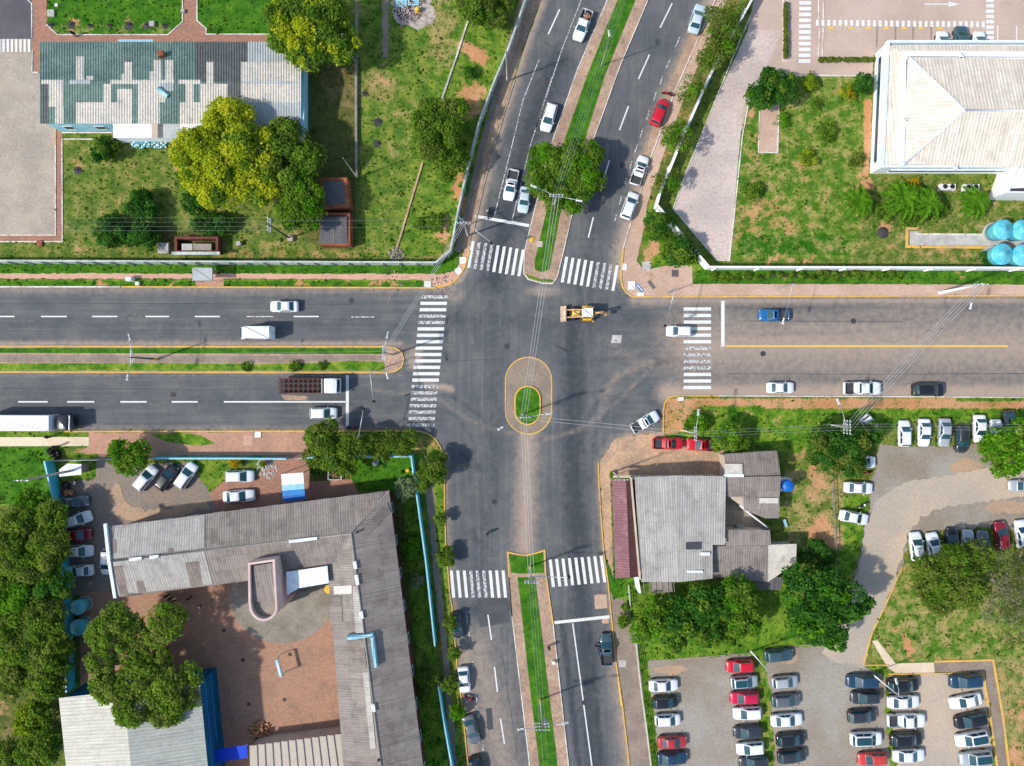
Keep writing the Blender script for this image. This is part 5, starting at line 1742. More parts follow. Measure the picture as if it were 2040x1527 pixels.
def small_buildings():
    r = thing('brick_hut', 'narrow brick hut with dark roofs and orange walls below the green lawn footpath', 'hut', V3(P(675, 425), 0))
    mb = MB()
    a = [V3(P(x, y, 2.6), 0) for x, y in ((644, 361), (688, 361), (688, 410), (646, 410))]
    mb.prism([(p.x, p.y) for p in a], 2.3, 2.42)
    mb.build('roof', 'sheet_brown', r)
    mb = MB()
    b = [V3(P(x, y, 2.6), 0) for x, y in ((650, 361), (690.5, 361), (691, 360.5), (691, 413), (656, 413))]
    w = [V3(P(x, y, 1.3), 0) for x, y in ((645, 362), (692, 362), (696, 414), (650, 416))]
    strip(mb, w, .5, 0, 2.45, True)
    mb.build('wall', 'terracotta', r)
    mb = MB()
    q = [P(640, 432, 2.2), P(691, 432, 2.2), P(692, 486, 2.0), P(634, 486, 2.0)]
    mb.plane(q[::-1])
    mb.build('roof', 'roof_darkgrey', r)
    mb = MB()
    w = [V3(P(x, y, 1.0), 0) for x, y in ((644, 430), (697, 430), (698, 489), (644, 489))]
    strip(mb, w, .4, 0, 1.95, True)
    mb.build('wall', 'terracotta', r)
    r = thing('gas_store', 'small open topped brown wall store with pale lids behind the boundary wall', 'hut', V3(P(390, 495), 0))
    mb = MB()
    w = [V3(P(x, y, 1.6), 0) for x, y in ((350, 474), (432, 474), (432, 502), (350, 502))]
    strip(mb, w, .35, 0, 1.6, True)
    mb.build('wall', 'maroon_wall', r)
    mb = MB()
    for x0, x1, k in ((362, 383, 0), (385, 421, 1)):
        p, q = P(x0, 486, 1.5), P(x1, 499, 1.5)
        mb.box(((p.x + q.x) / 2, (p.y + q.y) / 2, 1.45), (q.x - p.x, p.y - q.y, .12), m=k)
    mb.build('lid', ['concrete', 'concrete_grey'], r)
    mb = MB()
    p, q = P(342, 505, 2.), P(438, 505, 2.)
    mb.box(((p.x + q.x) / 2, p.y, 2.), (q.x - p.x, .45, .1))
    mb.build('beam', 'old_wall', r)
    o = None
    mb = MB()
    p = P(329, 496)
    mb.box((p.x, p.y, .35), (1.8, 1.75, .7), bev=.05)
    tag(mb.build('concrete_box', 'concrete'), 'square concrete box beside the small brown wall store', 'box')
    r = thing('bus_shelter', 'bus shelter with plain light grey flat roof on the pink footpath', 'bus shelter', V3(P(404, 545), 0))
    mb = MB()
    p = P(403.5, 546.5, 2.5)
    mb.box((p.x, p.y, 2.55), (3.1, 2.05, .14), bev=.04)
    mb.build('roof', 'sheet_pale', r)
    for dx, dy in ((-1.35, .8), (1.35, .8), (-1.35, -.8), (1.35, -.8)):
        mb = MB()
        mb.tube([(p.x + dx, p.y + dy, 0), (p.x + dx, p.y + dy, 2.5)], .05, 8)
        mb.build('post', 'steel', r)
    mb = MB()
    mb.box((p.x, p.y + .5, .45), (2.4, .4, .08))
    mb.box((p.x - .9, p.y + .5, .2), (.08, .35, .42))
    mb.box((p.x + .9, p.y + .5, .2), (.08, .35, .42))
    mb.build('bench', 'wood', r)
    r = thing('guard_shed', 'little shed with crooked white roof inside the cyan wall corner', 'shed', V3(P(140, 938), 0))
    mb = MB()
    q = [P(118, 936, 2.3), P(134, 924, 2.4), P(162, 925, 2.4), P(162, 946, 2.2), P(118, 950, 2.2)]
    mb.plane([q[0], q[1], q[2], q[3], q[4]][::-1])
    mb.build('roof', 'white_wall', r)
    eave_walls(r, [V3(p, 0) for p in q], 2.2, 'concrete_grey', .2)
    for i, (x, y, k, s) in enumerate(((112, 905, 'black', 1.5), (106, 898, 'dark_iron', 1.), (118, 910, 'black', 1.), (132, 965, 'dark_iron', 1.2), (150, 962, 'steel', .9), (128, 976, 'wood', .8), (145, 981, 'wood', 1.4))):
        mb = MB()
        p = P(x, y)
        for j in range(4):
            mb.box(p + Vector((random.uniform(-.4, .4) * s, random.uniform(-.3, .3) * s, .2 + .25 * j * s * .6)), (random.uniform(.4, .9) * s, random.uniform(.3, .7) * s, .4 * s), random.uniform(0, 3), bev=.08)
        names = ('black junk heap outside the cyan wall corner', 'small dark iron scrap lying left of the black heap', 'black rubber scrap lying below the black heap', 'dark scrap heap next to the white roofed guard shed', 'grey metal scrap right of the dark heap by the guard shed', 'brown wooden crate scraps at the foot of the cyan wall', 'brown plank stack above the parked dark car')
        tag(mb.build('scrap_heap', k), names[i], 'scrap heap')


small_buildings()


def tank(cx, cy, rpx, h, m, label, base=None):
    c = P(cx, cy, h)
    R_ = rpx / K * (HC - h) / HC
    r = thing('water_tank', label, 'water tank', V3(c, 0), 'cyan water tanks')
    mb = MB()
    mb.lathe((c.x, c.y, .25), [(0, 0), (R_ * .86, 0), (R_ * .96, h * .5), (R_, h * .75), (R_ * 1.02, h * .78)], 32)
    mb.build('tank', m, r)
    mb = MB()
    mb.lathe((c.x, c.y, .25), [(R_ * 1.03, h * .78), (R_ * 1.03, h * .82), (R_ * .92, h * .88), (R_ * .3, h * .91), (R_ * .28, h * .94), (0, h * .94)], 32)
    mb.build('lid', m, r)
    mb = MB()
    mb.cyl((c.x, c.y, 0), R_ * 1.05, .25, 24)
    mb.build('plinth', 'concrete', r)


tank(2001, 457, 20, 2.6, 'tank_cyan', 'cyan water tank above the concrete path, left one of the upper pair')
tank(2039, 458, 20, 2.6, 'tank_cyan', 'cyan water tank cut by the right edge, upper one of two')
tank(1999, 506, 21, 2.6, 'tank_cyan', 'cyan water tank beside a small dark bush close to the white wall')
tank(2040, 508, 21, 2.6, 'tank_cyan', 'cyan water tank cut by the right edge, close to the white wall')
tank(154, 1211, 15, 2., 'tank_cyan', 'cyan water tank half under the dark trees, upper of two beside the courtyard')
tank(154, 1252, 16, 2., 'tank_cyan', 'cyan water tank half under the dark trees, lower of two beside the courtyard')
# ================================================================== trees
def leaf_mesh(name, centers, normals, size, tint, m, asp=1.5):
    n = len(centers)
    t1 = np.cross(normals, rng.normal(size=(n, 3)))
    t1 /= np.linalg.norm(t1, axis=1, keepdims=True) + 1e-9
    t2 = np.cross(normals, t1)
    a = (size * asp ** .5)[:, None] * t1 * .5
    b = (size / asp ** .5)[:, None] * t2 * .5
    fold = normals * (size * .12)[:, None]
    v = np.stack([centers - a, centers + b + fold, centers + a, centers - b + fold], 1).reshape(-1, 3)
    me = bpy.data.meshes.new(name)
    me.vertices.add(n * 4)
    me.vertices.foreach_set('co', v.astype(np.float32).ravel())
    me.loops.add(n * 4)
    me.loops.foreach_set('vertex_index', np.arange(n * 4, dtype=np.int32))
    me.polygons.add(n)
    me.polygons.foreach_set('loop_start', np.arange(0, n * 4, 4, dtype=np.int32))
    at = me.attributes.new('tint', 'FLOAT', 'POINT')
    at.data.foreach_set('value', np.repeat(np.clip(tint, 0, 1), 4).astype(np.float32))
    me.materials.append(M[m])
    me.update(calc_edges=True)
    return me


def TUFT(c, n, s, t):
    return leaf_mesh('grass_tufts', c, n, s, t, 'leaf_grass')


tufts()


def tree(name, label, lobes, m, h, leaf=.36, dens=1., group=None, cat='tree', bark='bark', flat=.55, two=None, hole=.0, pr=.34, spread=.5, tbias=0., fill=1.7, rag=1.):
    leaf *= .88
    """lobes: (photo x, y, radius px[, height share]) of the crown as seen from above; two: second leaf material for part of the puffs"""
    hc = h * .66
    L = []
    for lb in lobes:
        k = lb[3] if len(lb) > 3 else 1.
        c = P(lb[0], lb[1], hc * k)
        L.append((c, lb[2] / K * (HC - hc * k) / HC, k))
    bx = sum(c.x * r * r for c, r, k in L) / sum(r * r for c, r, k in L)
    by = sum(c.y * r * r for c, r, k in L) / sum(r * r for c, r, k in L)
    root = thing(name, label, cat, (bx, by, 0), group)
    C_, N_, S_, T_, G_ = [], [], [], [], []
    tips = []
    for c, r, k in L:
        rz = min(r * flat, h * k * .42)
        if not hole and r > .8:
            # leaves of the outer canopy between the clumps
            nl = int(dens * fill * 5.2 * r * r / (leaf * leaf))
            d = rng.normal(size=(nl, 3))
            d[:, 2] = np.abs(d[:, 2])
            d /= np.linalg.norm(d, axis=1, keepdims=True)
            az = np.arctan2(d[:, 1], d[:, 0])
            ph = rng.uniform(0, 6.28, 3)
            edge = 1 + rag * (.09 * np.sin(3 * az + ph[0]) + .07 * np.sin(7 * az + ph[1]) + .05 * np.sin(13 * az + ph[2]))
            rad = (rng.uniform(.6, 1., nl) ** .5 * edge)[:, None]
            C_.append(np.array([c.x, c.y, c.z - rz * .15]) + d * rad * np.array([r * .93, r * .93, rz * .95]))
            nn = d * .4 + np.array([0, 0, .5]) + rng.normal(size=(nl, 3)) * spread
            N_.append(nn / np.linalg.norm(nn, axis=1, keepdims=True))
            S_.append(leaf * rng.uniform(.6, 1.35, nl))
            T_.append(np.clip(.45 + tbias + .16 * np.sin(d[:, 0] * 4 + ph[0]) * np.sin(d[:, 1] * 4 + ph[1]) + rng.normal(size=nl) * .22, 0, 1))
            pt = np.sin(C_[-1][:, 0] * 1.9 + ph[0]) * np.sin(C_[-1][:, 1] * 1.7 + ph[1]) + np.sin(C_[-1][:, 0] * .7 + C_[-1][:, 1] * .8) + rng.normal(size=nl) * .45
            G_.append((pt > np.quantile(pt, 1 - two[1])).astype(int) if two else np.zeros(nl, int))
        np_ = max(6, int(6 + r * r * 1.5))
        for i in range(np_):
            # puffs spread through the crown, most of them near its upper surface
            u = rng.normal(size=3)
            u /= np.linalg.norm(u)
            if u[2] < -.25:
                u[2] = -u[2] * .6
            q = rng.uniform(.25, 1.) ** .5
            rp = min(max(r * pr * rng.uniform(.65, 1.25), .3), 1.5)
            kk = max(.15, 1 - rp / r * .58) * q * rng.uniform(.9, 1.06)
            pc = np.array([c.x + u[0] * r * kk, c.y + u[1] * r * kk, c.z + u[2] * rz * q])
            pc[2] = max(pc[2], rp * .7 + .1)
            if hole and rng.random() < hole:
                continue
            if i % 5 == 0:
                tips.append(Vector(pc))
            nl = max(20, int(dens * 17 * rp * rp / (leaf * leaf)))
            d = rng.normal(size=(nl, 3))
            d /= np.linalg.norm(d, axis=1, keepdims=True)
            d[:, 2] = np.where(d[:, 2] < -.3, -d[:, 2], d[:, 2])
            rad = rp * rng.uniform(.45, 1.12, size=(nl, 1)) ** .6
            C_.append(pc + d * rad * np.array([1, 1, .8]))
            nn = d * .55 + np.array([0, 0, .45]) + rng.normal(size=(nl, 3)) * spread
            N_.append(nn / np.linalg.norm(nn, axis=1, keepdims=True))
            S_.append(leaf * rng.uniform(.6, 1.35, nl))
            base = np.clip(.45 + tbias + rng.normal() * .17, .05, .95)
            T_.append(base + rng.normal(size=nl) * .2)
            G_.append(np.full(nl, 1 if two and rng.random() < two[1] else 0))
    C_, N_, S_, T_, G_ = (np.concatenate(x) for x in (C_, N_, S_, T_, G_))
    off = np.array([bx, by, 0])
    for g, mm in ((0, m), (1, two[0] if two else None)):
        if mm is None or not (G_ == g).any():
            continue
        s_ = G_ == g
        me = leaf_mesh('crown', C_[s_] - off, N_[s_], S_[s_], T_[s_], 'leaf_' + mm)
        o = bpy.data.objects.new('crown', me)
        COL.objects.link(o)
        o.parent = root
    # trunk and limbs
    mb = MB()
    rt = max(.06, min(.42, .035 * h + .02 * max(r for c, r, k in L)))
    fork = Vector((bx, by, h * .36))
    mb.tube([(bx, by, -.1), (bx + .1 * rt, by, h * .18), fork], rt, 8, r2=rt * .7)
    random.shuffle(tips)
    for tp in tips[:16]:
        mid = fork.lerp(tp, .5) + Vector((random.uniform(-.2, .2), random.uniform(-.2, .2), random.uniform(0, .4)))
        mb.tube([fork - Vector((0, 0, .1)), mid, tp], rt * .5, 6, r2=.03)
    mb.build('trunk', bark, root)
    return root


def bush(label, x, y, r, m, h=1.4, leaf=.26, name='shrub', group=None, **k):
    k['dens'] = k.get('dens', 1.) * 1.6
    k.setdefault('fill', 2.2 if k['dens'] > 1.3 else .9)
    k.setdefault('rag', 2.2)
    k.setdefault('spread', .4)
    return tree(name, label, [(x, y, r)] if not isinstance(x, list) else x, m, h, leaf, group=group, cat='shrub', flat=.7, **k)


# north-west
tree('yellow_tree', 'big yellow and green tree overhanging the right end of the patchy roof at the top', [(575, 25, 48), (565, 75, 36, .9), (640, 40, 62), (610, 105, 42, .9), (680, 90, 40, .85)], 'mid', 9.5, .4, two=('yellow', .22))
tree('yellow_tree', 'large yellow flowering tree covering the lower roof edge of the long block', [(455, 240, 52), (405, 310, 58), (440, 360, 60, .9), (500, 300, 62), (520, 365, 50, .9), (385, 350, 34, .9)], 'yellow', 9., .38, two=('mid', .24))
tree('broadleaf_tree', 'dark green tree merging with the right side of the yellow flowering tree', [(575, 285, 46), (545, 345, 40), (610, 315, 40), (570, 270, 34)], 'mid', 8., .38, two=('olive', .3))
tree('broadleaf_tree', 'dense green tree left of the brick hut', [(585, 365, 40), (610, 405, 44), (580, 425, 36, .9), (615, 440, 26, .85)], 'mid', 7.5, .36, two=('bright', .2))
tree('broadleaf_tree', 'mid green tree on the lawn beside the long pale wall', [(860, 235, 42), (905, 225, 34), (870, 290, 52), (905, 320, 34, .9), (890, 345, 22, .8)], 'mid', 6.5, .34, two=('olive', .25))
tree('broadleaf_tree', 'green tree at the top edge inside the corner of the long pale wall', [(950, 10, 40), (980, 35, 30, .9), (935, -15, 34), (1000, 5, 24, .8)], 'mid', 6., .36, two=('olive', .4))
bush('round green shrub by the white lean to roof', 205, 299, 27, 'mid', 2.4, .3, two=('dark', .4))
bush('topmost dark glossy shrub in the cluster on the north west lawn', 283, 412, 31, 'dark', 2.6, .34)
bush('leftmost dark glossy shrub in the cluster on the north west lawn', 224, 462, 35, 'dark', 2.4, .34)
bush('lower dark glossy shrub of the cluster beside the brown wall store', 288, 465, 33, 'dark', 2.4, .34)
bush('dark shrub just below the yellow flowering tree', 388, 406, 26, 'dark', 2.2, .32)
bush('wide low dark shrub above the brown wall store', [(408, 450, 26), (440, 446, 24)], 0, 0, 'dark', 2., .32)
bush('small dark bush on the lawn near the orange soil by the pale wall', 936, 145, 13, 'dark', 1.2)
bush('two clump green bush on the lawn in the corner of the pale wall', [(865, 445, 20), (835, 447, 14)], 0, 0, 'mid', 1.3)
# street trees in the north
tree('median_tree', 'round crowned tree on the north median under the power lines', [(1085, 320, 38), (1075, 365, 34), (1105, 395, 30, .9), (1155, 315, 44), (1165, 360, 38), (1140, 405, 26, .85), (1122, 345, 34, .9)], 'mid', 5.6, .3, two=('bright', .35), flat=.5)
SG = 'thin street trees beside the north road'
for x, y, r, lab in ((1438, 48, 44, 'sparse street tree nearest the top edge, between the road and the paved plaza'), (1425, 110, 42, 'sparse leafy street tree beside the pale driveway, second from the top'),
                     (1378, 178, 32, 'thin street tree next to the red car, third from the top'), (1342, 268, 32, 'thin street tree below the red car beside the white wall line'), (1368, 285, 26, 'small thin street tree touching the paved plaza edge'),
                     (1326, 362, 32, 'thin street tree beside the white van near the wall corner')):
    tree('street_tree', lab, [(x, y, r), (x + r * .4, y - r * .4, r * .6), (x - r * .5, y + r * .5, r * .5)], 'olive', 4.6, .24, .34, SG, hole=.1, two=('bright', .3), spread=.8)
tree('street_tree', 'dark round tree on the corner below the white van', [(1312, 450, 33)], 'dark', 4., .3, two=('mid', .5))
tree('street_tree', 'dark round tree against the diagonal white wall', [(1350, 498, 36), (1375, 510, 20, .8)], 'dark', 4., .3, two=('mid', .4))
# north-east garden
tree('garden_tree', 'dense dark lobed tree at the top left of the white building garden', [(1510, 190, 30), (1540, 165, 28), (1565, 185, 26), (1530, 150, 18), (1528, 205, 16), (1575, 158, 14)], 'dark', 4.6, .34, two=('mid', .2))
bush('dark conical shrub close to the left wall of the white building', 1720, 167, 20, 'dark', 3., .3)
bush('yellow green shrub beside the dark conical shrub', 1690, 184, 17, 'lime', 1.6, .26, two=('gold', .15))
bush('pale lime shrub right of the dense lobed garden tree', 1614, 165, 18, 'lime', 1.4, .26)
bush('low ragged green bush in the middle of the garden', 1650, 262, 22, 'mid', .8, .26, dens=.5)
bush('small dark green tuft high in the garden', 1625, 208, 13, 'mid', 1., .24, dens=.6)
bush('olive tuft close to the orange soil strip by the white building', 1708, 320, 18, 'olive', 1., .24, dens=.7)
bush('lime tuft near the lower middle of the garden', 1610, 318, 20, 'lime', .7, .24, dens=.45)
bush('leafy weed tuft on orange soil by the paved plaza', 1500, 382, 24, 'mid', .9, .26, dens=.55)
bush('green weed tuft on the right of the lobed garden tree', 1560, 240, 18, 'bright', .7, .24, dens=.4)
bush('yellow flowering bush against the south wall of the white building', 1820, 365, 13, 'gold', 1.6, .24)


def palm(label, x, y, r, h, n=13, m='bright'):
    c = P(x, y, h)
    R_ = r / K * (HC - h) / HC
    root = thing('palm_tree', label, 'palm', V3(c, 0), 'palms by the white building')
    mb = MB()
    mb.tube([(c.x, c.y, -.1), (c.x + .1, c.y, h * .5), (c.x, c.y, h - .1)], .16, 8, r2=.11)
    mb.build('trunk', 'grey_bark', root)
    C_, N_, S_, T_ = [], [], [], []
    for i in range(n):
        az = 2 * math.pi * i / n + random.uniform(-.2, .2)
        ln = R_ * random.uniform(.8, 1.1)
        el = random.uniform(.15, .8)
        d = np.array([math.cos(az), math.sin(az), 0])
        sd = np.array([-math.sin(az), math.cos(az), 0])
        for k in range(34):
            t = (k + 1) / 34
            p = np.array([c.x, c.y, h]) + d * ln * t + np.array([0, 0, ln * (el * t - (el + .35) * t * t)])
            w = .55 * math.sin(math.pi * min(1, t * .9 + .12)) * (R_ / 2.6)
            for sg in (-1, 1):
                C_.append(p + sd * sg * w * .55)
                nn = np.array([0, 0, 1.]) + sd * sg * -.4 + rng.normal(size=3) * .15
                N_.append(nn / np.linalg.norm(nn))
                S_.append(.2 + w * .55)
                T_.append(.5 + rng.normal() * .2)
    me = leaf_mesh('crown', np.array(C_) - np.array([c.x, c.y, 0]), np.array(N_), np.array(S_), np.array(T_), 'leaf_' + m, 2.2)
    o = bpy.data.objects.new('crown', me)
    COL.objects.link(o)
    o.parent = root


palm('palm left of the others with a bright crown on the red soil', 1712, 402, 38, 3.2)
palm('palm with the widest crown in front of the white building', 1800, 395, 42, 3.6, 15)
palm('palm overlapping the widest palm on its right side', 1848, 405, 40, 3.2)
palm('palm in front of the white annex and air conditioners', 1945, 402, 36, 3.)
bush('dark leafy undergrowth between the palms', [(1760, 420, 26), (1815, 430, 26), (1870, 420, 22)], 0, 0, 'mid', 1.3, .3, dens=.7)
bush('small dark bush beside the lower cyan tanks', 1968, 516, 16, 'dark', 1.2)
# hedge strip and low plants
for x0, x1, y, lab, w in ((1565, 1565, 60, 'narrow clipped hedge between two white kerbs left of the striped crossing', 0), (1633, 1738, 119, 'clipped olive hedge along the lower kerb of the car park', 1)):
    pts = [(x0, yy, 5) for yy in range(10, 118, 6)] if not w else [(x, 119.5, 4.5) for x in range(1634, 1738, 6) if not 1672 < x < 1682]
    tree('hedge', lab, pts, 'olive', .8, .2, .8, cat='hedge', flat=.8)
tree('hedge', 'uneven low hedge under the white wall along the east road', [(x, 552 + random.uniform(-4, 3), random.uniform(7, 13)) for x in range(1420, 1800, 22)], 'mid', .9, .26, .5, cat='hedge', flat=.7)
# east side
tree('dark_tree', 'dark tangled tree behind the power pole beside the upper parking lot', [(1640, 875, 34), (1670, 885, 42), (1705, 880, 34), (1735, 865, 26, .8), (1660, 920, 30, .85), (1700, 925, 30, .8), (1625, 905, 24, .8)], 'dark', 5.2, .34, .9, two=('olive', .35))
tree('broadleaf_tree', 'bright round tree beside the red pickups and thin power pole', [(1450, 868, 32), (1430, 885, 18, .8), (1475, 885, 20, .8)], 'mid', 4.2, .3, two=('bright', .3))
bush('bright bush under the lamp of the thin power pole', [(1385, 838, 18), (1398, 846, 16), (1372, 845, 12)], 0, 0, 'bright', 1.6, .26)
tree('broadleaf_tree', 'bright yellow green tree at the right edge beside the parked white cars', [(1985, 880, 34), (2030, 870, 40), (1975, 905, 26, .9), (2010, 920, 36), (2050, 905, 40), (1990, 935, 18, .85), (1960, 890, 18, .85)], 'bright', 6., .46, .85, two=('mid', .2), pr=.28)
tree('broadleaf_tree', 'huge dark tree overhanging the driveway between the two parking lots', [(1600, 1190, 48), (1650, 1175, 50), (1690, 1200, 44), (1640, 1240, 52), (1600, 1240, 36, .9), (1665, 1275, 26, .85), (1722, 1205, 22, .85), (1585, 1150, 30, .9), (1620, 1265, 24, .85)], 'dark', 9., .46, two=('bright', .16), pr=.26)
for lb, mm, hh, lab in (([(1300, 1230, 42), (1275, 1260, 26, .8)], 'mid', 5.5, 'leftmost mango like tree of the dense row below the corner shop'), ([(1360, 1225, 46), (1345, 1275, 28, .8)], 'dark', 6., 'dark middle tree of the dense row below the corner shop'),
                        ([(1410, 1205, 46), (1415, 1262, 32, .85)], 'dark', 6.5, 'tall dark tree of the dense row touching the shop roof'), ([(1470, 1185, 44), (1480, 1235, 40, .9), (1455, 1265, 24, .8)], 'mid', 6.5, 'rightmost tree of the dense row beside the rear sheds')):
    tree('row_tree', lab, lb, mm, hh, .42, .95, 'dense tree row below the corner shop', two=('bright' if mm == 'mid' else 'mid', .3), pr=.3)
bush('dark shrub clump beside the rear shed and dry yard', [(1625, 1090, 20), (1645, 1110, 22), (1600, 1110, 16), (1640, 1135, 18)], 0, 0, 'dark', 2.2, .34)
tree('bare_tree', 'half bare grey tree with yellow flower tufts at the right edge', [(2000, 1130, 46), (2035, 1180, 60), (1990, 1200, 50), (2020, 1250, 44, .9), (2060, 1120, 50)], 'bare', 7.5, .2, .22, bark='grey_bark', two=('olive', .45), spread=.9, pr=.22, fill=.9)
tree('broadleaf_tree', 'wide olive tree overhanging the row of cars in the upper parking lot', [(1850, 1140, 42), (1895, 1125, 46), (1870, 1180, 44, .9), (1920, 1170, 48), (1945, 1110, 40, .9), (1880, 1205, 26, .8), (1835, 1170, 22, .8)], 'olive', 7., .32, .85, two=('mid', .4), pr=.26)
# south-west
tree('round_tree', 'round bright green tree by the school car entrance', [(245, 905, 32), (270, 915, 30), (255, 925, 28), (280, 895, 22, .9), (235, 890, 18, .9)], 'bright', 5.2, .32, two=('mid', .35), pr=.28)
tree('broadleaf_tree', 'large multi lobed tree over the courtyard and hall roof', [(232, 1232, 38), (207, 1265, 38), (262, 1252, 34, .9), (335, 1237, 44), (310, 1268, 30, .9), (285, 1300, 34, .85), (300, 1345, 40, .95), (200, 1320, 34), (250, 1300, 30, .9), (215, 1365, 40), (270, 1350, 42), (320, 1320, 30, .9), (330, 1370, 46), (380, 1345, 30, .9), (265, 1410, 44), (330, 1410, 44), (290, 1440, 22, .9), (380, 1390, 26, .9)], 'mid', 10.5, .38, .9, two=('olive', .45), pr=.28, tbias=.16)
WL = ['topmost tree of the wood at the left edge', 'wood tree overhanging the parked dark car by the cyan wall', 'wood tree at the left edge level with the dark red car', 'wood tree overhanging the white cars by the cyan wall', 'wood tree at the left edge level with the white sedan', 'wood tree beside the upper cyan tank',
      'wood tree at the left edge level with the cyan tanks', 'wood tree beside the lower cyan tank', 'wood tree in the middle of the left wood', 'wood tree close to the courtyard wall below the tanks', 'wood tree at the left edge of the lower wood', 'wood tree above the corner of the hall roof', 'brightest lime wood tree left of the hall roof', 'lowest wood tree beside the hall roof', 'wood tree in the bottom left corner', 'wood tree at the upper left beside the grass']
for (x, y, r, mm, hh), lab in zip(((48, 1045, 48, 'mid', 6), (100, 1030, 40, 'mid', 6), (20, 1100, 50, 'mid', 7), (100, 1095, 46, 'olive', 7), (55, 1130, 52, 'mid', 7), (105, 1165, 44, 'dark', 7), (20, 1190, 54, 'bright', 7.5), (85, 1230, 52, 'olive', 8), (35, 1270, 54, 'mid', 8), (100, 1300, 50, 'mid', 8), (30, 1345, 44, 'olive', 7), (95, 1350, 46, 'mid', 7), (65, 1430, 42, 'lime', 5), (80, 1490, 46, 'mid', 6), (15, 1510, 44, 'olive', 5), (60, 1010, 40, 'bright', 5)), WL):
    tree('wood_tree', lab, [(x, y, r), (x + r * .4, y - r * .3, r * .55), (x - r * .4, y + r * .3, r * .6)], mm, hh, .36, .95, 'wood at the left edge', two=('mid' if mm != 'mid' else 'olive', .35), pr=.28, tbias=rng.uniform(-.04, .18))
tree('broadleaf_tree', 'green tree on the verge beside the stop line and parked motorcycle', [(640, 875, 36), (670, 905, 40), (625, 910, 24, .85), (700, 895, 34), (690, 930, 24, .85), (655, 850, 22, .9)], 'mid', 6., .32, two=('olive', .4), pr=.28)
tree('broadleaf_tree', 'low ragged tree on the verge at the south west corner', [(745, 882, 26), (775, 880, 26), (815, 875, 22, .85), (760, 900, 22, .85), (800, 890, 22)], 'mid', 4., .28, .7, two=('olive', .4))
tree('broadleaf_tree', 'green tree outside the cyan wall corner by the road bend', [(860, 935, 32), (840, 960, 24, .9), (872, 915, 20, .85)], 'mid', 4.4, .28, two=('olive', .4))
bush('pale grey green round shrub beside the corner of the school roof', 808, 974, 24, 'pale', 4., .22, name='pale_shrub')
bush('pale grey green round shrub in the shaded strip east of the school', 831, 1158, 17, 'pale', 2., .22, name='pale_shrub', dens=.8)
bush('bright green shrub behind the cyan wall upper part', 820, 1093, 20, 'bright', 2.2, .28)
bush('bright green globe shrub on the verge above the dark grey car', 910, 1418, 17, 'bright', 2., .24, name='round_shrub')
for i, (x, y, r, lab) in enumerate(((888, 1110, 20, 'verge tree outside the cyan wall across from the left crosswalk'), (897, 1240, 15, 'verge tree half covering the parked dark car'), (878, 1035, 14, 'small verge bush near the yellow kerb of the south road'), (905, 1300, 15, 'verge bush between the half covered car and the white car'), (893, 1365, 17, 'verge bush left of the white parked car'), (850, 1362, 26, 'dark bush in the gap of the cyan wall'))):
    bush(lab, x, y, r, 'mid', 2.6, .26, group='bushes on the south verge', two=('olive', .4))
bush('dark shrub between the awning and the brick planter', 632, 930 + 5, 14, 'dark', 1.6)
bush('yellow shrub against the cyan wall by the white cars', 469, 921, 12, 'gold', 1.3, .22)
bush('flower bed bush on white stones beside the gate', 527, 928, 10, 'lime', 1., .22)
bush('spiky green bush in the west median', 585, 730, 13, 'mid', .9, .24, dens=.7)
bush('small round bush in the west median', 641, 729, 9, 'mid', .8, .24, dens=.7)
bush('dark green bush at the left end of the west median', 490, 730, 12, 'mid', .7, .24, dens=.6)
bush('low shrub on the south right sidewalk above the trees', 1244, 1210, 8, 'mid', .7, .22)
bush('ragged shrub at the fence foot left of the tree row', 1243, 1238, 14, 'mid', 1.2, .26)
bush('leafy shrub on the shop corner beside the maroon awning', 1218, 946, 6, 'mid', .8, .2)
# flower-bed stones and log pile: heaps nobody could count
def heap(name, label, cat, x, y, r, n, m, s0, s1, h=.4, log=False):
    p0 = P(x, y)
    mb = MB()
    for i in range(n):
        a, q = random.uniform(0, 6.28), random.random() ** .5
        p = p0 + Vector((math.cos(a) * q * r, math.sin(a) * q * r, random.uniform(.05, h * (1.1 - q))))
        if log:
            b = random.uniform(0, 3.14)
            d = Vector((math.cos(b), math.sin(b), random.uniform(-.1, .3))) * random.uniform(.25, .5)
            mb.tube([p - d, p + d], random.uniform(.1, .2), 7)
        else:
            s = random.uniform(s0, s1)
            mb.box(p, (s, s * random.uniform(.6, 1.2), s * .6), random.uniform(0, 3), bev=s * .25)
    return tag(mb.build(name, m), label, cat, kind='stuff')


heap('stone_bed', 'bed of white stones around the flower bush by the gate', 'stones', 532, 934, 1.6, 70, 'white_block', .15, .4, .2)
heap('log_pile', 'pile of cut pale logs in the courtyard beside the ribbed shed', 'logs', 519, 1458, 1.6, 75, 'wood', .2, .4, .9, True)
heap('rubble_heap', 'heap of broken pale rubble at the top edge of the green yard', 'rubble', 815, 14, 2.4, 120, 'rubble', .2, .7, .5)
heap('rubble_heap', 'small heap of pale rubble at the boundary wall by the lawn wall end', 'rubble', 790, 508, 1.2, 60, 'rubble', .15, .5, .4)
heap('rubble_heap', 'scattered broken paving by the north west crossing corner', 'rubble', 880, 566, 1.8, 60, 'rubble', .1, .3, .1)
heap('rubble_heap', 'scattered stones on the verge next to the kerb of the west road', 'rubble', 775, 566, 3., 60, 'rubble', .1, .26, .08)
# ================================================================== vehicles
def rrect(xr, xf, hw, z, cr=.16, n=4):
    pts = []
    for cx, cy, a0 in ((xf - cr, hw - cr, 0), (xr + cr, hw - cr, 90), (xr + cr, -hw + cr, 180), (xf - cr, -hw + cr, 270)):
        for i in range(n + 1):
            a = math.radians(a0 + 90 * i / n)
            pts.append((cx + cr * math.cos(a), cy + cr * math.sin(a), z))
    return pts


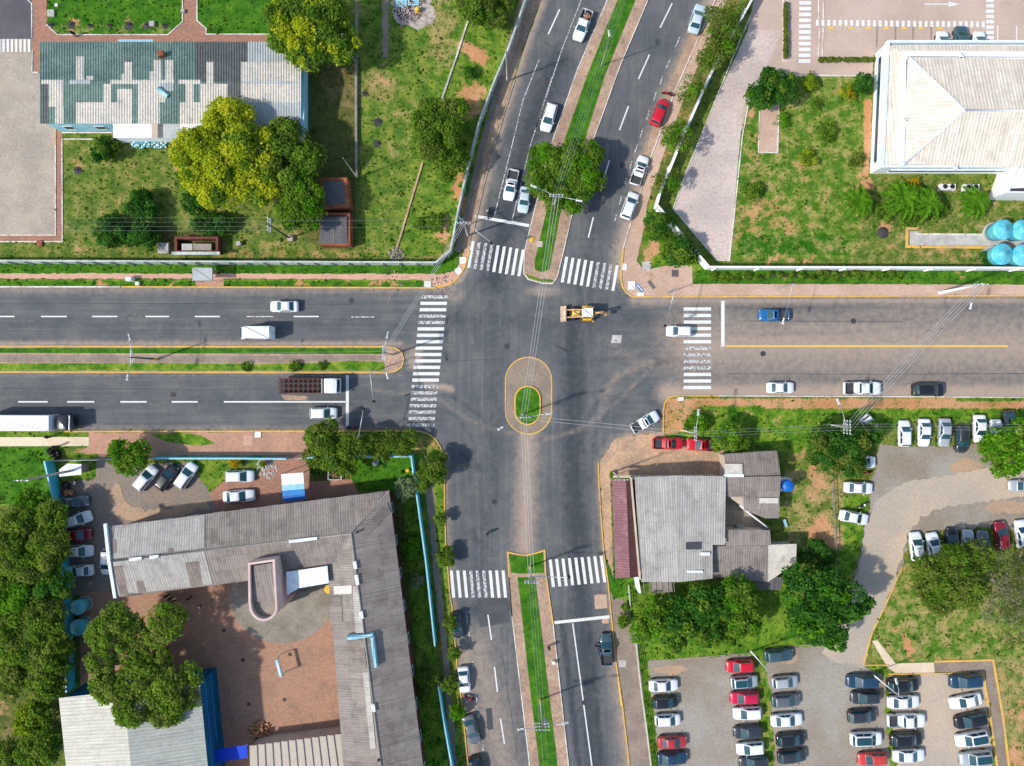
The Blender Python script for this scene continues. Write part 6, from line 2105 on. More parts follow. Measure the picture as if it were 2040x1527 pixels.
def pane_quad(mb, a, b, c, d, off=.014, sub=3, crown=.03):
    """slightly curved glass with edge a-b low, d-c high"""
    a, b, c, d = map(Vector, (a, b, c, d))
    n = (b - a).cross(d - a).normalized()
    if n.z < 0:
        n = -n
    mb_pts = []
    for j in range(3):
        for i in range(sub + 1):
            s_, t_ = i / sub, j / 2
            p = a.lerp(b, s_).lerp(d.lerp(c, s_), t_) + n * (off + crown * math.sin(math.pi * s_) * .6)
            mb_pts.append(p)
    fs = []
    for j in range(2):
        for i in range(sub):
            k = j * (sub + 1) + i
            fs.append((k, k + 1, k + sub + 2, k + sub + 1))
    mb.add(mb_pts, fs, smooth=True)


CAR = {  # L, W, roof z, belt z, hood profile [(x,z)], cabin base xr,xf, roof xr,xf
    'hatch': (4.0, 1.72, 1.50, .95, [(-2, .8), (-1.9, .93), (1., .96), (1.65, .86), (1.9, .74), (2., .62)], -1.92, 1.12, -1.6, .22),
    'sedan': (4.4, 1.75, 1.46, .94, [(-2.2, .76), (-2.1, .95), (-1.4, .98), (1., .96), (1.8, .84), (2.1, .72), (2.2, .6)], -1.66, 1.08, -.92, .2),
    'suv': (4.4, 1.84, 1.68, 1.04, [(-2.2, .86), (-2.1, 1.02), (1.1, 1.06), (1.9, .98), (2.12, .84), (2.2, .66)], -2.1, 1.2, -1.82, .36),
    'pickup': (5.2, 1.86, 1.76, 1.06, [(-2.6, .9), (-.5, 1.04), (1.3, 1.06), (2.2, 1.), (2.5, .88), (2.6, .66)], -.62, 1.36, -.44, .55),
    'utility': (4.4, 1.7, 1.52, .96, [(-2.2, .84), (-.2, .95), (1.1, .97), (1.8, .88), (2.1, .76), (2.2, .6)], -.42, 1.14, -.2, .34),
}
CARM = {}


def car_meshes(kind):
    L, Wd, hr, zb, prof, xr0, xf0, xr1, xf1 = CAR[kind]
    hw = Wd / 2
    parts = []

    def add(name, mb, mats, par=None):
        o = mb.build(name, mats)
        parts.append((name, o.data, par))
        bpy.data.objects.remove(o)
    bed = kind in ('pickup', 'utility')
    xb0, xb1 = -L / 2 + .12, xr0 - .06
    xs = [-L / 2, -L / 2 + .05, -L / 2 + .16, -L / 2 + .4] + list(np.linspace(-L / 2 + .8, L / 2 - .8, 7)) + [L / 2 - .45, L / 2 - .22, L / 2 - .08, L / 2]
    pz = lambda x: float(np.interp(x, [p[0] for p in prof], [p[1] for p in prof]))
    rings = []
    for x in xs:
        t = max(0, (abs(x) - L * .3) / (L * .2))
        w = hw * (1 - (.22 if x > 0 else .12) * t ** 2.6)
        e = max(0, (abs(x) - (L / 2 - .16)) / .16)
        zl = .22 + .12 * e
        zt = pz(x)
        if bed and xb0 - .01 < x < xb1 + .01:
            zt = .52
        half = [(w * .9, zl), (w, zl + .14), (w, zl + (zt - zl) * .6), (w * .965, zt - .06), (w * .86, zt), (w * .4, zt + .025)]
        rings.append([(x, y, z) for y, z in half] + [(x, -y, z) for y, z in half[::-1]])
    n = len(rings[0])
    mb = MB()
    vs = [p for r in rings for p in r]
    fs = []
    for i in range(len(rings) - 1):
        for k in range(n):
            a, b = i * n + k, i * n + (k + 1) % n
            fs.append((a, b, b + n, a + n))
    fs += [tuple(range(n))[::-1], tuple(range(len(vs) - n, len(vs)))]
    mb.add(vs, fs, smooth=True)
    # cabin shell
    cw0, cw1 = hw * .93, hw * .74
    rg = [rrect(xr0, xf0, cw0, zb - .05), rrect(xr0 + .05 * (xr1 - xr0), xf0 - .06, cw0 - .01, zb + .04), rrect(xr1 - .03, xf1 + .03, cw1 + .02, hr - .08), rrect(xr1 + .05, xf1 - .05, cw1 - .06, hr - .015), rrect(xr1 + .25, xf1 - .25, cw1 - .26, hr + .02)]
    m_ = len(rg[0])
    vs = [p for r in rg for p in r]
    fs = [(i * m_ + k, i * m_ + (k + 1) % m_, (i + 1) * m_ + (k + 1) % m_, (i + 1) * m_ + k) for i in range(len(rg) - 1) for k in range(m_)]
    fs.append(tuple(range(len(vs) - m_, len(vs))))
    mb.add(vs, fs, smooth=True)
    if bed:
        zt = pz(-1.)
        bw = hw * .97
        for sg in (-1, 1):
            mb.box(((xb0 + xb1) / 2, sg * (bw - .07), (zt + .45) / 2), (xb1 - xb0 + .06, .14, zt - .45), bev=.03)
        mb.box((xb0 - .02, 0, (zt + .45) / 2), (.1, bw * 2 - .2, zt - .45), bev=.03)
    mb.box((-L / 2 + .03, 0, .45), (.12, Wd * .82, .2), bev=.05)
    mb.box((L / 2 - .02, 0, .42), (.12, Wd * .72, .22), bev=.05)
    add('body', mb, ['car_white'])
    if bed:
        mb = MB()
        mb.box(((xb0 + xb1) / 2, 0, .56), (xb1 - xb0 - .06, (hw - .16) * 2, .06))
        for i in range(7):
            mb.box(((xb0 + xb1) / 2, -.6 + .2 * i, .595), (xb1 - xb0 - .1, .07, .02))
        add('load_bed', mb, ['bed_liner'])
    lp = lambda a, b, t: tuple(a[i] + (b[i] - a[i]) * t for i in range(3))
    z0, z1 = zb + .04, hr - .08
    # windscreen and rear window
    y0, y1 = cw0 - .12, cw1 - .06
    mb = MB()
    A, B, C_, D = (xf0 - .06, -y0, z0), (xf0 - .06, y0, z0), (xf1 + .03, y1, z1), (xf1 + .03, -y1, z1)
    pane_quad(mb, lp(A, D, .04), lp(B, C_, .04), lp(B, C_, .95), lp(A, D, .95))
    add('windshield', mb, ['car_glass'])
    mb = MB()
    xr0b = xr0 + .05 * (xr1 - xr0)
    A, B, C_, D = (xr0b, y0, z0), (xr0b, -y0, z0), (xr1 - .03, -y1, z1), (xr1 - .03, y1, z1)
    lo = .12 if kind in ('sedan',) else .2
    a_, b_, c_, d_ = lp(A, D, lo), lp(B, C_, lo), lp(B, C_, .93), lp(A, D, .93)
    mb2 = MB()
    pane_quad(mb2, a_, b_, c_, d_, .014 if kind != 'suv' else .02)
    add('rear_window', mb2, ['car_glass'])
    for sg in (-1, 1):
        for f0, f1 in ((.08, .47), (.51, .9)):
            if bed and f0 < .3:
                f0 = .14
            mb = MB()
            bx = lambda f: xr0b + .1 + (xf0 - .28 - xr0b) * f
            tx = lambda f: xr1 + .06 + (xf1 - .1 - xr1) * f
            ya, yb = sg * (cw0 - .01), sg * (cw1 + .02)
            a, b = (bx(f0), ya, z0), (bx(f1), ya, z0)
            d, c = (tx(f0), yb, z1), (tx(f1), yb, z1)
            q = [Vector(lp(a, d, .06)), Vector(lp(b, c, .06)), Vector(lp(b, c, .94)), Vector(lp(a, d, .94))]
            o_ = Vector((0, sg * .02, .012))
            q = [p + o_ for p in q]
            mb.face(q if sg < 0 else q[::-1])
            add('side_window', mb, ['car_glass'])
    for sg in (-1, 1):
        mb = MB()
        mb.box((L / 2 - .2, sg * hw * .6, .7 if kind != 'pickup' else .82), (.3, .34, .12), sg * -.35, bev=.05)
        add('headlight', mb, ['light_glass'])
        mb = MB()
        mb.box((-L / 2 + .06, sg * hw * .76, .78), (.12, .24, .2), bev=.04)
        add('taillight', mb, ['tail_red'])
        mb = MB()
        mb.box((xf0 - .38, sg * (hw + .1), zb + .08), (.14, .2, .13), bev=.04)
        add('door_mirror', mb, ['car_white'])
        for x in (-L * .3, L * .31):
            mb = MB()
            prof_ = [(.17, -.1), (.2, -.1), (.26, -.1), (.31, -.06), (.31, .06), (.26, .1), (.2, .1), (.17, .1)]
            vs, fs = [], []
            for r_, w_ in prof_:
                for k in range(16):
                    an = 2 * math.pi * k / 16
                    vs.append((x + r_ * math.cos(an), sg * (hw - .09) + w_, .31 + r_ * math.sin(an)))
            for i in range(len(prof_) - 1):
                for k in range(16):
                    a, b = i * 16 + k, i * 16 + (k + 1) % 16
                    fs.append((a, b, b + 16, a + 16))
            mb.add(vs, fs, 0, True)
            mb.box((x, sg * (hw - .06), .31), (.34, .06, .06), m=1)
            mb.box((x, sg * (hw - .06), .31), (.06, .058, .34), m=1)
            add('wheel', mb, ['rubber', 'rim'])
    mb = MB()
    mb.prism([(x_, y_) for x_, y_, z_ in rrect(xr1 + .1, xf1 - .06, cw1 - .14, 0)], hr - .01, hr + .034)
    o = mb.build('roof_panel', ['car_glass'])
    CARM[kind + '_roof'] = o.data
    bpy.data.objects.remove(o)
    return parts


def car(kind, paint, rx, ry, fx, fy, label, group=None, roof=None, name=None, cat=None):
    """rx,ry rear and fx,fy front bumper as seen in the photo"""
    if kind not in CARM:
        CARM[kind] = car_meshes(kind)
    hz = .75
    a, b = P(rx, ry, hz), P(fx, fy, hz)
    d = b - a
    c = (a + b) / 2
    k = d.length / CAR[kind][0]
    nm = name or {'pickup': 'pickup_truck', 'utility': 'pickup_truck'}.get(kind, 'car')
    r = thing(nm, label, cat or ('pickup' if 'pickup' in nm else 'car'), (c.x, c.y, 0), group, math.atan2(d.y, d.x))
    k = min(1.1, max(.9, k))
    r.scale = (k, min(1.06, max(.98, k)), 1. * (1 if k > .95 else .98))
    pm = 'car_white' if paint == 'white' else 'paint_' + paint
    for nme, me, par in CARM[kind]:
        o = bpy.data.objects.new(nme, me)
        COL.objects.link(o)
        o.parent = r
        if nme in ('body', 'door_mirror'):
            o.material_slots[0].link = 'OBJECT'
            o.material_slots[0].material = M[pm]
    if roof:
        o = bpy.data.objects.new('roof_panel', CARM[kind + '_roof'])
        COL.objects.link(o)
        o.parent = r
    return r


NC, EC = 'cars on the north road', 'cars on the east and west roads'
U, LL, LB, SC = 'cars in the upper east parking lot', 'cars in the lower east parking lot', 'cars in the school yard', 'cars on the south road'
CARS = '''
pickup white 1172 20 1150 80 white pickup carrying junk in its bed near the top of the north road|NC
hatch white 1102 204 1085 263 white car heading down the north road beside the grass median|NC
utility white 1024 338 1012 399 white pickup with dark bed waiting near the north stop line|NC
sedan iceblue 1048 374 1041 422 pale blue car half hidden under the median tree|NC
sedan iceblue 1380 66 1397 9 silvery white car at the top of the north road by the street trees|NC
hatch red 1303 249 1326 199 red car parked at the north road edge beside thin street trees|NC
utility white 1264 368 1284 311 white pickup with black bed parked on the north road|NC
hatch white 1245 436 1264 384 white van like car parked nearest the corner on the north road|NC
sedan white 594 611 538 611 white sedan heading left above the white van on the west road|EC
hatch white 617 824 671 824 small white car waiting below the brown flatbed truck|EC
hatch white 1378 661 1328 660 white car driving over the right zebra crossing|EC
utility blue 1573 628 1512 628 blue pickup with dark bed on the east road|EC
sedan white 1528 773 1582 773 white car parked on the east road left of the white pickup|EC
pickup white 1681 774 1755 774 large white pickup parked at the east road kerb|EC
suv black 1818 777 1882 777 black car parked at the east road kerb|EC
utility white 1260 857 1311 826 white pickup turning at the south east corner|EC
utility red 1301 884 1361 884 red pickup with dark bed at left, facing right before the corner shop|EC
utility red 1431 889 1368 885 red pickup with grey windshield at left, beside the round tree|EC
hatch white 1802 890 1802 838 white car leftmost in the top row of the upper parking lot|U
sedan white 1842 835 1841 890 white car second from left in the top row of the upper parking lot|U
sedan silver 1883 834 1881 890 silver car in the top row of the upper parking lot|U
hatch dark 1917 848 1916 903 dark car in the top row beside the silver car|U
sedan white 1952 827 1952 882 white car under the bright tree edge in the top row|U
sedan dark 2010 818 2012 872 dark car hidden by the bright tree at the right edge|U
hatch white 1987 890 1985 836 white car corner peeping out behind the bright tree|U
hatch white 1722 832 1749 866 white car tilted behind the dark tangled tree|U
hatch white 1690 922 1745 921 white car mostly hidden below the dark tangled tree|U
sedan white 1682 971 1739 974 white car beside the lot facing right, above the white motorcycle|U
sedan white 1673 1026 1730 1037 white car tilted slightly down, below the white motorcycle|U
sedan silver 2064 968 2010 968 grey blue car entering the lot at the right edge|U
hatch white 1829 1118 1823 1061 white car leftmost in the bottom row of the upper parking lot|U
hatch white 1865 1118 1856 1062 white car second in the bottom row, partly under the olive tree|U
hatch black 1897 1107 1896 1053 black car in the bottom row under the olive tree|U
sedan silver 1926 1112 1929 1056 silver car in the bottom row beside the black car|U
hatch grey 1956 1114 1958 1058 grey car half covered by the olive tree|U
hatch darkred 1999 1096 1991 1040 dark red car in the bottom row of the upper lot|U
hatch white 2040 1092 2033 1037 white car cut by the right edge in the bottom row|U
hatch white 268 979 311 928 white car tilted, left of the black car in the school yard|LB
hatch black 314 976 350 927 black car between two tilted white cars|LB
hatch white 352 974 388 923 white car tilted, right of the black car in the school yard|LB
hatch white 447 950 507 949 white car without rear glass visible, upper of two by the brick path|LB
sedan white 444 991 507 987 white sedan, lower of two beside the school roof|LB
sedan grey 118 1002 176 998 dark grey car topmost in the column along the cyan wall|LB
hatch white 128 1045 181 1027 white car tilted beside the cyan wall above the dark red car|LB
hatch darkred 125 1069 182 1064 dark red car in the column along the cyan wall|LB
hatch white 129 1099 185 1098 white car directly below the dark red car|LB
sedan white 186 1136 132 1140 white sedan lowest in the column along the cyan wall|LB
hatch white 214 1094 212 1146 white car mostly hidden under the left end of the school roof|LB
sedan dark 908 1222 914 1271 dark car half covered by a verge tree on the south road|SC
sedan white 922 1329 927 1381 white car parked on the south road above the red motorcycle|SC
sedan grey 931 1426 949 1483 dark grey car parked below the globe shrub|SC
hatch black 944 1508 956 1562 black car cut by the bottom edge on the south road|SC
utility teal 1209 1326 1207 1263 dark teal car parked at the south road with its door open|SC
sedan white 1293 1367 1351 1365 silvery white car at the top of the first column in the lower lot|LL
hatch black 1300 1401 1352 1398 black car in the first column of the lower lot|LL
hatch white 1305 1436 1356 1434 white boxy car in the first column of the lower lot|LL
sedan rose 1311 1480 1369 1478 faded red car in the first column of the lower lot|LL
sedan navy 1310 1513 1370 1510 deep blue car at the bottom of the first column|LL
hatch red 1503 1326 1447 1329 bright red car topmost in the second column of the lower lot|LL
hatch silver 1456 1361 1510 1357 silver car with dark glass roof in the second column|LL|roof
hatch crimson 1513 1389 1455 1392 crimson car between silver and white cars in the second column|LL
hatch white 1518 1420 1461 1423 white car below the crimson car|LL
hatch dark 1520 1457 1461 1461 dark car between two white cars in the second column|LL
hatch white 1523 1489 1468 1494 white car near the bottom of the second column|LL
hatch dark 1532 1516 1472 1522 dark car at the bottom edge of the second column|LL
hatch teal 1523 1308 1581 1304 dark teal car topmost in the third column of the lower lot|LL
hatch silver 1538 1361 1590 1357 pale car with light roof in the third column|LL
hatch grey 1538 1398 1595 1394 slate grey car above a white sedan in the third column|LL
sedan white 1534 1437 1601 1433 long white sedan in the third column|LL
hatch black 1546 1476 1606 1472 black car below the long white sedan|LL
hatch dark 1549 1510 1608 1504 dark car at the bottom of the third column|LL
suv navy 1752 1356 1685 1358 dark blue car topmost in the fourth column, with light windshield|LL
hatch dark 1755 1389 1694 1391 black blue car second in the fourth column|LL
hatch dark 1689 1429 1748 1425 dark green black car third in the fourth column, facing right|LL
suv white 1692 1473 1760 1471 white car with sunroof in the fourth column|LL|roof
hatch brick 1768 1510 1709 1514 orange red car at the bottom of the fourth column|LL
suv black 1768 1367 1831 1363 black car topmost in the fifth column behind the white bar|LL
sedan white 1768 1400 1833 1398 white sedan below the black car in the fifth column|LL
pickup white 1768 1437 1844 1435 white pickup in the fifth column of the lower lot|LL
suv black 1775 1475 1838 1471 black car with bright windshield in the fifth column|LL
sedan white 1777 1507 1845 1505 white car at the bottom of the fifth column|LL
suv navy 1960 1354 1888 1360 dark blue car topmost in the last column by the yellow kerb|LL
sedan white 1958 1391 1890 1404 white car tilted in the last column by the yellow kerb|LL
suv black 1966 1428 1902 1442 black car in the last column by the yellow kerb|LL
suv white 1970 1466 1902 1478 white car with black roof in the last column|LL|roof
suv silver 1978 1507 1910 1514 silver car with black roof at the bottom of the last column|LL|roof
hatch white 1877 116 1878 62 white car peeping out left of the dark car behind the cream roof|NE
suv teal 1914 112 1914 52 dark car between two white cars behind the cream roof|NE
hatch white 1951 116 1951 62 white car peeping out right of the dark car behind the cream roof|NE
'''
GR = dict(NC=NC, EC=EC, U=U, LL=LL, LB=LB, SC=SC, NE='cars behind the white building')
CAR_ROOT = {}
for ln in CARS.strip().splitlines():
    a, g, *op = ln.split('|')
    w = a.split()
    CAR_ROOT[' '.join(w[6:])] = car(w[0], w[1], *map(float, w[2:6]), ' '.join(w[6:]), GR[g], roof=bool(op))

# junk in the first pickup
mb = MB()
for i in range(7):
    p = P(1169 + random.uniform(-4, 4), 30 + random.uniform(-8, 8), 1)
    mb.box((p.x, p.y, .9 + .1 * i * .3), (random.uniform(.4, .9), random.uniform(.3, .6), .35), random.uniform(0, 3), i % 3, bev=.05)
tag(mb.build('junk_load', ['wood', 'steel', 'black']), 'loose load of tan and grey junk in the top white pickup', 'load')


def van():
    a, b = P(546, 664, 1.2), P(478, 664, 1.2)
    c = (a + b) / 2
    r = thing('delivery_van', 'white box van heading left on the west road, casting a long shadow', 'van', (c.x, c.y, 0), None, math.pi)
    L, w = 5.1, 2.0
    mb = MB()
    mb.box((-.55, 0, 1.65), (3.9, w, 2.2), bev=.06)
    o = mb.build('cargo_box', 'car_white')
    o.parent = r
    mb = MB()
    rg = [rrect(1.3, 2.5, w / 2 - .06, .35, .15), rrect(1.3, 2.5, w / 2 - .05, 1.1, .15), rrect(1.3, 2.0, w / 2 - .12, 1.95, .12), rrect(1.35, 1.9, w / 2 - .25, 2.05, .1)]
    m_ = len(rg[0])
    vs = [p for q in rg for p in q]
    mb.add(vs, [(i * m_ + k, i * m_ + (k + 1) % m_, (i + 1) * m_ + (k + 1) % m_, (i + 1) * m_ + k) for i in range(3) for k in range(m_)] + [tuple(range(3 * m_, 4 * m_))], smooth=True)
    mb.box((-.3, 0, .48), (4.4, w * .8, .2))
    o = mb.build('cab', 'car_white')
    o.parent = r
    mb = MB()
    pane_quad(mb, (2.46, -.75, 1.2), (2.46, .75, 1.2), (2.06, .68, 1.86), (2.06, -.68, 1.86), .03)
    o = mb.build('windshield', 'car_glass')
    o.parent = r
    for sg in (-1, 1):
        mb = MB()
        mb.box((-2.52, sg * .49, 1.65), (.05, .92, 2.0), bev=.02)
        o = mb.build('rear_door', 'canvas_white')
        o.parent = r
        for x in (-1.5, 1.7):
            mb = MB()
            mb.tube([(x, sg * (w / 2 - .3), .36), (x, sg * (w / 2 - .02), .36)], .36, 16)
            o = mb.build('wheel', 'rubber')
            o.parent = r


van()


def truck(label, rear, front, y, kind):
    a, b = P(rear, y, 1.4), P(front, y, 1.4)
    c = (a + b) / 2
    L = b.x - a.x
    r = thing('truck', label, 'truck', (c.x, c.y, 0))
    H = L / 2

    def put(n, mb, m, par=None):
        o = mb.build(n, m)
        o.parent = par or r
        return o
    cabm = 'car_white' if kind == 'flat' else 'paint_black'
    cl = 2.1
    mb = MB()
    rg = [rrect(H - cl, H, 1.15, .5, .14), rrect(H - cl, H, 1.15, 1.4, .14), rrect(H - cl, H - .22, 1.1, 2.45, .14), rrect(H - cl + .1, H - .4, .95, 2.55, .12)]
    m_ = len(rg[0])
    mb.add([p for q in rg for p in q], [(i * m_ + k, i * m_ + (k + 1) % m_, (i + 1) * m_ + (k + 1) % m_, (i + 1) * m_ + k) for i in range(3) for k in range(m_)] + [tuple(range(3 * m_, 4 * m_))], smooth=True)
    put('cab', mb, cabm)
    mb = MB()
    pane_quad(mb, (H - .02, -.95, 1.5), (H - .02, .95, 1.5), (H - .2, .9, 2.35), (H - .2, -.9, 2.35), .03)
    put('windshield', mb, 'car_glass')
    mb = MB()
    mb.box((0, 0, .75), (L - .6, .9, .3))
    put('chassis', mb, 'black')
    if kind == 'flat':
        mb = MB()
        x0, x1 = -H, H - cl - .25
        mb.box(((x0 + x1) / 2, 0, 1.05), (x1 - x0, 2.2, .16))
        put('bed', mb, 'black')
        mb = MB()
        for y_ in (-1.08, -.36, .36, 1.08):
            for z in ((1.5, 1.9) if abs(y_) > 1 else (1.9,)):
                mb.box(((x0 + x1) / 2, y_, z), (x1 - x0, .1, .14))
        for i in range(10):
            x = x0 + .1 + (x1 - x0 - .2) * i / 9
            mb.box((x, 0, 1.98), (.1, 2.2, .06))
            for sg in (-1, 1):
                mb.box((x, sg * 1.12, 1.5), (.08, .06, .95))
        put('stake_rack', mb, 'bed_brown')
        mb = MB()
        mb.box((H - cl - .35, 0, 2.3), (.16, 2.1, .5), bev=.05)
        mb.box((H - .35, 0, 2.62), (.5, 1.9, .1), bev=.04)
        put('wind_deflector', mb, 'car_white')
        wx = (-H * .55, H - 1.2)
    else:
        mb = MB()
        x0, x1 = -H, H - cl - .35
        mb.box(((x0 + x1) / 2, 0, 2.05), (x1 - x0, 2.45, 2.5), bev=.05)
        put('trailer_box', mb, 'car_white')
        mb = MB()
        for i in range(9):
            mb.box((x0 + 1 + i * 1.1, random.uniform(-.5, .5), 3.304), (.5, .06, .006))
        put('roof_seams', mb, 'steel')
        mb = MB()
        mb.box((H - .02, 0, 2.42), (.34, 2.3, .14), bev=.05)
        put('sun_visor', mb, 'steel')
        wx = (-H + 1.2, -H + 2.4, H - 3.4, H - 1.1)
    for sg in (-1, 1):
        mb = MB()
        mb.box((H - .1, sg * 1.28, 1.9), (.12, .2, .4), bev=.03)
        put('door_mirror', mb, 'black')
        mb = MB()
        mb.box((H - .02, sg * .85, .8), (.1, .34, .2), bev=.04)
        put('headlight', mb, 'light_glass')
        for x in wx:
            mb = MB()
            mb.tube([(x, sg * .78, .46), (x, sg * 1.12, .46)], .46, 18)
            put('wheel', mb, 'rubber')


truck('brown stake flatbed truck with white cab waiting on the west road', 557, 677, 769, 'flat')
truck('truck with long white trailer and black cab at the left edge', -30, 147, 842, 'box')


def backhoe():
    c = P(1163, 625, 1)
    r = thing('backhoe_loader', 'yellow backhoe loader with white cab roof crossing the intersection', 'backhoe', (c.x, c.y, 0), None, math.pi)

    def put(n, mb, m, par=None):
        o = mb.build(n, m)
        o.parent = par or r
        return o
    mb = MB()
    mb.box((.9, 0, 1.05), (2.1, .95, .75), bev=.1)
    mb.box((-.2, 0, .8), (3.4, .8, .4), bev=.05)
    put('chassis', mb, 'machine_yellow')
    mb = MB()
    mb.box((1.15, 0, 1.5), (1.2, .85, .3), bev=.1)
    put('hood', mb, 'machine_pale')
    mb = MB()
    mb.box((1.98, 0, 1.2), (.3, .8, .5), bev=.04)
    put('grille', mb, 'bed_liner')
    mb = MB()
    mb.box((-.45, 0, 1.85), (1.35, 1.3, 1.2), bev=.08)
    cab = put('cab', mb, 'car_glass')
    mb = MB()
    mb.box((-.45, 0, 2.55), (1.75, 1.55, .16), bev=.07)
    put('cab_roof', mb, 'lamp_white')
    mb = MB()
    for x in (-1.1, .2):
        for y in (-.65, .65):
            mb.box((x, y, 1.85), (.09, .09, 1.3))
    put('cab_frame', mb, 'machine_yellow', cab)
    for sg in (-1, 1):
        mb = MB()
        mb.tube([(-.55, sg * .72, .72), (-.55, sg * 1.12, .72)], .72, 22)
        mb.tube([(-.55, sg * 1.1, .72), (-.55, sg * 1.14, .72)], .34, 16, 1)
        put('wheel', mb, ['rubber', 'machine_yellow'])
        mb = MB()
        mb.box((-.5, sg * .95, 1.5), (1.35, .42, .08), bev=.03)
        mb.box((.2, sg * .95, 1.3), (.1, .42, .4), bev=.03)
        put('mudguard', mb, 'machine_yellow')
        mb = MB()
        mb.tube([(1.55, sg * .68, .48), (1.55, sg * .98, .48)], .48, 18)
        put('wheel', mb, 'rubber')
        mb = MB()
        mb.tube([(.2, sg * .52, 1.4), (1.6, sg * .56, 1.35), (2.75, sg * .56, .55)], .11, 6)
        put('loader_arm', mb, 'machine_worn')
        mb = MB()
        mb.tube([(-1.35, sg * .7, .9), (-1.5, sg * 1.05, .3)], .1, 6)
        mb.box((-1.5, sg * 1.05, .25), (.4, .34, .08))
        put('stabiliser', mb, 'machine_worn')
    mb = MB()
    prof = [(2.65, .95), (2.7, .35), (2.95, .1), (3.5, .1), (3.5, .16), (2.98, .2), (2.78, .4), (2.75, .95)]
    for sg in (-1, 1):
        mb.face([(x, sg * 1.2, z) for x, z in prof][::sg])
        mb.face([(2.65, sg * 1.19, .95), (2.7, sg * 1.19, .3), (3.4, sg * 1.19, .12)][::-sg])
    for i in range(len(prof)):
        (xa, za), (xb, zb_) = prof[i], prof[(i + 1) % len(prof)]
        mb.face([(xa, -1.2, za), (xb, -1.2, zb_), (xb, 1.2, zb_), (xa, 1.2, za)])
    put('front_bucket', mb, 'bucket_steel')
    mb = MB()
    mb.tube([(-1.4, 0, 1.), (-1.9, .05, 2.6), (-2.3, .05, 3.2)], .16, 6)
    boom = put('boom', mb, 'machine_worn')
    mb = MB()
    mb.tube([(-2.3, .05, 3.2), (-3.2, .05, 2.5), (-3.4, .05, 1.7)], .13, 6)
    mb.box((-2.5, .05, 3.12), (.5, .42, .3), bev=.05)
    put('dipper_arm', mb, 'machine_worn', boom)
    mb = MB()
    mb.box((-3.35, .1, 1.4), (.55, .6, .55), .1, bev=.08)
    put('rear_bucket', mb, 'machine_worn')


backhoe()


# ---- motorcycles
def moto_meshes():
    parts = []

    def add(name, mb, mats):
        o = mb.build(name, mats)
        parts.append((name, o.data))
        bpy.data.objects.remove(o)
    for x in (-.65, .65):
        mb = MB()
        vs, fs = [], []
        for r_, w_ in ((.2, -.05), (.3, -.05), (.32, 0), (.3, .05), (.2, .05)):
            for k in range(16):
                an = 2 * math.pi * k / 16
                vs.append((x + r_ * math.cos(an), w_, .32 + r_ * math.sin(an)))
        for i in range(4):
            for k in range(16):
                a, b = i * 16 + k, i * 16 + (k + 1) % 16
                fs.append((a, b, b + 16, a + 16))
        mb.add(vs, fs, smooth=True)
        mb.tube([(x, -.08, .32), (x, .08, .32)], .05, 8)
        add('wheel', mb, ['rubber'])
    mb = MB()
    mb.tube([(-.65, 0, .34), (-.2, 0, .45), (.3, 0, .5), (.42, 0, .8)], .07, 8)
    mb.box((.05, 0, .42), (.4, .26, .34), bev=.06)
    mb.tube([(.65, 0, .32), (.42, 0, .85)], .05, 8)
    add('frame', mb, ['dark_iron'])
    mb = MB()
    mb.lathe((.18, 0, .7), [(0, 0), (.16, .02), (.18, .12), (.12, .2), (0, .22)], 12)
    mb.box((.55, 0, .66), (.36, .14, .05), bev=.02)
    mb.box((-.62, 0, .68), (.4, .2, .12), bev=.05)
    add('tank', mb, ['red_paint'])
    mb = MB()
    mb.box((-.25, 0, .78), (.62, .26, .12), bev=.05)
    add('seat', mb, ['black'])
    mb = MB()
    mb.tube([(.34, -.36, .98), (.44, -.14, .95), (.44, .14, .95), (.34, .36, .98)], .025, 6)
    mb.box((.5, 0, .86), (.12, .16, .16), bev=.05)
    add('handlebar', mb, ['black'])
    return parts


MOTO = moto_meshes()


def moto(label, rx, ry, fx, fy, paint='red_paint'):
    a, b = P(rx, ry, .5), P(fx, fy, .5)
    c = (a + b) / 2
    r = thing('motorcycle', label, 'motorcycle', (c.x, c.y, 0), 'motorcycles', math.atan2(b.y - a.y, b.x - a.x))
    for n, me in MOTO:
        o = bpy.data.objects.new(n, me)
        COL.objects.link(o)
        o.parent = r
        if n == 'tank':
            o.material_slots[0].link = 'OBJECT'
            o.material_slots[0].material = M[paint]
    return r


moto('red and black motorcycle parked ahead of the red car', 1341, 190, 1320, 184)
moto('red motorcycle at the kerb beside the west stop line', 690, 853, 715, 852)
moto('red motorcycle half under the dark tangled tree', 1738, 940, 1718, 944)
moto('white and dark motorcycle between two white parked cars', 1710, 1012, 1728, 1002, 'lamp_white')
moto('red motorcycle parked below the white car on the south road', 926, 1387, 944, 1394)
moto('dark motorcycle ridden towards the north stop line', 975, 414, 972, 436, 'cloth_dark')
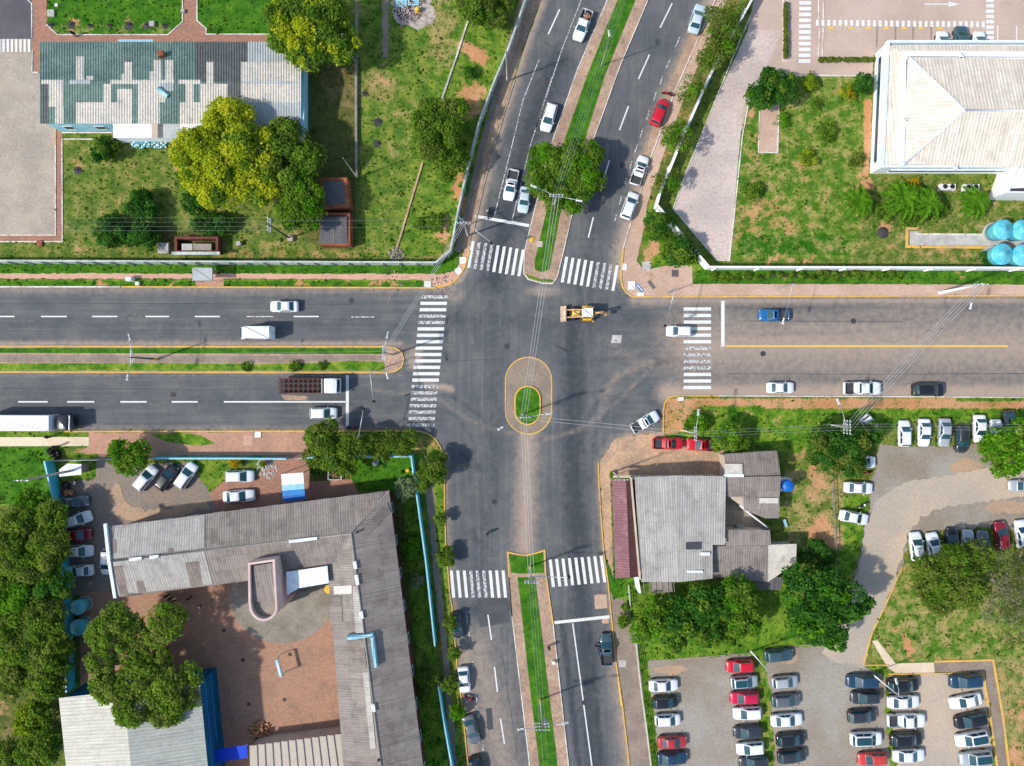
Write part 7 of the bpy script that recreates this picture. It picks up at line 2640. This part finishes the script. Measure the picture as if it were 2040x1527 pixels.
# ================================================================== poles, lamps, signals, wires
def pole(name, label, base, h, m='concrete', lamps=(), signals=(), cross=0, r0=.15, band=False, cat='utility pole', group=None, transformer=False, cdir=0.):
    b = P(*base)
    root = thing(name, label, cat, b, group)
    mb = MB()
    mb.tube([b + Vector((0, 0, -.1)), b + Vector((0, 0, h * .5)), b + Vector((0, 0, h))], r0, 10, r2=r0 * .62)
    mb.build('pole', m, root)
    if band:
        mb = MB()
        mb.cyl(b, r0 + .05, 1.1, 12)
        mb.build('painted_base', 'hazard_yellow', root)
    for px, py, ha in lamps:
        e = P(px, py, ha)
        s = V3(b, ha - .5)
        d = (e - s)
        d.z = 0
        d.normalize()
        mb = MB()
        mb.tube([s, s.lerp(e, .5) + Vector((0, 0, .25)), e], .045, 6)
        mb.build('lamp_arm', 'steel', root)
        mb = MB()
        mb.box(e + d * .3 + Vector((0, 0, 0)), (.95, .38, .16), math.atan2(d.y, d.x), bev=.06)
        hd = mb.build('lamp_head', 'lamp_white', root)
        mb = MB()
        mb.box(e + d * .36 + Vector((0, 0, -.09)), (.55, .26, .04), math.atan2(d.y, d.x))
        mb.build('lens', 'light_glass', hd, at=hd['_o'])
    for px, py, ha in signals:
        e = P(px, py, ha)
        s = V3(b, ha - .3)
        mb = MB()
        mb.tube([s, e], .07, 8, r2=.045)
        mb.build('signal_arm', 'steel', root)
        mb = MB()
        mb.box(e + Vector((0, 0, -.3)), (.34, .34, 1.0), bev=.05)
        hd = mb.build('signal_head', 'black', root)
        for i, mm in enumerate(('tail_red', 'hazard_yellow', 'cloth_green')):
            mb = MB()
            for sx in (-1, 1):
                mb.box(e + Vector((sx * .18, 0, -.0 - .3 * i)), (.03, .18, .18), bev=.01)
            mb.build('signal_lens', mm, hd, at=hd['_o'])
    for i in range(cross):
        z = h - .25 - .9 * i
        c, s_ = math.cos(cdir), math.sin(cdir)
        mb = MB()
        mb.box(b + Vector((0, 0, z)), (2.0, .1, .12), cdir)
        mb.build('crossarm', 'steel', root)
        for k in (-.9, -.4, .4, .9):
            mb = MB()
            mb.lathe(b + Vector((c * k, s_ * k, z + .06)), [(.03, 0), (.07, .05), (.07, .16), (0, .2)], 8)
            mb.build('insulator', 'white_block', root)
    if transformer:
        mb = MB()
        mb.lathe(b + Vector((.45, 0, h - 3.)), [(0, 0), (.3, 0), (.32, .1), (.32, .9), (.2, 1.), (0, 1.02)], 14)
        mb.build('transformer', 'steel', root)
    return root, b, h


UT = 'concrete utility poles'
pole('utility_pole', 'utility pole with two street lamps rising beside the north median tree', (1101, 421), 9.3, lamps=((1067, 373, 8.6), (1150, 399, 8.6)), cross=2, band=True, group=UT)
pole('street_lamp', 'single white lamp on the upper part of the north grass median', (1198, 132), 9., 'steel', lamps=((1214, 71, 8.8),), r0=.09, cat='street lamp')
pole('utility_pole', 'utility pole with lamps on the oval grass centre island', (1041, 826), 9.5, lamps=((1001, 852, 8.6), (1090, 825, 8.6)), cross=2, group=UT)
pole('utility_pole', 'utility pole with a signal arm on the square grass head of the south median', (1056, 1128), 9., signals=((1134, 1151, 6.),), cross=2, band=True, group=UT)
pole('utility_pole', 'utility pole with transformer and two lamps on the long south grass median', (1076, 1393), 9.5, lamps=((1122, 1442, 8.6), (1042, 1453, 8.6)), cross=3, band=True, group=UT, transformer=True)
pole('utility_pole', 'utility pole at the rounded nose of the west median', (783, 707), 8.5, lamps=((771, 672, 7.8), (771, 745, 7.8)), cross=2, group=UT, cdir=1.57)
pole('utility_pole', 'utility pole with yellow base and two lamps along the west median path', (314, 716), 7.6, 'wire_black', lamps=((258, 676, 7.), (255, 748, 7.)), cross=1, band=True, group=UT, cdir=1.57)
pole('utility_pole', 'big utility pole with transformer in front of the dark tangled tree', (1632, 844), 9.8, lamps=((1672, 805, 9.),), cross=3, band=True, group=UT, transformer=True, cdir=1.57)
pole('utility_pole', 'utility pole with one lamp beside the two red pickups', (1358, 857), 8.5, lamps=((1391, 826, 8.),), cross=2, band=True, group=UT, cdir=1.57)
pole('utility_pole', 'leaning looking white concrete pole on the north side of the east road', (1872, 584), 9.4, 'white_block', lamps=((1936, 606, 8.6),), cross=2, r0=.24, group=UT)
pole('utility_pole', 'utility pole by the north west crossing with wires in four directions', (932, 470), 9., cross=2, group=UT)
pole('utility_pole', 'dark utility pole on the lawn above the brown wall store', (577, 475), 9.5, 'wire_black', cross=2, group=UT, cdir=1.57)
pole('utility_pole', 'very tall concrete pole beside the white roofed guard shed', (163, 934), 13., cross=1, r0=.22, group=UT)
pole('utility_pole', 'thin pole on the brick path between long wall and north road', (1010, 162), 9.5, r0=.12, group=UT)
pole('utility_pole', 'thin pole at the lower end of the dark yard wall', (712, 354), 9., r0=.1, group=UT)
pole('utility_pole', 'thin pole at the upper end of the dark yard wall under the top tree', (706, 121), 8., r0=.1, group=UT)
pole('utility_pole', 'pole on the street corner beside the maroon awning', (1221, 941), 8.5, r0=.13, cross=1, group=UT)
pole('light_pole', 'white lamp post in the grass strip between dark parked cars', (1735, 1341), 8.2, 'lamp_white', lamps=((1787, 1362, 8.),), r0=.11, cat='lamp post')
pole('light_pole', 'white lamp post at the head of the third column in the lower lot', (1496, 1298), 8.4, 'lamp_white', r0=.11, cat='lamp post')
TS = 'traffic signals on long mast arms'
pole('traffic_signal', 'traffic signal mast reaching over the left part of the right zebra crossing', (1328, 585), 6.4, 'steel', signals=((1325, 649, 6.),), r0=.09, cat='traffic light', group=TS)
pole('traffic_signal', 'traffic signal mast on the north west corner over the left north crossing', (921, 452), 6.4, 'steel', signals=((979, 484, 6.),), r0=.09, cat='traffic light', group=TS)
pole('traffic_signal', 'traffic signal mast from the west median nose over the lower carriageway', (752, 738), 6.4, 'steel', signals=((744, 800, 6.),), r0=.09, cat='traffic light', group=TS)
pole('traffic_signal', 'traffic signal mast from the verge beside the west stop line', (731, 865), 6.4, 'steel', signals=((724, 816, 6.),), r0=.09, cat='traffic light', group=TS)
pole('street_lamp', 'slim curved lamp post reaching over the blue pickup', (1546, 577), 7., 'steel', lamps=((1562, 636, 6.8),), r0=.08, cat='street lamp')

CABLE = {}


def wire(name, label, a, b, m='wire_grey', r=.02, sag=.6, off=0.):
    pa, pb = P(*a), P(*b)
    d = pb - pa
    n = Vector((-d.y, d.x, 0)).normalized() * off
    mb = MB()
    k = max(10, int(d.length / 4))
    mb.tube([pa.lerp(pb, i / k) + n - Vector((0, 0, sag * 4 * (i / k) * (1 - i / k))) for i in range(k + 1)], r, 5)
    o = mb.build(name, m, at=tuple(pa))
    return tag(o, label, 'cable', 'overhead cables')


SPANS = [
    ((1262, -70, 8.8), (1109, 387, 8.8), 'along the north median above the grass', (-.55, -.2, .2, .55)),
    ((1109, 387, 8.8), (1043, 832, 9.), 'from the north median pole to the centre island', (-.4, .0, .4)),
    ((1043, 832, 9.), (1059, 1160, 8.6), 'from the centre island to the south median head', (-.4, .0, .4)),
    ((1059, 1160, 8.6), (1081, 1453, 9.), 'above the grass of the south median', (-.4, .0, .4)),
    ((1081, 1453, 9.), (1096, 1640, 9.), 'leaving the bottom edge over the south median', (-.3, .3)),
    ((-140, 705, 7.2), (247, 709, 7.2), 'at the left edge above the west median', (-.2, .2)),
    ((247, 709, 7.2), (764, 703, 8.), 'above the west median between its two poles', (-.2, .2)),
    ((764, 703, 8.), (924, 443, 8.6), 'crossing the upper west carriageway diagonally', (-.25, 0, .25)),
    ((1043, 832, 9.), (1388, 866, 8.2), 'crossing the south east corner from the centre island', (-.25, .25)),
    ((1388, 866, 8.2), (1692, 851, 9.), 'above the round tree and red pickups', (-.4, 0, .4)),
    ((1692, 851, 9.), (2160, 852, 9.), 'above the top row of the upper parking lot', (-.4, 0, .4)),
    ((1692, 851, 9.2), (1954, 567, 9.), 'crossing the east road diagonally', (-.6, -.2, .2, .6)),
    ((534, 447, 9.2), (-140, 444, 9.2), 'above the glossy shrubs on the north west lawn', (-.9, -.3, .3, .9)),
    ((534, 447, 9.2), (924, 443, 8.6), 'above the lawn between the dark pole and the crossing', (-.5, .5)),
]
ORD = ('first', 'second', 'third', 'fourth')
for a, b, w_, offs in SPANS:
    for i, of in enumerate(offs):
        big = 'diagonally' in w_ or 'centre island' in w_
        wire('power_cable', f'{ORD[i]} grey overhead cable {w_}', a, b, 'wire_pale' if big else 'wire_grey', .026 if big else (.009 if 'lawn' in w_ else .014), off=of, sag=.5)


# ================================================================== people
def person_meshes():
    V, E, Rr = [], [], []

    def v(x, y, z, r, p=None):
        V.append((x, y, z))
        Rr.append(r)
        if p is not None:
            E.append((p, len(V) - 1))
        return len(V) - 1
    pel = v(0, 0, .95, .13)
    sp = v(0, .01, 1.15, .12, pel)
    ch = v(0, .0, 1.34, .135, sp)
    nk = v(0, .01, 1.5, .055, ch)
    hd = v(0, .02, 1.6, .085, nk)
    v(0, .01, 1.7, .075, hd)
    for s in (-1, 1):
        hp = v(s * .1, 0, .88, .1, pel)
        kn = v(s * .11, .03 * s, .5, .06, hp)
        an = v(s * .11, -.02 + .05 * s, .09, .042, kn)
        v(s * .12, .13 + .05 * s, .04, .036, an)
        sh = v(s * .18, 0, 1.41, .065, ch)
        el = v(s * .25, -.03, 1.13, .045, sh)
        wr = v(s * .25, .07, .9, .03, el)
        pm = v(s * .25, .09, .84, .03, wr)
        for k in range(4):
            f1 = v(s * .25 + (k - 1.5) * .004, .075 + k * .016, .79, .01, pm)
            v(s * .247, .08 + k * .016, .755 + abs(k - 1.4) * .006, .008, f1)
        t1 = v(s * .235, .13, .83, .01, pm)
        v(s * .232, .14, .8, .009, t1)
    me = bpy.data.meshes.new('body')
    me.from_pydata(V, E, [])
    o = bpy.data.objects.new('body', me)
    COL.objects.link(o)
    sm = o.modifiers.new('skin', 'SKIN')
    for i, sv in enumerate(me.skin_vertices[0].data):
        sv.radius = (Rr[i], Rr[i] * (.7 if Rr[i] > .11 else 1))
        sv.use_root = i == 0
    ss = o.modifiers.new('sub', 'SUBSURF')
    ss.levels = ss.render_levels = 1
    dg = bpy.context.evaluated_depsgraph_get()
    bm_ = bpy.data.meshes.new_from_object(o.evaluated_get(dg))
    bm_.materials.clear()
    bm_.materials.append(M['skin'])
    for p in bm_.polygons:
        p.use_smooth = True
    bpy.data.objects.remove(o)
    out = [('body', bm_)]

    def add(n, mb, m):
        q = mb.build(n, m)
        out.append((n, q.data))
        bpy.data.objects.remove(q)
    mb = MB()
    mb.lathe((0, .0, 1.6), [(.1, -.03), (.112, .04), (.1, .12), (.06, .165), (0, .175)], 14)
    add('hair', mb, 'hair')
    mb = MB()
    mb.lathe((0, .005, .93), [(.165, 0), (.16, .15), (.185, .42), (.17, .5), (.07, .565)], 16)
    for s in (-1, 1):
        mb.tube([(s * .15, 0, 1.42), (s * .225, -.02, 1.2), (s * .25, -.02, 1.08)], .085, 10, r2=.06)
    add('shirt', mb, 'cloth_white')
    mb = MB()
    mb.lathe((0, 0, .84), [(.1, -.06), (.165, 0), (.16, .12)], 14)
    for s in (-1, 1):
        mb.tube([(s * .09, 0, .92), (s * .11, .03 * s, .5), (s * .11, -.02 + .05 * s, .1)], .108, 10, r2=.062)
    add('trousers', mb, 'cloth_dark')
    return out


PM_ = person_meshes()


def person(label, x, y, rz, shirt, trousers='cloth_dark', z=0.):
    c = P(x, y)
    r = thing('person', label, 'person', (c.x, c.y, z), None, rz)
    for n, me in PM_:
        o = bpy.data.objects.new(n, me)
        COL.objects.link(o)
        o.parent = r
        if n in ('shirt', 'trousers'):
            o.material_slots[0].link = 'OBJECT'
            o.material_slots[0].material = M[shirt if n == 'shirt' else trousers]


person('person in dark clothes walking alone across the south carriageway', 972, 1061, 1., 'cloth_dark')
person('person in black standing on the brick path behind the long block', 153, 73, .4, 'cloth_dark')
person('person in dark clothes standing on the cream footpath', 103, 870, 2., 'cloth_dark')
person('person in dark clothes beside the black junk heap', 117, 889, .3, 'cloth_dark')
person('person in blue shirt standing by the open door of the teal car', 1191, 1295, 1.5, 'cloth_blue')
person('person in green shirt walking along the south median edge', 1093, 1286, 2.6, 'cloth_green', 'cloth_dark', .12)
for i, (x, y, c_, lb) in enumerate(((338, 1184, 'cloth_dark', 'person in dark top farthest left in the courtyard group'), (344, 1190, 'cloth_dark', 'person in dark top in the middle of the courtyard group'), (350, 1196, 'cloth_dark', 'person in dark top lowest in the courtyard group'),
                                    (382, 1189, 'cloth_dark', 'person in dark clothes alone right of the courtyard group'), (402, 1206, 'cloth_white', 'person in pale shirt alone in the courtyard shade'))):
    person(lb, x, y, i * 1.3, c_)
person('rider in white shirt beside the dark motorcycle at the north stop line', 972, 423, 4.2, 'cloth_white')
person('rider in black beside the red motorcycle at the west stop line', 697, 851, -1.57, 'cloth_dark')

# ================================================================== small things
def slab(label, x, y, s, m='white_block', rz=0., h=.12, name='concrete_slab', cat='slab', s2=None):
    mb = MB()
    mb.box((0, 0, h / 2), (s, s2 or s, h), rz, bev=.02)
    return tag(mb.build(name, m, loc=tuple(P(x, y))), label, cat)


slab('white square slab on the north west corner, upper of two beside the kerb', 922, 519, 1.05, rz=.05)
slab('tilted white square slab on the north west corner below the other one', 914, 540, 1.05, rz=.6)
slab('white square slab by the end of the west crosswalk stripes', 852, 567, 1.05)
slab('white slab by the top right end of the right north crosswalk', 1244, 532, .8, s2=1.05)
slab('white slab behind the blue sign on the north east corner', 1258, 569, 1.1, s2=1.3)
slab('white slab at the curve of the yellow kerb on the north east corner', 1276, 588, 1.1, s2=.8)
slab('small white slab on the red sidewalk above the school entrance', 514, 866, 1.0)
slab('small white slab on the red soil by the south east kerb corner', 1356, 795, .95, s2=.6)
slab('yellow painted slab at the tip of the north median grass', 1058, 478, .75, 'hazard_yellow', h=.2)
slab('beige slab on the grass near the tip of the north median', 1075, 487, .95, 'beige_wall', h=.2)
slab('grey round edged cover beside the white north east corner slabs', 1288, 530, 1.4, 'concrete', h=.06)
slab('dark square cover on the tan north east corner pavement', 1345, 545, 1.1, 'asphalt_old', h=.06)
slab('pale box beside the dark pole on the lawn', 580, 476, .9, 'beige_wall', h=.6, name='meter_box', cat='box')
slab('pale box on the lawn right of the brown wall store', 478, 487, .7, 'concrete', .3, .7, name='meter_box', cat='box')
slab('white street cabinet on the north verge of the west road', 263, 558, .95, 'white_block', h=1.1, name='street_cabinet', cat='cabinet', s2=.6)
slab('small white kerbside block beside the street cabinet', 276, 566, .6, 'white_block', h=.5)
slab('pale square stone on the brick path corner by the driveway', 103, 28, 1.1, 'concrete', h=.3)
slab('white cover on the lawn behind the long block', 113, 11, .5, h=.15)
slab('pale bin on the lawn edge behind the long block', 305, 50, .8, 'concrete', h=.5)
slab('pale stone on the edge of the brick walk between two lawns', 366, 24, .6, 'concrete', h=.4)
slab('white junction box on the south median kerb', 1103, 1318, .5, h=.7, name='junction_box', cat='box')
slab('pale patched cover on the road edge below the south stop line', 1206, 1236, 1., 'pink_walk', h=.015)
slab('square concrete cover on the south right sidewalk', 1240, 1322, 1.1, 'concrete', h=.05)
slab('terracotta stump at the path corner on the north west lawn', 81, 486, .9, 'terracotta', h=.3)
for x, y, lb in ((446, 1256, 'courtyard drain cover below the oval concrete apron, leftmost'), (484, 1315, 'courtyard drain cover left of the teal goal'), (496, 1403, 'courtyard drain cover in the lower shaded half'), (578, 1304, 'courtyard drain cover right of the teal goal'), (567, 1394, 'courtyard drain cover on the sunny lower brick')):
    slab(lb, x, y, .55, 'dark_iron', .1, .03, 'drain_cover', 'drain cover')['group'] = 'courtyard drain covers'
for x, y, s, lb in ((1759, 464, .85, 'round black manhole cover on the red soil by the palms'), (1754, 425, .7, 'round black pit under the leftmost palm')):
    mb = MB()
    mb.lathe((0, 0, 0), [(0, .05), (s, .06), (s + .06, 0)], 24)
    tag(mb.build('manhole_cover', 'dark_iron', loc=tuple(P(x, y))), lb, 'manhole cover')
for x, y, s, lb in ((142, 50, .55, 'dark round tree pit second from left on the back lawn'), (102, 50, .4, 'dark round tree pit at the lawn corner beside the path'), (180, 52, .3, 'small faint tree pit on the back lawn'), (219, 52, .3, 'small tree pit left of the largest pit'), (257, 52, .62, 'largest dark tree pit on the back lawn'), (292, 52, .45, 'brown tree pit next to the pale bin'), (329, 52, .4, 'rightmost tree pit on the back lawn'),
                    (727, 187, .4, 'tree pit beside the dark yard wall'), (753, 244, .6, 'dark ring shaped pit on the yard lawn, upper one'), (751, 287, .5, 'faint ring shaped pit on the yard lawn, lower one'), (155, 340, .55, 'square dark pit on bare soil of the lawn')):
    mb = MB()
    mb.lathe((0, 0, 0), [(0, .1), (s * .6, .14), (s * .85, .06), (s, .1), (s + .08, 0)], 18)
    for k in range(7):
        a = random.uniform(0, 6.28)
        mb.tube([(0, 0, .1), (math.cos(a) * s * .6, math.sin(a) * s * .6, .5)], .025, 4)
    tag(mb.build('tree_pit', 'dark_iron', loc=tuple(P(x, y))), lb, 'tree pit', 'round pits dug in the lawns')


def ac_unit(label, x, y):
    c = P(x, y, 1.)
    r = thing('air_conditioner', label, 'air conditioner', V3(c, 0), 'air conditioners')
    mb = MB()
    mb.box((c.x, c.y, .55), (2.3, 1.0, 1.), bev=.06)
    mb.build('housing', 'white_block', r)
    for dx in (-.55, .55):
        mb = MB()
        mb.cyl((c.x + dx, c.y, 1.05), .36, .04, 20)
        f = mb.build('fan_grille', 'black', r)


ac_unit('white twin fan air conditioner left of its pair by the white annex', 1890, 372)
ac_unit('white twin fan air conditioner right of its pair by the white annex', 1937, 373)


def goal():
    c = P(555, 1332)
    r = thing('goal_frame', 'teal and white goal beam standing in the brick courtyard', 'goal', c)
    a, b = P(551, 1314, 2.2), P(560, 1350, 2.2)
    mb = MB()
    d = b - a
    mb.box((a + b) / 2, (d.length, .55, .12), math.atan2(d.y, d.x), bev=.03)
    mb.build('crossbar', 'lightblue', r)
    mb = MB()
    mb.box((a + b) / 2 + Vector((0, 0, .08)), (d.length * .7, .2, .04), math.atan2(d.y, d.x))
    mb.build('top_board', 'canvas_white', r)
    for p in (a, b):
        mb = MB()
        mb.tube([(p.x, p.y, 0), (p.x, p.y, 2.2)], .06, 8)
        mb.build('post', 'cyan_wall', r)


goal()


def garland():
    p = [P(*q, .5) for q in ((261, 279), (266, 288), (278, 291), (290, 288), (304, 289), (318, 291), (334, 289))]
    mb = MB()
    for a, b in zip(p[:-1], p[1:]):
        k = int((b - a).length / .3)
        for i in range(k):
            for j in range(3):
                c = a.lerp(b, i / k) + Vector((random.uniform(-.1, .1), (j - 1) * .3, random.uniform(-.1, .3)))
                mb.lathe(c, [(.0, -.17), (.13, -.11), (.18, 0), (.13, .11), (0, .17)], 8, (i + j) % 2)
    tag(mb.build('balloon_garland', ['tank_cyan', 'lamp_white'], at=tuple(p[0])), 'cyan and white balloon garland lying by the lean to roof', 'garland')


garland()


def street_sign(label, x, y, rz, m):
    c = P(x, y)
    r = thing('street_sign', label, 'sign', c)
    mb = MB()
    mb.tube([c, c + Vector((0, 0, 2.4))], .04, 8)
    mb.build('post', 'steel', r)
    mb = MB()
    mb.box(c + Vector((0, 0, 2.3)), (1.5, .5, .1), rz, bev=.03)
    mb.build('panel', m, r)
    mb = MB()
    mb.box(c + Vector((.0, 0, 2.36)), (1.2, .12, .02), rz)
    mb.build('stripe', 'lamp_white', r)


street_sign('blue and white board at the rounded north east kerb', 1269, 578, -.9, 'sign_blue')


def yard_things():
    mb = MB()
    mb.lathe((0, 0, 0), [(0, 0), (.32, 0), (.36, .2), (.3, .7), (.34, .95), (.2, 1.1), (0, 1.12)], 14)
    tag(mb.build('water_drum', 'hazard_yellow', loc=tuple(P(833, 24))), 'yellow drum standing in the pale rubble at the top edge', 'drum')
    for i, (x, y, lb) in enumerate(((800, 5, 'pale blue pallet left of its pair at the top edge'), (824, 2, 'pale blue pallet right of its pair at the top edge'))):
        mb = MB()
        for k in range(6):
            mb.box((0, -.75 + .3 * k, .3), (1.7, .2, .05))
        for k in (-.7, 0, .7):
            mb.box((k, 0, .14), (.14, 1.7, .26))
        tag(mb.build('pallet', 'lightblue', loc=tuple(P(x, y))), lb, 'pallet', 'pallets')
    r = thing('garden_bench', 'white stone garden bench and plinth between flower borders by the school', 'bench', P(668, 945))
    mb = MB()
    c = P(668, 945)
    for a, b, d1, d2 in ((-1., 0, .3, 1.6), (1., 0, .3, 1.6), (0, .8, 1.7, .25), (0, -.8, 1.7, .25)):
        mb.box(c + Vector((a, b, .2)), (d1, d2, .4), bev=.04)
    mb.build('planter_frame', 'white_wall', r)
    mb = MB()
    mb.box(c + Vector((0, 0, .25)), (.8, .7, .5), bev=.1)
    mb.build('planter_box', 'wood', r)
    mb = MB()
    mb.lathe((0, 0, 0), [(.0, 0), (.5, 0), (.55, .3), (.4, .5), (.2, .5), (.15, .9), (0, .9)], 16)
    tag(mb.build('stone_fountain', 'concrete', loc=tuple(P(749, 922))), 'small stone fountain on the green lawn inside the cyan wall', 'fountain')
    mb = MB()
    mb.lathe((0, 0, 0), [(0, 0), (.25, 0), (.3, .5), (.28, .55), (0, .5)], 14)
    tag(mb.build('flower_pot', 'hazard_yellow', loc=tuple(P(813, 937))), 'yellow flower pot in the corner of the green lawn', 'pot')
    mb = MB()
    mb.box((.5, 1.25, .75), (.06, .95, .9), -.2, bev=.02)
    o = mb.build('door', 'paint_teal')
    o.parent = CAR_ROOT['dark teal car parked at the south road with its door open']
    c = P(1563, 1042)
    r = thing('lounger', 'pale blue garden chair lying beside the shop annex', 'chair', c)
    mb = MB()
    mb.box(c + Vector((0, 0, .35)), (.5, 1.3, .08), .35, bev=.03)
    mb.build('seat', 'lightblue', r)
    for dx, dy in ((-.2, -.5), (.2, -.5), (-.2, .5), (.2, .5)):
        mb = MB()
        mb.tube([c + Vector((dx, dy, 0)), c + Vector((dx, dy, .34))], .03, 6)
        mb.build('leg', 'steel', r)
    # furniture in the small yard between the sheds
    mb = MB()
    mb.box((0, 0, .5), (1.5, .5, 1.), bev=.06)
    mb.box((0, -.1, 1.04), (1.2, .3, .08))
    tag(mb.build('washing_tank', 'steel', loc=tuple(P(1472, 1048))), 'grey metal laundry tank in the small yard between the shed roofs', 'tank')


yard_things()

# ================================================================== light, sky, camera
AZ, EL = math.radians(20), math.radians(43.5)
sd = bpy.data.lights.new('sun', 'SUN')
sd.energy = 3.0
sd.angle = math.radians(2.2)
sd.color = (1., .955, .89)
so = bpy.data.objects.new('sun', sd)
COL.objects.link(so)
dv = Vector((math.cos(AZ) * math.cos(EL), math.sin(AZ) * math.cos(EL), -math.sin(EL)))
so.rotation_euler = dv.to_track_quat('-Z', 'Y').to_euler()
so.location = (-60, -20, 80)
w = bpy.data.worlds.new('World')
S.world = w
w.use_nodes = True
nt = w.node_tree
nt.nodes.clear()
sk = nt.nodes.new('ShaderNodeTexSky')
sk.sky_type = 'NISHITA'
sk.sun_disc = False
sk.sun_elevation = EL
sk.sun_rotation = math.radians(250)
bg = nt.nodes.new('ShaderNodeBackground')
bg.inputs['Strength'].default_value = .15
wo = nt.nodes.new('ShaderNodeOutputWorld')
nt.links.new(sk.outputs[0], bg.inputs[0])
nt.links.new(bg.outputs[0], wo.inputs[0])

cd = bpy.data.cameras.new('camera')
cd.sensor_fit = 'HORIZONTAL'
cd.sensor_width = 36.
cd.lens = 36. * HC / (2040 / K)
cd.clip_start = .5
cd.clip_end = 3000
co = bpy.data.objects.new('camera', cd)
co.location = (0, 0, HC)
co.rotation_euler = (0, 0, 0)
COL.objects.link(co)
S.camera = co
for o in bpy.data.objects:
    if '_o' in o:
        del o['_o']
S.view_settings.view_transform = 'Standard'
S.view_settings.look = 'None'
S.view_settings.gamma = 1
S.view_settings.exposure = .46
S.cycles.max_bounces = 6
S.cycles.use_denoising = True
